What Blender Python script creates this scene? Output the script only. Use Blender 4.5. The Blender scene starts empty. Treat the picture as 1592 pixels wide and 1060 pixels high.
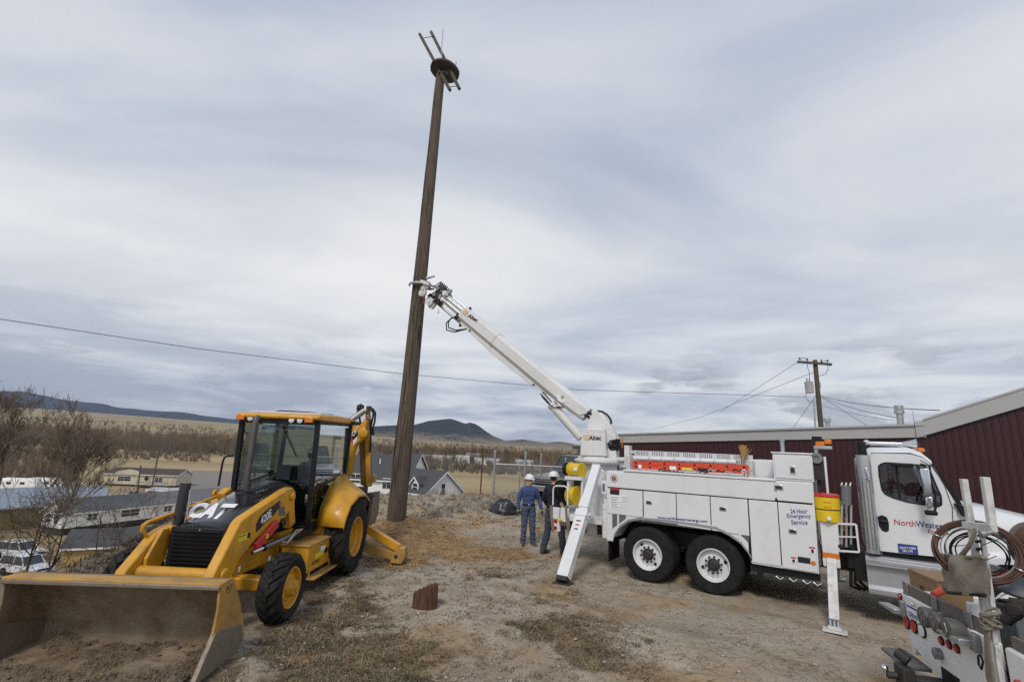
import bpy, bmesh, math, random
import numpy as np
from mathutils import Vector, Matrix, noise
R = math.radians
random.seed(11)
sc = bpy.context.scene
COL = sc.collection

# ------------------------------------------------------------------ camera
F_PX, HZ, ROLL, CAM_H = 752.0, 690.0, R(2.3), 2.55
PITCH = math.atan((HZ - 530) / F_PX)
_fw = Vector((0, math.cos(PITCH), math.sin(PITCH)))
_up0 = Vector((0, -math.sin(PITCH), math.cos(PITCH)))
_rt = Vector((1, 0, 0)) * math.cos(ROLL) + _up0 * math.sin(ROLL)
_up = _up0 * math.cos(ROLL) - Vector((1, 0, 0)) * math.sin(ROLL)
cam_o = Vector((0, 0, CAM_H))
cd = bpy.data.cameras.new('camera')
cd.sensor_width = 36; cd.lens = 36 * F_PX / 1592; cd.clip_start = .1; cd.clip_end = 60000
cam = bpy.data.objects.new('camera', cd); COL.objects.link(cam)
m = Matrix((_rt, _up, -_fw)).transposed().to_4x4(); m.translation = cam_o
cam.matrix_world = m
sc.camera = cam

# ------------------------------------------------------------------ world: nishita sky behind high cloud
SUN_EL, SUN_AZ = R(48), R(200)          # azimuth: direction the light comes from, clockwise from +Y
world = bpy.data.worlds.new('World'); sc.world = world; world.use_nodes = True
wn = world.node_tree; wn.nodes.clear()
def N(t, typ, **kw):
    n = t.nodes.new(typ)
    for k, v in kw.items():
        if k == 'inp':
            for kk, vv in v.items(): n.inputs[kk].default_value = vv
        else: setattr(n, k, v)
    return n
def L(t, a, b): t.links.new(a, b)
def ramp(t, src, stops, interp='LINEAR'):
    r = N(t, 'ShaderNodeValToRGB'); r.color_ramp.interpolation = interp
    e = r.color_ramp.elements
    while len(e) < len(stops): e.new(.5)
    for el, (p, c) in zip(e, stops):
        el.position = p; el.color = (*c, 1) if isinstance(c, tuple) else (c, c, c, 1)
    if src is not None: L(t, src, r.inputs[0])
    return r
def mth(t, op, a, b=None, clamp=False):
    n = N(t, 'ShaderNodeMath', operation=op, use_clamp=clamp)
    for i, v in enumerate((a, b)):
        if v is None: continue
        if isinstance(v, (int, float)): n.inputs[i].default_value = v
        else: L(t, v, n.inputs[i])
    return n.outputs[0]
def mixc(t, fac, a, b, mode='MIX'):
    n = N(t, 'ShaderNodeMix', data_type='RGBA', blend_type=mode)
    for s, v in ((n.inputs[0], fac), (n.inputs[6], a), (n.inputs[7], b)):
        if isinstance(v, (int, float)): s.default_value = v
        elif isinstance(v, tuple): s.default_value = (*v, 1)
        else: L(t, v, s)
    return n.outputs[2]
def build_world():
    t = wn
    tc = N(t, 'ShaderNodeTexCoord'); sx = N(t, 'ShaderNodeSeparateXYZ'); L(t, tc.outputs['Generated'], sx.inputs[0])
    zc = mth(t, 'MAXIMUM', sx.outputs[2], 0.0)
    den = mth(t, 'ADD', zc, .12)
    cx = mth(t, 'DIVIDE', sx.outputs[0], den); cy = mth(t, 'DIVIDE', sx.outputs[1], den)
    cv = N(t, 'ShaderNodeCombineXYZ'); L(t, cx, cv.inputs[0]); L(t, cy, cv.inputs[1])
    sky = N(t, 'ShaderNodeTexSky', sky_type='NISHITA', sun_disc=False, sun_elevation=SUN_EL, sun_rotation=SUN_AZ, air_density=1.0, dust_density=1.5)
    # high veil: broad soft structure, streaked
    mp = N(t, 'ShaderNodeMapping', inp={'Scale': (.55, .9, 1), 'Rotation': (0, 0, R(25)), 'Location': (3.1, 1.7, 0)}); L(t, cv.outputs[0], mp.inputs[0])
    n1 = N(t, 'ShaderNodeTexNoise', inp={'Scale': .9, 'Detail': 7, 'Roughness': .52, 'Distortion': .5}); L(t, mp.outputs[0], n1.inputs[0])
    va = ramp(t, n1.outputs[0], [(.30, (.52, .55, .61)), (.45, (.66, .67, .68)), (.62, (.80, .795, .78))])
    vb = ramp(t, n1.outputs[0], [(.30, (.20, .26, .40)), (.45, (.31, .37, .50)), (.56, (.46, .50, .58)), (.70, (.63, .64, .665))])
    n6 = N(t, 'ShaderNodeTexNoise', inp={'Scale': .8, 'Detail': 2}); L(t, tc.outputs['Generated'], n6.inputs[0])
    el = ramp(t, mth(t, 'ADD', sx.outputs[2], mth(t, 'MULTIPLY', mth(t, 'SUBTRACT', n6.outputs[0], .5), .5)), [(.22, 0.0), (.42, .4), (.62, 1.0)])
    # a broad glow painted into the veil colours: whiter around one set direction
    gv_ = Vector((-.12, .94, .32)).normalized(); dp = N(t, 'ShaderNodeVectorMath', operation='DOT_PRODUCT', inp={1: gv_}); L(t, tc.outputs['Generated'], dp.inputs[0])
    glow = ramp(t, dp.outputs['Value'], [(.80, 0.0), (.93, .5), (1.0, 1.0)]).outputs[0]
    elg = mth(t, 'MULTIPLY', el.outputs[0], mth(t, 'SUBTRACT', 1.0, mth(t, 'MULTIPLY', glow, .75)), True)
    veil = N(t, 'ShaderNodeMix', data_type='RGBA'); L(t, elg, veil.inputs[0]); L(t, va.outputs[0], veil.inputs[6]); L(t, vb.outputs[0], veil.inputs[7])
    # thicker grey-blue layers low over the horizon
    mp2 = N(t, 'ShaderNodeMapping', inp={'Scale': (2.0, 2.0, 11.0), 'Location': (.4, .2, 0)}); L(t, tc.outputs['Generated'], mp2.inputs[0])
    n2 = N(t, 'ShaderNodeTexNoise', inp={'Scale': 2.2, 'Detail': 8, 'Roughness': .55, 'Distortion': .3}); L(t, mp2.outputs[0], n2.inputs[0])
    low = ramp(t, mth(t, 'ADD', n2.outputs[0], mth(t, 'MULTIPLY', sx.outputs[0], .15)), [(.36, (.25, .29, .39)), (.48, (.42, .46, .55)), (.58, (.62, .645, .69)), (.70, (.78, .785, .79))])
    lowmask = ramp(t, sx.outputs[2], [(0.0, 1.0), (.08, .9), (.17, .45), (.30, 0.0)])
    n4 = N(t, 'ShaderNodeTexNoise', inp={'Scale': 1.6, 'Detail': 3}); L(t, tc.outputs['Generated'], n4.inputs[0])
    lm = mth(t, 'MULTIPLY', lowmask.outputs[0], mth(t, 'ADD', .45, n4.outputs[0]), True)
    c1 = mixc(t, lm, veil.outputs[2], low.outputs[0])
    # detached cumulus puffs close to the horizon: flat grey bases, pale tops
    mp3 = N(t, 'ShaderNodeMapping', inp={'Scale': (3.4, 3.4, 11.0), 'Location': (1.15, .3, .35)}); L(t, tc.outputs['Generated'], mp3.inputs[0])
    n3 = N(t, 'ShaderNodeTexNoise', inp={'Scale': 1.5, 'Detail': 7, 'Roughness': .52}); L(t, mp3.outputs[0], n3.inputs[0])
    mp4 = N(t, 'ShaderNodeMapping', inp={'Scale': (3.4, 3.4, 11.0), 'Location': (1.15, .3, .55)}); L(t, tc.outputs['Generated'], mp4.inputs[0])
    n5 = N(t, 'ShaderNodeTexNoise', inp={'Scale': 1.5, 'Detail': 7, 'Roughness': .52}); L(t, mp4.outputs[0], n5.inputs[0])
    band = ramp(t, sx.outputs[2], [(.0, 0.0), (.015, .5), (.05, 1.0), (.15, .8), (.21, 0.0)])
    pf = mth(t, 'MULTIPLY', ramp(t, mth(t, 'ADD', n3.outputs[0], mth(t, 'MULTIPLY', sx.outputs[0], .05)), [(.575, 0.0), (.625, 1.0)]).outputs[0], band.outputs[0], True)
    edge = mth(t, 'SUBTRACT', n3.outputs[0], n5.outputs[0])
    pc = ramp(t, mth(t, 'ADD', mth(t, 'MULTIPLY', edge, 3.0), .5), [(.30, (.28, .295, .34)), (.68, (.38, .395, .44)), (1.0, (.66, .67, .69))])
    c2 = mixc(t, mth(t, 'MULTIPLY', pf, .85), c1, pc.outputs[0])
    b1 = N(t, 'ShaderNodeBackground', inp={'Strength': .10}); L(t, sky.outputs[0], b1.inputs[0])
    b2 = N(t, 'ShaderNodeBackground', inp={'Strength': 1.0}); L(t, c2, b2.inputs[0])
    mx = N(t, 'ShaderNodeMixShader', inp={0: .9}); L(t, b1.outputs[0], mx.inputs[1]); L(t, b2.outputs[0], mx.inputs[2])
    o = N(t, 'ShaderNodeOutputWorld'); L(t, mx.outputs[0], o.inputs[0])
build_world()
sd = bpy.data.lights.new('sun', 'SUN'); sd.energy = 1.5; sd.angle = R(14); sd.color = (1, .94, .85)
sun = bpy.data.objects.new('sun', sd); COL.objects.link(sun)
_dir = Vector((math.sin(SUN_AZ) * math.cos(SUN_EL), math.cos(SUN_AZ) * math.cos(SUN_EL), math.sin(SUN_EL)))
sun.rotation_euler = _dir.to_track_quat('Z', 'Y').to_euler()
vs = sc.view_settings; vs.view_transform = 'Standard'; vs.look = 'None'; vs.gamma = 1; vs.use_curve_mapping = False
vs.exposure = 0.3
sc.cycles.use_denoising = False; sc.cycles.sample_clamp_indirect = 3.0; sc.cycles.sample_clamp_direct = 8.0

# ------------------------------------------------------------------ helpers
def ray(x, y): return _fw + _rt * ((x - 796) / F_PX) - _up * ((y - 530) / F_PX)
def gnd(x, y, z=0.0):
    d = ray(x, y); return cam_o + d * ((z - CAM_H) / d.z)
def aty(x, y, Y):
    d = ray(x, y); return cam_o + d * (Y / d.y)
class Frame:
    """a thing's own axes on the ground; pixel -> local point on one of its planes"""
    def __init__(s, o, deg):
        s.o = Vector(o); a = R(deg); s.rz = a
        s.x = Vector((math.cos(a), math.sin(a), 0)); s.y = Vector((-math.sin(a), math.cos(a), 0))
    def loc(s, P): P = P - s.o; return Vector((P.dot(s.x), P.dot(s.y), P.z))
    def aty(s, px, py, v):
        d = ray(px, py); t = ((s.o - cam_o).dot(s.y) + v) / d.dot(s.y); return s.loc(cam_o + d * t)
    def atx(s, px, py, v):
        d = ray(px, py); t = ((s.o - cam_o).dot(s.x) + v) / d.dot(s.x); return s.loc(cam_o + d * t)
    def atz(s, px, py, z): return s.loc(gnd(px, py, z + s.o.z))

class MB:
    def __init__(s): s.v = []; s.f = []
    def add(s, vs_, fs):
        b = len(s.v); s.v += [tuple(v) for v in vs_]; s.f += [tuple(i + b for i in f) for f in fs]; return s
    def box(s, c, d, rot=None):
        x, y, z = d[0] / 2, d[1] / 2, d[2] / 2
        vs_ = [Vector((a * x, b * y, e * z)) for e in (-1, 1) for b in (-1, 1) for a in (-1, 1)]
        if rot is not None:
            vs_ = [rot @ v for v in vs_]
        c = Vector(c)
        return s.add([c + v for v in vs_], [(0, 2, 3, 1), (4, 5, 7, 6), (0, 1, 5, 4), (2, 6, 7, 3), (0, 4, 6, 2), (1, 3, 7, 5)])
    def b2(s, a, b):
        a, b = Vector(a), Vector(b); return s.box((a + b) / 2, [abs(b[i] - a[i]) for i in range(3)])
    def bar(s, p, q, w, h=None, side=None, w2=None, h2=None):
        p, q = Vector(p), Vector(q); h = h or w; w2 = w2 or w; h2 = h2 or h
        d = (q - p).normalized(); side = Vector(side) if side is not None else (Vector((0, 0, 1)) if abs(d.z) < .95 else Vector((1, 0, 0)))
        a = d.cross(side).normalized(); b = a.cross(d).normalized()
        vs_ = [p + a * (i * w / 2) + b * (j * h / 2) for i, j in ((-1, -1), (1, -1), (1, 1), (-1, 1))] + \
              [q + a * (i * w2 / 2) + b * (j * h2 / 2) for i, j in ((-1, -1), (1, -1), (1, 1), (-1, 1))]
        return s.add(vs_, [(3, 2, 1, 0), (4, 5, 6, 7), (0, 1, 5, 4), (1, 2, 6, 5), (2, 3, 7, 6), (3, 0, 4, 7)])
    def cyl(s, p, q, r, r2=None, n=16, cap=True):
        return s.tube([p, q], [r, r if r2 is None else r2], n, cap)
    def tube(s, pts, r, n=8, cap=True, closed=False):
        pts = [Vector(p) for p in pts]; m_ = len(pts)
        rs = r if isinstance(r, (list, tuple)) else [r] * m_
        ref = None; rings = []
        for i, p in enumerate(pts):
            if closed: d = pts[(i + 1) % m_] - pts[i - 1]
            else: d = pts[min(i + 1, m_ - 1)] - pts[max(i - 1, 0)]
            d.normalize()
            if ref is None: ref = Vector((0, 0, 1)) if abs(d.z) < .9 else Vector((1, 0, 0))
            a = d.cross(ref)
            if a.length < 1e-5: a = d.orthogonal()
            a.normalize(); b = a.cross(d).normalized(); ref = b
            rings.append([p + (a * math.cos(k * 2 * math.pi / n) + b * math.sin(k * 2 * math.pi / n)) * rs[i] for k in range(n)])
        base = len(s.v); s.v += [tuple(v) for rg in rings for v in rg]
        for i in range(m_ if closed else m_ - 1):
            j = (i + 1) % m_
            for k in range(n):
                k2 = (k + 1) % n; s.f.append((base + i * n + k, base + j * n + k, base + j * n + k2, base + i * n + k2))
        if cap and not closed:
            s.f.append(tuple(base + k for k in range(n))); s.f.append(tuple(base + (m_ - 1) * n + k for k in reversed(range(n))))
        return s
    def prism(s, prof, o, ax, ay, ext):
        """2d profile in axes ax,ay from o, swept along ext"""
        o, ax, ay, ext = Vector(o), Vector(ax), Vector(ay), Vector(ext); n = len(prof)
        vs_ = [o + ax * a + ay * b for a, b in prof]; vs_ += [v + ext for v in vs_]
        fs = [tuple(reversed(range(n))), tuple(range(n, 2 * n))] + [(i, (i + 1) % n, n + (i + 1) % n, n + i) for i in range(n)]
        return s.add(vs_, fs)
    def loft(s, rings, cap=True, closed=True):
        n = len(rings[0]); base = len(s.v); s.v += [tuple(v) for rg in rings for v in rg]
        for i in range(len(rings) - 1):
            for k in range(n if closed else n - 1):
                k2 = (k + 1) % n; s.f.append((base + i * n + k, base + i * n + k2, base + (i + 1) * n + k2, base + (i + 1) * n + k))
        if cap and closed:
            s.f.append(tuple(base + k for k in reversed(range(n)))); s.f.append(tuple(base + (len(rings) - 1) * n + k for k in range(n)))
        return s
    def lathe(s, prof, c, axis, n=32, closed=False):
        """prof: (along, radius) around axis through c"""
        c, axis = Vector(c), Vector(axis).normalized(); a = axis.orthogonal().normalized(); b = axis.cross(a)
        rings = [[c + axis * t + (a * math.cos(k * 2 * math.pi / n) + b * math.sin(k * 2 * math.pi / n)) * r for k in range(n)] for t, r in prof]
        if closed: rings.append(rings[0])
        return s.loft(rings, cap=not closed)
    def sphere(s, c, r, n=12, sz=(1, 1, 1)):
        c = Vector(c); h = n // 2
        rings = []
        for i in range(h + 1):
            th = math.pi * (i / h) * .998 + .003
            rings.append([c + Vector((math.sin(th) * math.cos(k * 2 * math.pi / n) * r * sz[0], math.sin(th) * math.sin(k * 2 * math.pi / n) * r * sz[1], math.cos(th) * r * sz[2])) for k in range(n)])
        return s.loft(rings)
    def quad(s, a, b, c, d): return s.add([a, b, c, d], [(0, 1, 2, 3)])
    def mesh(s, name):
        me = bpy.data.meshes.new(name); me.from_pydata(s.v, [], s.f); me.update()
        return me
    def build(s, name, mat, parent=None, bevel=0, smooth=40, seg=2, fix=True):
        me = s.mesh(name)
        if fix:
            bm = bmesh.new(); bm.from_mesh(me); bmesh.ops.recalc_face_normals(bm, faces=bm.faces); bm.to_mesh(me); bm.free()
        return link(name, me, mat, parent, bevel, smooth, seg)
def link(name, me, mat, parent=None, bevel=0, smooth=40, seg=2):
    o = bpy.data.objects.new(name, me); COL.objects.link(o)
    if mat is not None: me.materials.append(M[mat] if isinstance(mat, str) else mat)
    if smooth:
        me.polygons.foreach_set('use_smooth', [True] * len(me.polygons)); me.set_sharp_from_angle(angle=R(smooth))
    if bevel:
        b = o.modifiers.new('bevel', 'BEVEL'); b.width = bevel; b.segments = seg; b.limit_method = 'ANGLE'; b.angle_limit = R(35); b.use_clamp_overlap = True
    if parent is not None: o.parent = parent
    return o
def tag(o, label, cat, group=None):
    o['label'] = label; o['category'] = cat
    if group: o['group'] = group
    return o
def struct(o): o['kind'] = 'structure'; return o
def stuff(o, label=None, cat=None):
    o['kind'] = 'stuff'
    if label: o['label'] = label; o['category'] = cat
    return o
def thing(name, label, cat, loc=(0, 0, 0), rz=0.0, group=None):
    o = bpy.data.objects.new(name, None); COL.objects.link(o); o.location = loc; o.rotation_euler = (0, 0, rz); o.empty_display_size = .2
    return tag(o, label, cat, group)
def copy_tree(o, parent=None):
    c = o.copy(); COL.objects.link(c)
    if parent is not None: c.parent = parent
    for ch in list(o.children): copy_tree(ch, c)
    return c
def text_mesh(s, bold=0.0, shear=0.0, spacing=1.0):
    cu = bpy.data.curves.new('t', 'FONT'); cu.body = s; cu.offset = bold; cu.shear = shear; cu.space_character = spacing; cu.align_x = 'LEFT'; cu.resolution_u = 3
    ob = bpy.data.objects.new('t', cu); COL.objects.link(ob)
    dg = bpy.context.evaluated_depsgraph_get(); me = bpy.data.meshes.new_from_object(ob.evaluated_get(dg))
    bpy.data.objects.remove(ob); bpy.data.curves.remove(cu)
    return me
def text(name, s, o, r, u, W, H, mat, parent, bold=0.0, shear=0.0, spacing=1.0, bend=None):
    """flat lettering: lower-left corner o, unit right r, unit up u, width W, height H"""
    me = text_mesh(s, bold, shear, spacing); me.name = name
    co = np.empty(len(me.vertices) * 3, 'f'); me.vertices.foreach_get('co', co); co = co.reshape(-1, 3)
    mn, mx = co.min(0), co.max(0); o, r, u = Vector(o), Vector(r).normalized(), Vector(u).normalized()
    for v, c in zip(me.vertices, co):
        a = (c[0] - mn[0]) / (mx[0] - mn[0]); b = (c[1] - mn[1]) / max(mx[1] - mn[1], 1e-6)
        v.co = bend(a, b) if bend else o + r * (a * W) + u * (b * H)
    me.materials.clear()
    return link(name, me, mat, parent, smooth=0)

# ------------------------------------------------------------------ materials
M = {}
def pmat(name, col, rough=.6, metal=0.0, col2=None, scale=6.0, amt=.5, bump=0.0, bscale=30.0, dirt=None, damt=.0, dscale=2.5, spec=.5, detail=6, coat=0.0, stretch=None, lo=.35, hi=.65, wear=0.0):
    m_ = bpy.data.materials.new(name); m_.use_nodes = True; t = m_.node_tree; b = t.nodes['Principled BSDF']
    b.inputs['Roughness'].default_value = rough; b.inputs['Metallic'].default_value = metal
    b.inputs['Specular IOR Level'].default_value = spec
    if coat: b.inputs['Coat Weight'].default_value = coat; b.inputs['Coat Roughness'].default_value = .12
    tc = N(t, 'ShaderNodeTexCoord'); vec = tc.outputs['Object']
    if stretch:
        mp = N(t, 'ShaderNodeMapping', inp={'Scale': stretch}); L(t, vec, mp.inputs[0]); vec = mp.outputs[0]
    c = None
    col2 = col2 or tuple(min(1, x * .72) for x in col)
    n1 = N(t, 'ShaderNodeTexNoise', inp={'Scale': scale, 'Detail': detail, 'Roughness': .6}); L(t, vec, n1.inputs[0])
    r1 = ramp(t, n1.outputs[0], [(lo, 0.0), (hi, 1.0)])
    c = mixc(t, mth(t, 'MULTIPLY', r1.outputs[0], amt), col, col2)
    if dirt:
        n2 = N(t, 'ShaderNodeTexNoise', inp={'Scale': dscale, 'Detail': 10, 'Roughness': .72, 'Distortion': .4}); L(t, tc.outputs['Object'], n2.inputs[0])
        r2 = ramp(t, n2.outputs[0], [(.62 - .3 * damt, 0.0), (.85 - .2 * damt, 1.0)])
        c = mixc(t, mth(t, 'MULTIPLY', r2.outputs[0], min(1, damt * 1.4)), c, dirt)
        L(t, mth(t, 'ADD', rough, mth(t, 'MULTIPLY', r2.outputs[0], .25), True), b.inputs['Roughness'])
    if wear:
        n4 = N(t, 'ShaderNodeTexNoise', inp={'Scale': 46, 'Detail': 5, 'Roughness': .75}); L(t, tc.outputs['Object'], n4.inputs[0])
        mq = N(t, 'ShaderNodeMapping', inp={'Scale': (7, 7, .8)}); L(t, tc.outputs['Object'], mq.inputs[0])
        n5 = N(t, 'ShaderNodeTexNoise', inp={'Scale': 3.2, 'Detail': 8, 'Roughness': .7}); L(t, mq.outputs[0], n5.inputs[0])
        c = mixc(t, mth(t, 'MULTIPLY', ramp(t, n4.outputs[0], [(.60, 0.0), (.70, 1.0)]).outputs[0], wear), c, tuple(x * .35 for x in col))
        c = mixc(t, mth(t, 'MULTIPLY', ramp(t, n5.outputs[0], [(.52, 0.0), (.74, 1.0)]).outputs[0], wear * .8), c, (.20, .165, .125))
    L(t, c, b.inputs['Base Color'])
    if bump:
        n3 = N(t, 'ShaderNodeTexNoise', inp={'Scale': bscale, 'Detail': 6, 'Roughness': .65}); L(t, vec, n3.inputs[0])
        bp = N(t, 'ShaderNodeBump', inp={'Strength': bump, 'Distance': .02}); L(t, n3.outputs[0], bp.inputs['Height']); L(t, bp.outputs[0], b.inputs['Normal'])
    M[name] = m_; return m_
def glass_mat(name, tint, alpha_mix=.75, rough=.03):
    m_ = bpy.data.materials.new(name); m_.use_nodes = True; t = m_.node_tree; t.nodes.clear()
    gl = N(t, 'ShaderNodeBsdfGlossy', inp={'Roughness': rough, 'Color': (.9, .93, .95, 1)}); tr = N(t, 'ShaderNodeBsdfTransparent', inp={'Color': (*tint, 1)})
    fr = N(t, 'ShaderNodeFresnel', inp={'IOR': 1.5}); mx = N(t, 'ShaderNodeMixShader')
    f2 = mth(t, 'ADD', mth(t, 'MULTIPLY', fr.outputs[0], .7), .02, True)
    L(t, f2, mx.inputs[0]); L(t, tr.outputs[0], mx.inputs[1]); L(t, gl.outputs[0], mx.inputs[2])
    o = N(t, 'ShaderNodeOutputMaterial'); L(t, mx.outputs[0], o.inputs[0]); M[name] = m_; return m_
DUST = (.30, .25, .19)
pmat('truck_white', (.74, .75, .76), .32, col2=(.66, .67, .68), scale=1.3, amt=.6, dirt=(.42, .40, .36), damt=.28, dscale=1.6, coat=.35, wear=.07)
pmat('boom_white', (.70, .70, .69), .38, col2=(.60, .60, .58), scale=2.0, amt=.6, dirt=(.40, .37, .32), damt=.3, dscale=2.4, coat=.2, wear=.12)
pmat('worn_white', (.66, .66, .65), .5, col2=(.50, .49, .47), scale=3, amt=.7, dirt=(.16, .14, .12), damt=.5, dscale=7)
pmat('steel_grey', (.30, .30, .30), .45, .6, dirt=DUST, damt=.35)
pmat('galv', (.46, .47, .48), .42, .7, col2=(.33, .34, .35), scale=9)
pmat('chrome', (.72, .73, .75), .16, 1.0, scale=3, amt=.2)
pmat('alum', (.58, .59, .60), .34, .85, col2=(.48, .49, .50), scale=4, dirt=(.3, .28, .25), damt=.25)
pmat('step_alum', (.47, .48, .50), .5, .45, col2=(.40, .41, .43), scale=4, dirt=(.3, .28, .25), damt=.3)
pmat('black', (.010, .010, .011), .5, col2=(.020, .019, .018), scale=5, spec=.25, dirt=(.10, .09, .075), damt=.2)
pmat('black_gloss', (.012, .012, .014), .16, col2=(.02, .02, .021), scale=4, coat=.5, dirt=(.09, .08, .07), damt=.12, dscale=5)
pmat('dark_iron', (.026, .025, .024), .65, .2, col2=(.055, .046, .037), scale=8, dirt=(.13, .10, .075), damt=.4)
pmat('rubber', (.013, .013, .014), .75, col2=(.028, .027, .025), scale=7, amt=.8, bump=.15, bscale=40, dirt=(.07, .06, .05), damt=.26, dscale=4, spec=.15)
pmat('rubber_muddy', (.014, .014, .015), .8, col2=(.032, .03, .028), scale=6, amt=.8, bump=.3, bscale=35, dirt=(.10, .085, .065), damt=.40, dscale=5, spec=.15)
pmat('yellow', (.66, .325, .012), .4, col2=(.57, .27, .012), scale=3, amt=.5, dirt=(.19, .125, .06), damt=.5, dscale=3.4, coat=.1, wear=.55)
pmat('stick_dark_brown', (.17, .095, .03), .6, col2=(.10, .06, .03), scale=4, dirt=(.3, .17, .04), damt=.3, wear=.4)  # dark brown for the hoe stick, darker than its yellow plate
pmat('yellow_worn', (.50, .27, .045), .6, col2=(.33, .20, .07), scale=4, amt=.7, dirt=(.16, .10, .055), damt=.55, dscale=3.0, bump=.15, wear=.7)
pmat('bucket_steel', (.25, .185, .115), .75, .05, col2=(.14, .075, .03), scale=2.2, amt=.95, dirt=(.34, .285, .215), damt=.75, dscale=1.9, bump=.8, bscale=16, wear=.6)
pmat('worn_edge', (.24, .205, .17), .55, .3, col2=(.20, .13, .08), scale=9, dirt=(.16, .11, .07), damt=.5, dscale=6)
pmat('yellow_reel', (.72, .50, .02), .45, col2=(.6, .40, .02), scale=5, dirt=(.2, .14, .05), damt=.3, dscale=8)
pmat('cooler_yellow', (.78, .55, .015), .4, col2=(.70, .48, .015), scale=4)
pmat('red', (.55, .03, .03), .35, col2=(.42, .025, .025), scale=5)
pmat('ladder_red', (.66, .07, .025), .5, col2=(.52, .05, .02), scale=8, dirt=(.35, .2, .15), damt=.25, dscale=9)
pmat('lens_red', (.42, .012, .012), .18, scale=30, coat=.4)
pmat('lens_amber', (.72, .20, .01), .2, scale=30, coat=.4)
pmat('lens_clear', (.75, .77, .78), .1, scale=30, coat=.6)
pmat('decal_blue', (.025, .05, .24), .5, scale=20, amt=.2)
pmat('decal_red', (.50, .03, .04), .5, scale=20, amt=.2)
pmat('decal_black', (.012, .012, .014), .5, scale=20, amt=.2)
pmat('decal_white', (.82, .82, .82), .45, scale=20, amt=.1)
pmat('decal_orange', (.68, .36, .04), .5, scale=20, amt=.2)
pmat('decal_yellow', (.80, .62, .04), .5, scale=20, amt=.2)
pmat('interior', (.016, .016, .018), .8, scale=6)
pmat('interior_grey', (.12, .125, .13), .75, scale=6)
pmat('rope', (.23, .20, .155), .9, col2=(.13,.11,.085), scale=40)
pmat('roof_white', (.60,.58,.54), .6, scale=5, dirt=(.35,.3,.24), damt=.4)
pmat('steel_dark', (.10,.095,.09), .55, .4, scale=6, dirt=(.16,.12,.09), damt=.3)
pmat('straw', (.42, .27, .10), .8, col2=(.30,.18,.06), scale=30)
pmat('fabric_grey', (.16,.17,.18), .85, scale=12)
glass_mat('cab_glass', (.50, .58, .565)); glass_mat('truck_glass', (.60, .64, .66)); 
pmat('dark_glass', (.03, .035, .04), .06, scale=3, amt=.3, spec=.8)

# ------------------------------------------------------------------ terrain
def vnoise(x, y, seed=0):
    xi, yi = np.floor(x), np.floor(y); fx, fy = x - xi, y - yi
    fx, fy = fx * fx * (3 - 2 * fx), fy * fy * (3 - 2 * fy)
    def hsh(a, b):
        s_ = np.sin(a * 127.1 + b * 311.7 + seed * 74.7) * 43758.5453; return s_ - np.floor(s_)
    a, b, c, d = hsh(xi, yi), hsh(xi + 1, yi), hsh(xi, yi + 1), hsh(xi + 1, yi + 1)
    return (a * (1 - fx) + b * fx) * (1 - fy) + (c * (1 - fx) + d * fx) * fy - .5
def fbm(x, y, sc_, oct_=4, seed=0, gain=.5):
    r = 0; a = 1.0
    for i in range(oct_):
        r = r + a * vnoise(x * sc_, y * sc_, seed + i); sc_ *= 2.03; a *= gain
    return r
def sstep(a, b, x):
    t = np.clip((x - a) / (b - a), 0, 1); return t * t * (3 - 2 * t)
PAD = [(-5.9, -40), (-6.0, 3), (-6.3, 6), (-7.1, 8.6), (-8.2, 10.2), (-8.4, 11.2), (-8.65, 12.3), (-9.6, 14.5), (-11.2, 18.0), (-10.6, 20.2), (-4, 20.6), (0, 23), (4, 34), (20, 50), (70, 70), (90, -40)]
VALLEY = -11.8
POLE_Z = .55
POLE = gnd(617, 797, POLE_Z)
def pad_dist(x, y):
    """distance outside the pad's edge (0 inside)"""
    d2 = np.full(x.shape, 1e18); ins = np.zeros(x.shape, bool); n = len(PAD)
    for i in range(n):
        (ax, ay), (bx, by) = PAD[i], PAD[(i + 1) % n]
        ex, ey = bx - ax, by - ay; t = np.clip(((x - ax) * ex + (y - ay) * ey) / (ex * ex + ey * ey), 0, 1)
        d2 = np.minimum(d2, (x - ax - t * ex) ** 2 + (y - ay - t * ey) ** 2)
        c = ((ay > y) != (by > y)) & (x < (bx - ax) * (y - ay) / (by - ay + 1e-12) + ax); ins ^= c
    return np.where(ins, 0, np.sqrt(d2))
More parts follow.
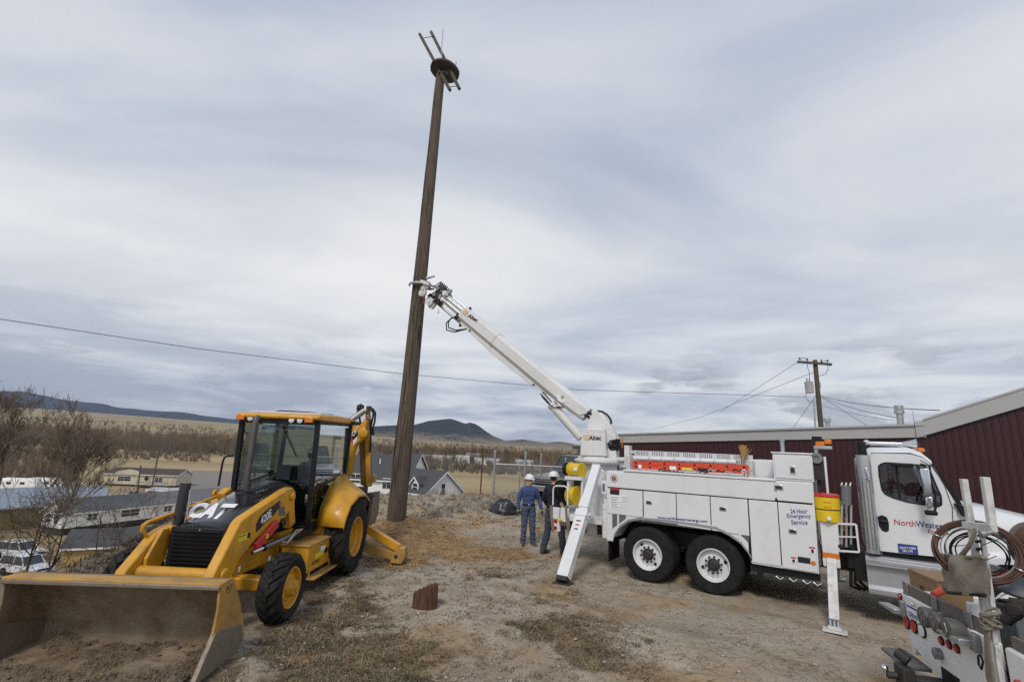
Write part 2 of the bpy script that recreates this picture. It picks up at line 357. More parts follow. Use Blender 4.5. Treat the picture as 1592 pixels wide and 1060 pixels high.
def height(x, y, fine=True):
    x = np.asarray(x, float); y = np.asarray(y, float)
    d = pad_dist(x, y)
    z = (.35 * sstep(13, 20, y) * sstep(-8.5, -6, x) - .6 * sstep(24, 31, y)) * (1 - sstep(10, 30, d))
    z = z + .10 * np.exp(-((y - 17.6) / 1.7) ** 2) * sstep(-7.5, -5, x) * (1 - sstep(-1.6, .6, x)) * (1 + .5 * fbm(x, y, .7, 3, 5))
    r = np.hypot(x - POLE.x, y - POLE.y)
    z = z + (POLE_Z - .12) * np.clip(1 - r / 1.75, 0, 1) ** 1.15 * (1 + .35 * fbm(x, y, 1.6, 3, 9))
    z = z - abs(VALLEY) * np.sin(np.clip(d / 21, 0, 1) * np.pi / 2) + np.where((d > 0) & (d < 27), fbm(x, y, .35, 4, 3) * .8 * np.minimum(d / 6, 1) * (1 - sstep(18, 27, d)), 0)
    far = np.clip(y - 500, 0, None); t = x / np.maximum(y, 1)
    slope = np.interp(t, [-1.4, -1.05, -.6, -.13, .12, 1], [.040, .040, .024, .0032, .0005, .0005])
    z = z + far * slope * (1 + .08 * fbm(x, y, 1 / 500, 4, 7)) + np.where(y > 260, fbm(x, y, 1 / 350, 4, 2) * 4 * sstep(260, 900, y), 0)
    if fine:
        near = np.where(d < 40, 1, 0) * np.where(np.abs(y) < 80, 1, 0)
        soil = soil_mask(x, y)
        z = z + near * (fbm(x, y, .55, 3, 1) * .05 + fbm(x, y, 2.6, 4, 4) * (.028 + .05 * soil) )
        tm = track_mask(x, y); z = z - near * tm * (.022 + .012 * np.sin(x * 34 + y * 41))
        veg = veg_mask(x, y); z = z + near * veg * fbm(x, y, 4.5, 3, 14) * .045
    return z
TRK = [[(6.5, 2.5), (5.0, 5.0), (3.2, 7.4), (.9, 9.2), (-.8, 10.2)], [(4.3, 2.2), (3.1, 4.6), (1.6, 6.8), (-.4, 8.3)], [(1.6, 12.4), (1.0, 15.5), (1.6, 19)], [(-.3, 12.8), (-.7, 15.5), (-.1, 19)], [(9, 5.2), (6.4, 7.0), (3.6, 9.2)], [(-2.2, 4.4), (-2.55, 7.6), (-2.3, 10.5)]]
def track_mask(x, y):
    m_ = np.zeros(x.shape)
    for P in TRK:
        d2 = np.full(x.shape, 1e9)
        for (ax, ay), (bx, by) in zip(P, P[1:]):
            ex, ey = bx - ax, by - ay; t = np.clip(((x - ax) * ex + (y - ay) * ey) / (ex * ex + ey * ey), 0, 1); d2 = np.minimum(d2, np.hypot(x - ax - t * ex, y - ay - t * ey))
        d2 = d2 + .12 * fbm(x, y, 1.3, 3, 17); m_ = np.maximum(m_, 1 - sstep(.10, .26, d2))
    return m_ * sstep(-.28, .1, fbm(x, y, .7, 3, 19))
def soil_mask(x, y):
    m_ = np.zeros(x.shape)
    for cx, cy, r in ((POLE.x, POLE.y - .1, 2.5), (-2.0, 12.7, 1.6), (-1.0, 12.25, 1.35), (-.1, 12.3, .95), (-2.3, 11.4, 1.0), (-3.6, 13, 1.3)):
        m_ = np.maximum(m_, 1.0 - np.hypot(x - cx, (y - cy) * 1.15) / r)
    return sstep(.0, .38, m_ + fbm(x, y, 1.1, 4, 21) * .45)
def veg_mask(x, y):
    m_ = sstep(-7.5, -4.5, x) * (1 - sstep(.2, 2.6, x + (y - 7) * .12)) * (1 - sstep(9.6, 11.2, y + .3 * x))
    m_ = np.maximum(m_, .7 * (1 - sstep(-6.5, -4.8, x)))
    return m_ * sstep(-.12, .30, fbm(x, y, .75, 5, 31, .62) + .03)
def hgt(x, y): return float(height(np.array([x]), np.array([y]))[0])
def hit(px, py):
    """where the line of sight through a pixel meets the ground"""
    d = ray(px, py); t = np.concatenate([np.arange(3, 30, .02), np.arange(30, 200, .5)])
    zr_ = cam_o.z + d.z * t; i = int(np.argmax(zr_ <= height(d.x * t, d.y * t))); return cam_o + d * float(t[i])
def spaced(a, b, step, grow, lim0, lim1):
    c = list(np.arange(a, b + 1e-6, step)); s_ = step
    up = []; v = b
    while v < lim1: s_ *= grow; v += s_; up.append(v)
    s_ = step; dn = []; v = a
    while v > lim0: s_ *= grow; v -= s_; dn.append(v)
    return np.array(dn[::-1] + c + up)
def build_ground():
    xs = spaced(-9.5, 9.5, .075, 1.07, -11000, 11000); ys = spaced(3.0, 21.0, .075, 1.055, -60, 10800)
    X, Y = np.meshgrid(xs, ys); x, y = X.ravel(), Y.ravel(); z = height(x, y)
    nx, ny = len(xs), len(ys)
    me = bpy.data.meshes.new('ground')
    me.vertices.add(len(x)); me.vertices.foreach_set('co', np.stack([x, y, z], 1).ravel())
    i = np.arange(nx - 1)[None, :] + nx * np.arange(ny - 1)[:, None]; i = i.ravel()
    f = np.stack([i, i + 1, i + nx + 1, i + nx], 1).astype('i4')
    me.loops.add(f.size); me.loops.foreach_set('vertex_index', f.ravel())
    me.polygons.add(len(f)); me.polygons.foreach_set('loop_start', np.arange(len(f), dtype='i4') * 4)
    me.update(); me.validate()
    me.polygons.foreach_set('use_smooth', np.ones(len(f), bool))
    d = pad_dist(x, y)
    colr = np.zeros((len(x), 4), 'f')
    colr[:, 0] = soil_mask(x, y) * (d < 2)
    colr[:, 1] = np.where(d < 3, veg_mask(x, y), 0)
    colr[:, 2] = sstep(-.6, 2.5, d + fbm(x, y, .5, 3, 8)) * (1 - sstep(30, 60, d))       # banks: dark rough turf
    colr[:, 2] = np.maximum(colr[:, 2], (1 - sstep(-7.6, -5.6, x + .4 * fbm(x, y, .8, 3, 6))) * (d < 1) * .85)
    colr[:, 3] = sstep(26, 60, d)                                                            # valley fields
    at = me.color_attributes.new('cover', 'FLOAT_COLOR', 'POINT'); at.data.foreach_set('color', colr.ravel())
    a2 = me.attributes.new('track', 'FLOAT', 'POINT'); a2.data.foreach_set('value', (track_mask(x, y) * (d < 1)).astype('f'))
    m_ = bpy.data.materials.new('ground'); m_.use_nodes = True; t = m_.node_tree; b = t.nodes['Principled BSDF']; b.inputs['Roughness'].default_value = .92; b.inputs['Specular IOR Level'].default_value = .2
    tc = N(t, 'ShaderNodeTexCoord'); vec = tc.outputs['Object']
    def nz(s_, det=6, ro=.6, st=None, dist=0):
        v = vec
        if st: mp = N(t, 'ShaderNodeMapping', inp={'Scale': st[:3], 'Rotation': (0, 0, st[3] if len(st) > 3 else 0)}); L(t, vec, mp.inputs[0]); v = mp.outputs[0]
        n = N(t, 'ShaderNodeTexNoise', inp={'Scale': s_, 'Detail': det, 'Roughness': ro, 'Distortion': dist}); L(t, v, n.inputs[0]); return n.outputs[0]
    big, mid, fin = nz(.35, 5), nz(2.2, 8, .68), nz(38, 5, .7)
    trk = nz(.9, 6, .6, (.28, 1.9, 1, R(28)), .3)
    # compacted gravelly dirt
    c = ramp(t, mid, [(.28, (.25, .198, .138)), (.5, (.385, .32, .235)), (.72, (.50, .43, .335))]).outputs[0]
    c = mixc(t, mth(t, 'MULTIPLY', ramp(t, trk, [(.44, 0.0), (.60, 1.0)]).outputs[0], .7), c, (.46, .40, .315))
    c = mixc(t, mth(t, 'MULTIPLY', ramp(t, big, [(.42, 0.0), (.62, 1.0)]).outputs[0], .45), c, (.37, .325, .26))
    vor = N(t, 'ShaderNodeTexVoronoi', inp={'Scale': 42, 'Randomness': 1}); L(t, vec, vor.inputs[0])
    peb = ramp(t, vor.outputs['Distance'], [(.0, 1.0), (.22, .75), (.4, 0.0)])
    pick = ramp(t, vor.outputs['Color'], [(.55, 0.0), (.62, 1.0)])
    pf = mth(t, 'MULTIPLY', peb.outputs[0], pick.outputs[0])
    c = mixc(t, mth(t, 'MULTIPLY', pf, .6), c, (.42, .40, .37))
    c = mixc(t, ramp(t, fin, [(.32, .6), (.52, 0.0)]).outputs[0], c, (.11, .088, .062))
    at_ = N(t, 'ShaderNodeAttribute', attribute_name='track'); c = mixc(t, mth(t, 'MULTIPLY', at_.outputs['Fac'], .5), c, (.21, .165, .115))
    blot = nz(1.1, 9, .78, None, .8); c = mixc(t, mth(t, 'MULTIPLY', ramp(t, blot, [(.52, 0.0), (.64, 1.0)]).outputs[0], .42), c, (.175, .14, .10))
    pale = nz(1.7, 9, .75, None, .5); c = mixc(t, mth(t, 'MULTIPLY', ramp(t, pale, [(.55, 0.0), (.68, 1.0)]).outputs[0], .7), c, (.48, .43, .35))
    ca = N(t, 'ShaderNodeVertexColor', layer_name='cover'); sp = N(t, 'ShaderNodeSeparateColor'); L(t, ca.outputs[0], sp.inputs[0])
    # dry turf patches
    tf = nz(9, 8, .75, None, .6)
    turf = ramp(t, tf, [(.34, (.028, .021, .014)), (.47, (.085, .062, .036)), (.6, (.19, .145, .082)), (.72, (.11, .098, .05))]).outputs[0]
    vm = ramp(t, mth(t, 'ADD', sp.outputs[1], mth(t, 'MULTIPLY', mth(t, 'SUBTRACT', mid, .5), 1.3)), [(.28, 0.0), (.6, 1.0)])
    c = mixc(t, mth(t, 'MULTIPLY', vm.outputs[0], .9), c, turf)
    # freshly dug soil
    sl = nz(3.5, 9, .7)
    soil = ramp(t, sl, [(.3, (.18, .108, .048)), (.5, (.32, .205, .098)), (.7, (.43, .30, .165))]).outputs[0]
    c = mixc(t, sp.outputs[0], c, soil)
    # rough bank
    bk = nz(5.0, 9, .75, (.5, 1.6, 1, R(60)))
    bank = ramp(t, bk, [(.3, (.05, .038, .028)), (.5, (.115, .085, .058)), (.66, (.19, .15, .10)), (.8, (.26, .22, .16))]).outputs[0]
    c = mixc(t, sp.outputs[2], c, bank)
    # valley fields
    f1 = nz(.02, 8, .62, (.35, 1.0, 1)); f2 = nz(.0016, 6, .6, (.4, 1.6, 1)); f3 = nz(.3, 6, .7)
    fld = ramp(t, f1, [(.3, (.17, .128, .072)), (.45, (.31, .235, .125)), (.6, (.42, .33, .18)), (.75, (.34, .28, .18))]).outputs[0]
    fld = mixc(t, mth(t, 'MULTIPLY', ramp(t, f3, [(.4, 0.0), (.65, 1.0)]).outputs[0], .35), fld, (.17, .135, .085))
    fld = mixc(t, mth(t, 'MULTIPLY', ramp(t, f2, [(.5, 0.0), (.62, 1.0)]).outputs[0], .55), fld, (.165, .145, .105))
    c = mixc(t, ca.outputs[1], c, fld)
    L(t, c, b.inputs['Base Color'])
    hs = mth(t, 'ADD', mth(t, 'MULTIPLY', fin, .5), mth(t, 'ADD', mth(t, 'MULTIPLY', pf, .35), mth(t, 'MULTIPLY', mid, .6)))
    bp = N(t, 'ShaderNodeBump', inp={'Strength': .75, 'Distance': .025}); L(t, hs, bp.inputs['Height']); L(t, bp.outputs[0], b.inputs['Normal'])
    M['ground'] = m_
    o = link('ground', me, 'ground', smooth=0); return struct(o)
build_ground()

# ------------------------------------------------------------------ mountains
def forest_hill_mat(name, dark, tan, sc_, lo, hi):
    m_ = bpy.data.materials.new(name); m_.use_nodes = True; t = m_.node_tree; b = t.nodes['Principled BSDF']; b.inputs['Roughness'].default_value = .95; b.inputs['Specular IOR Level'].default_value = .1
    tc = N(t, 'ShaderNodeTexCoord')
    n1 = N(t, 'ShaderNodeTexNoise', inp={'Scale': sc_, 'Detail': 9, 'Roughness': .68}); L(t, tc.outputs['Object'], n1.inputs[0])
    vo = N(t, 'ShaderNodeTexVoronoi', inp={'Scale': sc_ * 22}); L(t, tc.outputs['Object'], vo.inputs[0])
    sx = N(t, 'ShaderNodeSeparateXYZ'); L(t, tc.outputs['Object'], sx.inputs[0])
    elev = mth(t, 'MULTIPLY', mth(t, 'SUBTRACT', sx.outputs[2], lo), 1 / (hi - lo), True)
    f = mth(t, 'ADD', mth(t, 'MULTIPLY', n1.outputs[0], 1.2), mth(t, 'ADD', mth(t, 'MULTIPLY', elev, .55), mth(t, 'MULTIPLY', mth(t, 'SUBTRACT', vo.outputs['Distance'], .3), -.62)))
    r = ramp(t, f, [(.55, tan), (.68, tuple((a * .45 + d_ * .55) for a, d_ in zip(tan, dark))), (.82, dark)])
    L(t, r.outputs[0], b.inputs['Base Color']); M[name] = m_
forest_hill_mat('pine_slope', (.020, .026, .031), (.21, .175, .125), .0035, 0, 90)
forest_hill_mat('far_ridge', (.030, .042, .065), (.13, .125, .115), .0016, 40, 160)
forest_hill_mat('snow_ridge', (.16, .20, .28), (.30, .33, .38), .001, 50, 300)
def mountain(name, sil, D, depth, base, mat, seed, nx=160, ny=26):
    """silhouette pixels -> ridge heights at distance D; slopes fall to base both ways with gullies"""
    pts = [aty(x, y, D) for x, y in sil]; xs = np.linspace(pts[0].x, pts[-1].x, nx)
    rz = np.interp(xs, [p.x for p in pts], [p.z for p in pts]); k = np.ones(3) / 3
    v = []; f = []
    for j in range(ny):
        s_ = -1 + 2 * j / (ny - 1)
        y = D + s_ * depth
        g = np.clip(1 - abs(s_), 0, 1) ** .9
        gul = 1 - (abs(fbm(xs + s_ * 200, np.full(nx, s_ * depth * .35), 1 / (depth * .30), 5, seed)) * 1.0) * (1 - g) * g * 4 * .7
        z = base + (rz - base) * g * gul
        z = np.where(abs(s_) < 1e-3, rz, z)
        v += [(a + fbm(np.array([a]), np.array([y]), 1 / 300, 2, seed)[0] * depth * .1 * (1 - g), y, float(c)) for a, c in zip(xs, z)]
    for j in range(ny - 1):
        for i in range(nx - 1):
            a = j * nx + i; f.append((a, a + 1, a + nx + 1, a + nx))
    me = bpy.data.meshes.new(name); me.from_pydata(v, [], f); me.update()
    return struct(link(name, me, mat, smooth=80))
def zs(r, s_, l): return [(r[0] + a / s_, r[1] + b / s_) for a, b in l]
mountain('mountain', zs((580, 640), 4.824, [(-420, 150), (-200, 118), (0, 110), (100, 103), (175, 100), (300, 98), (360, 84), (410, 69), (470, 62), (560, 52), (590, 53), (640, 70), (690, 88), (730, 80), (765, 90), (800, 110), (850, 148), (900, 180), (990, 215), (1060, 212), (1120, 205), (1180, 218), (1290, 235), (1340, 226), (1400, 222), (1480, 235), (1550, 255), (1700, 285), (2300, 300)]), 5200, 1500, -14, 'pine_slope', 3, 220, 31)
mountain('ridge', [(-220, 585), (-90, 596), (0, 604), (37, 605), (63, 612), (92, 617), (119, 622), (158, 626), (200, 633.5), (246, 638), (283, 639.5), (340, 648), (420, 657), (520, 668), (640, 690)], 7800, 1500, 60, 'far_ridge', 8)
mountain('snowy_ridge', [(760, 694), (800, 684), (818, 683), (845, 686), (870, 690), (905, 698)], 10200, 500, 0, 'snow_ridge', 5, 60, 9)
mountain('hill', [(1000, 706), (1100, 700), (1240, 704), (1400, 701), (1600, 708), (1900, 720)], 4500, 900, -14, 'pine_slope', 12, 80, 13)

# ------------------------------------------------------------------ digger derrick truck
T = Frame((2.8, 10.25, 0), -34)
truck = thing('utility_truck', 'white digger derrick truck with its boom raised to the pole and outriggers down', 'truck', T.o, T.rz)
def TP(x, y, v=0.0): return T.aty(x, y, v)
ZA = lambda X, Y, v=0.0: TP(840 + X / 3.5325, 640 + Y / 3.5325, v)
ZB = lambda X, Y, v=0.0: TP(1140 + X / 2.9433, 640 + Y / 2.9433, v)
ZC = lambda X, Y, v=0.0: TP(1280 + X / 3.1186, 660 + Y / 3.1186, v)
def tyre_mb(c, axis, Ro, Ri, w, lugs=60, lug=.012, n=120, crown=.02):
    """tyre with shoulder lugs; c = centre of its width"""
    mb = MB(); c, axis = Vector(c), Vector(axis).normalized(); a = axis.orthogonal().normalized(); b = axis.cross(a); h = w / 2
    prof = [(-h * .62, Ri), (-h * .86, Ri + .02), (-h, Ri + (Ro - Ri) * .45), (-h * .94, Ri + (Ro - Ri) * .8), (-h * .86, Ro - crown * 1.6), (-h * .8, Ro - crown), (-h * .35, Ro - .002), (-h * .3, Ro - .014), (-h * .25, Ro), (h * .25, Ro), (h * .3, Ro - .014), (h * .35, Ro - .002), (h * .8, Ro - crown), (h * .86, Ro - crown * 1.6), (h * .94, Ri + (Ro - Ri) * .8), (h, Ri + (Ro - Ri) * .45), (h * .86, Ri + .02), (h * .62, Ri)]
    rings = []
    for i, (t_, r) in enumerate(prof):
        rg = []
        for k in range(n):
            th = k * 2 * math.pi / n; rr = r
            if i in (4, 5, 12, 13) and (k * lugs * 2 // n) % 2: rr -= lug
            rg.append(c + axis * t_ + (a * math.cos(th) + b * math.sin(th)) * rr)
        rings.append(rg)
    mb.loft(rings + [rings[0]], cap=False); return mb
def truck_wheel(u, v, side, parent, dual=True):
    """side -1: near face; parts of one wheel under an empty-free tyre mesh"""
    w = .27; cz = .515
    vc = v + (w / 2) * (-side)
    ty = tyre_mb((u, vc, cz), (0, 1, 0), .52, .285, w)
    if dual: 
        t2 = tyre_mb((u, vc - side * .33, cz), (0, 1, 0), .52, .285, w); ty.add(t2.v, t2.f)
    wo = ty.build('wheel', 'rubber', parent, smooth=35)
    ax = Vector((0, side, 0)); o = Vector((u, v, cz))
    rim = MB().lathe([(-.20, .275), (.0 - .01, .292), (.004, .288), (.004, .276), (-.03, .262), (-.085, .252), (-.10, .236), (-.085, .19), (-.07, .15), (-.072, .05), (-.10, .02)] if dual else [(-.20, .275), (-.01, .292), (.004, .288), (.004, .276), (-.04, .262), (-.02, .22), (.02, .16), (.03, .05), (.03, .01)], o, ax, 48)
    rim.build('rim', 'truck_white', wo, smooth=30)
    hb = MB().lathe([(-.09, .115), (-.03, .108), (.0, .085), (.012, .07), (.03, .055), (.032, .005)], o, ax, 20)
    hb.build('hub', 'dark_iron', wo)
    for k in range(10):
        th = k * 2 * math.pi / 10 + .2; p = o + Vector((math.cos(th) * .142, 0, math.sin(th) * .142))
        nb = MB().cyl(p - ax * .09, p - ax * .025, .021, .018, 6); nb.build('lug_nut', 'dark_iron', wo)
    for k in range(2):
        th = k * math.pi + 2.2 + u; p = o + Vector((math.cos(th) * .205, 0, math.sin(th) * .205))
        MB().cyl(p - ax * .10, p - ax * .084, .033, .033, 14).build('hand_hole', 'black', wo)
    return wo
for u in (.05, 1.28):
    truck_wheel(u, 0.0, -1, truck); truck_wheel(u, 2.44, 1, truck)
truck_wheel(5.35, .14, -1, truck, False); truck_wheel(5.35, 2.30, 1, truck, False)
# chassis
ch = MB()
for v in (.86, 1.58): ch.b2((-2.2, v - .05, .62), (6.1, v + .05, .9))
for u in (-2.0, -.5, .66, 2.2, 3.3, 5.0): ch.b2((u - .06, .9, .66), (u + .06, 1.54, .84))
for u in (.05, 1.28): ch.cyl((u, .3, .52), (u, 2.14, .52), .085, n=12); ch.sphere((u, 1.22, .52), .24, 12)
ch.cyl((-1, 1.22, .6), (3.6, 1.22, .72), .05, n=10)
ch.build('chassis', 'dark_iron', truck)
# body side with wheel arch cut-out
arch = [ZA(*p) for p in [(400, 716), (408, 682), (436, 636), (485, 603), (545, 591), (700, 604), (850, 624), (970, 645), (1040, 680), (1100, 722), (1140, 772), (1161, 806)]]
def body_side(v0, v1, name):
    pr = [(-.80, .67), (-.80, 2.075), (2.97, 2.105), (2.95, .645)] + [(p.x, p.z) for p in reversed(arch)]
    pr[-len(arch)] = (arch[-1].x, .65); pr[-1] = (arch[0].x, .67)
    mb = MB().prism(pr, (0, v0, 0), (1, 0, 0), (0, 0, 1), (0, v1 - v0, 0))
    return mb.build(name, 'truck_white', truck, bevel=.006)
side = body_side(.0, .50, 'body_side'); body_side(1.94, 2.44, 'body_side')
# inner arch liner
li = MB(); pts = [(p.x, p.z) for p in arch]
for (a, b), (c, d) in zip(pts, pts[1:]): li.add([(a, .02, b + .004), (c, .02, d + .004), (c, .95, d + .004), (a, .95, b + .004)], [(0, 1, 2, 3)])
li.build('arch_liner', 'black', truck)
tr = MB()
def rim_off(k): return [(p.x, p.z + k) for p in arch]
tr.add([(a, -.02, b) for a, b in pts] + [(a + (.0), -.02, b + .045) for a, b in pts] + [(a, .01, b) for a, b in pts], [(i, i + 1, len(pts) + i + 1, len(pts) + i) for i in range(len(pts) - 1)] + [(i, i + 1, 2 * len(pts) + i + 1, 2 * len(pts) + i) for i in range(len(pts) - 1)])
tr.build('arch_trim', 'alum', truck)
def latch(o_, u, z, big=1.0, tall=False):
    w, h = (.055, .09) if tall else (.1, .062)
    w *= big; h *= big
    l_ = MB().b2((u - w, -.026, z - h), (u + w, -.012, z + h)).build('latch', 'chrome', o_, bevel=.012)
    MB().b2((u - w * .72, -.031, z - h * .62), (u + w * .72, -.024, z + h * .62)).build('paddle', 'dark_iron', l_, bevel=.008)
for a, b in (((-.76, 1.225), (1.92, 1.72)), ((1.90, .70), (2.92, 1.73)), ((-.77, 1.70), (2.93, 1.80))): MB().b2((a[0], -.004, a[1]), (b[0], -.001, b[1])).build('door_gap_shade', 'black', truck, smooth=0)  # black sheets behind the doors paint the shade of the gaps
def door(u0, u1, z0, z1, z0b=None, z1b=None, lt=None, tall=False):
    z0b = z0 if z0b is None else z0b; z1b = z1 if z1b is None else z1b
    d = MB().prism([(u0, z0), (u1, z0b), (u1, z1b), (u0, z1)], (0, -.014, 0), (1, 0, 0), (0, 0, 1), (0, .02, 0)).build('compartment_door', 'truck_white', truck, bevel=.005)
    if lt: latch(d, lt.x, lt.z, .62 if not tall else .75, tall)
    return d
door(-.785, -.02, 1.215, 1.72)
door(.0, .645, 1.165, 1.725, lt=ZA(598, 497)); door(.66, 1.275, 1.15, 1.73, 1.13, 1.73, lt=None)
door(1.29, 1.925, 1.13, 1.73, 1.11, 1.735, lt=ZA(1003, 532))
door(1.945, 2.40, .68, 1.735); door(2.415, 2.935, .665, 1.735, lt=ZB(272, 546))
lid = MB().prism([(-.79, 1.745), (2.375, 1.755), (2.375, 2.07), (-.79, 2.06)], (0, -.012, 0), (1, 0, 0), (0, 0, 1), (0, .02, 0)).build('compartment_lid', 'truck_white', truck, bevel=.006)
MB().b2((-.42, -.03, 2.085), (2.4, .5, 2.125)).build('lid_rail', 'truck_white', truck, bevel=.01)
# upper boxes at the front of the body
ub = MB().b2((2.38, .0, 2.11), (2.99, .75, 2.58)).b2((2.38, 1.7, 2.11), (2.99, 2.44, 2.58)).build('upper_box', 'truck_white', truck, bevel=.01)
d = MB().b2((2.41, -.016, 2.15), (2.965, .01, 2.555)).build('compartment_door', 'truck_white', truck, bevel=.006); lt = ZB(272, 267); latch(d, lt.x, lt.z, .8, True)
d = MB().b2((2.41, -.016, 1.765), (2.955, .01, 2.095)).build('compartment_door', 'truck_white', truck, bevel=.006); lt = ZB(208, 346); latch(d, lt.x, lt.z, .75)
MB().b2((2.36, -.03, 2.575), (3.01, .78, 2.60)).build('box_roof', 'truck_white', truck, bevel=.008)
MB().b2((1.95, .55, 2.10), (2.38, 1.9, 2.44)).build('bed_box', 'truck_white', truck, bevel=.01)
MB().cyl((2.52, .35, 2.6), (2.52, .35, 2.80), .035, n=12).cyl((2.52, .35, 2.80), (2.52, .35, 2.84), .05, n=12).build('vent_post', 'galv', truck)
# vents beside the arch: flat dark panels paint the recess shade, with a divider
for q in ([(396, 560), (470, 567), (470, 585), (440, 608), (396, 640)], [(1053, 622), (1147, 632), (1147, 722), (1118, 690), (1080, 660), (1053, 644)]):
    pv = [ZA(*p) for p in q]
    vt = MB().prism([(p.x, p.z) for p in pv], (0, -.006, 0), (1, 0, 0), (0, 0, 1), (0, .004, 0)).build('side_vent_shade', 'interior_grey', truck)
    um = (pv[0].x * .55 + pv[1].x * .45); zt = pv[0].z
    MB().b2((um - .018, -.022, zt - .26), (um + .018, -.004, zt)).build('divider', 'truck_white', vt)
# bed floor, bulkheads
MB().b2((-.8, .5, 1.05), (2.97, 1.94, 1.12)).b2((2.9, .5, .7), (2.97, 1.94, 2.5)).build('bed_floor', 'truck_white', truck)
for v in (.06, 1.82): MB().b2((-.79, v, .26), (-.765, v + .56, .68)).build('mud_flap', 'black', truck)
sl = MB().b2((1.9, .06, .52), (2.95, .3, .66)).b2((2.0, .05, .40), (2.1, .08, .66))
sl.build('skid_rail', 'black', truck)
for u in (2.3, 2.5, 2.7, 2.85): MB().tube([(u, .04, .5), (u + .06, .03, .46), (u + .12, .04, .5)], .012, 6).build('cable_loop', 'chrome', truck)
# marker lights, reflectors, placards
def disc(name, c, r, mat, parent, t=.02, n=18, axis=(0, -1, 0)):
    c = Vector(c); a = Vector(axis).normalized(); return MB().lathe([(-.004, r), (t * .6, r), (t, r * .8), (t * 1.05, .002)], c, a, n).build(name, mat, parent)
p = ZB(367, 690); disc('marker_light', (p.x, -.012, p.z), .035, 'lens_amber', truck)
def plate(name, p0, p1, v, mat, parent, th=.004):
    return MB().b2((p0.x, v - th, min(p0.z, p1.z)), (p1.x, v, max(p0.z, p1.z))).build(name, mat, parent)
def ttext(name, s, p0, p1, v, mat, parent, **k):
    """lettering between two pixel corners (lower-left, upper-right) on a side plane"""
    return text(name, s, (p0.x, v, p0.z), (1, 0, 0), (0, 0, 1), p1.x - p0.x, p1.z - p0.z, mat, parent, **k)
def row(s, a, b, hpx, v, mat, f, bold=.01, name='lettering', **k):
    """baseline from zoom point a to b, cap height hpx zoom pixels"""
    A, B, C_ = f(*a, v), f(*b, v), f(a[0], a[1] - hpx, v); r_ = (B - A); 
    return text(name, s, A, r_, (0, 0, 1), r_.length, abs(C_.z - A.z), mat, truck, bold=bold, **k)
row('24 Hour', (262, 466), (340, 464), 21, -.018, 'decal_blue', ZB)
row('Emergency', (247, 491), (356, 492), 25, -.018, 'decal_blue', ZB)
row('Service', (266, 515), (341, 517), 22, -.018, 'decal_blue', ZB)
row('www.northwesternenergy.com', (643, 589), (918, 613), 19, -.019, 'decal_blue', ZA, bold=.022)
c = ZA(406, 365); em = disc('emblem', (c.x, -.012, c.z), .082, 'decal_red', truck, .004, 28); disc('emblem_ring', (c.x, -.0165, c.z), .068, 'decal_white', em, .003, 28); disc('emblem_centre', (c.x, -.020, c.z), .052, 'interior_grey', em, .003, 20); disc('emblem_dot', (c.x, -.0235, c.z), .016, 'decal_orange', em, .003, 12)
wp = plate('placard', ZA(385, 452), ZA(435, 418), -.016, 'decal_black', truck)
MB().b2((ZA(385, 0).x, -.023, ZA(400, 427).z), (ZA(435, 0).x, -.0205, ZA(400, 418).z)).build('placard_header', 'decal_red', wp)
pl2 = plate('instruction_sheet', ZA(383, 528), ZA(437, 455), -.0155, 'decal_white', truck, .003)
for i in range(7): 
    z = ZA(385, 465 + i * 9).z; MB().b2((ZA(388, 0).x, -.021, z - .004), (ZA(432 - (i % 3) * 6, 0).x, -.019, z + .004)).build('text_line', 'interior_grey', pl2)
pl3 = plate('instruction_sheet', ZA(440, 492), ZA(482, 458), -.0155, 'decal_white', truck, .003)
for i in range(3):
    z = ZA(445, 466 + i * 10).z; MB().b2((ZA(444, 0).x, -.021, z - .003), (ZA(478, 0).x, -.019, z + .003)).build('text_line', 'interior_grey', pl3)
for a, b, m_ in (((350, 645), (375, 618), 'decal_white'), ((266, 688), (287, 664), 'decal_white'), ((297, 686), (352, 668), 'decal_black')):
    q = plate('warning_sticker', ZB(*a), ZB(*b), -.017, m_, truck)
    if m_ == 'decal_white':
        MB().b2((ZB(*a).x, -.024, ZB(b[0], b[1] + 7).z), (ZB(*b).x, -.0215, ZB(*b).z)).build('sticker_header', 'decal_red', q)
        mx_ = (ZB(*a).x + ZB(*b).x) / 2; MB().b2((mx_ - .02, -.024, ZB(*a).z + .012), (mx_ + .02, -.0215, ZB(b[0], b[1] + 11).z)).build('sticker_mark', 'decal_black', q)
# small grab handle and hydraulic jack at the body's rear corner
MB().b2((-.93, .02, 1.58), (-.81, .12, 1.86)).build('rear_grip', 'truck_white', truck, bevel=.015)
MB().b2((-.90, .012, 1.64), (-.85, .02, 1.80)).build('rear_grip_slot', 'interior_grey', truck)
MB().cyl((-.88, .14, .70), (-.88, .14, 1.28), .075, n=16).cyl((-.88, .14, 1.28), (-.88, .14, 1.36), .085, n=16).cyl((-.88, .14, 1.36), (-.88, .14, 1.52), .04, n=12).build('tail_jack', 'truck_white', truck)

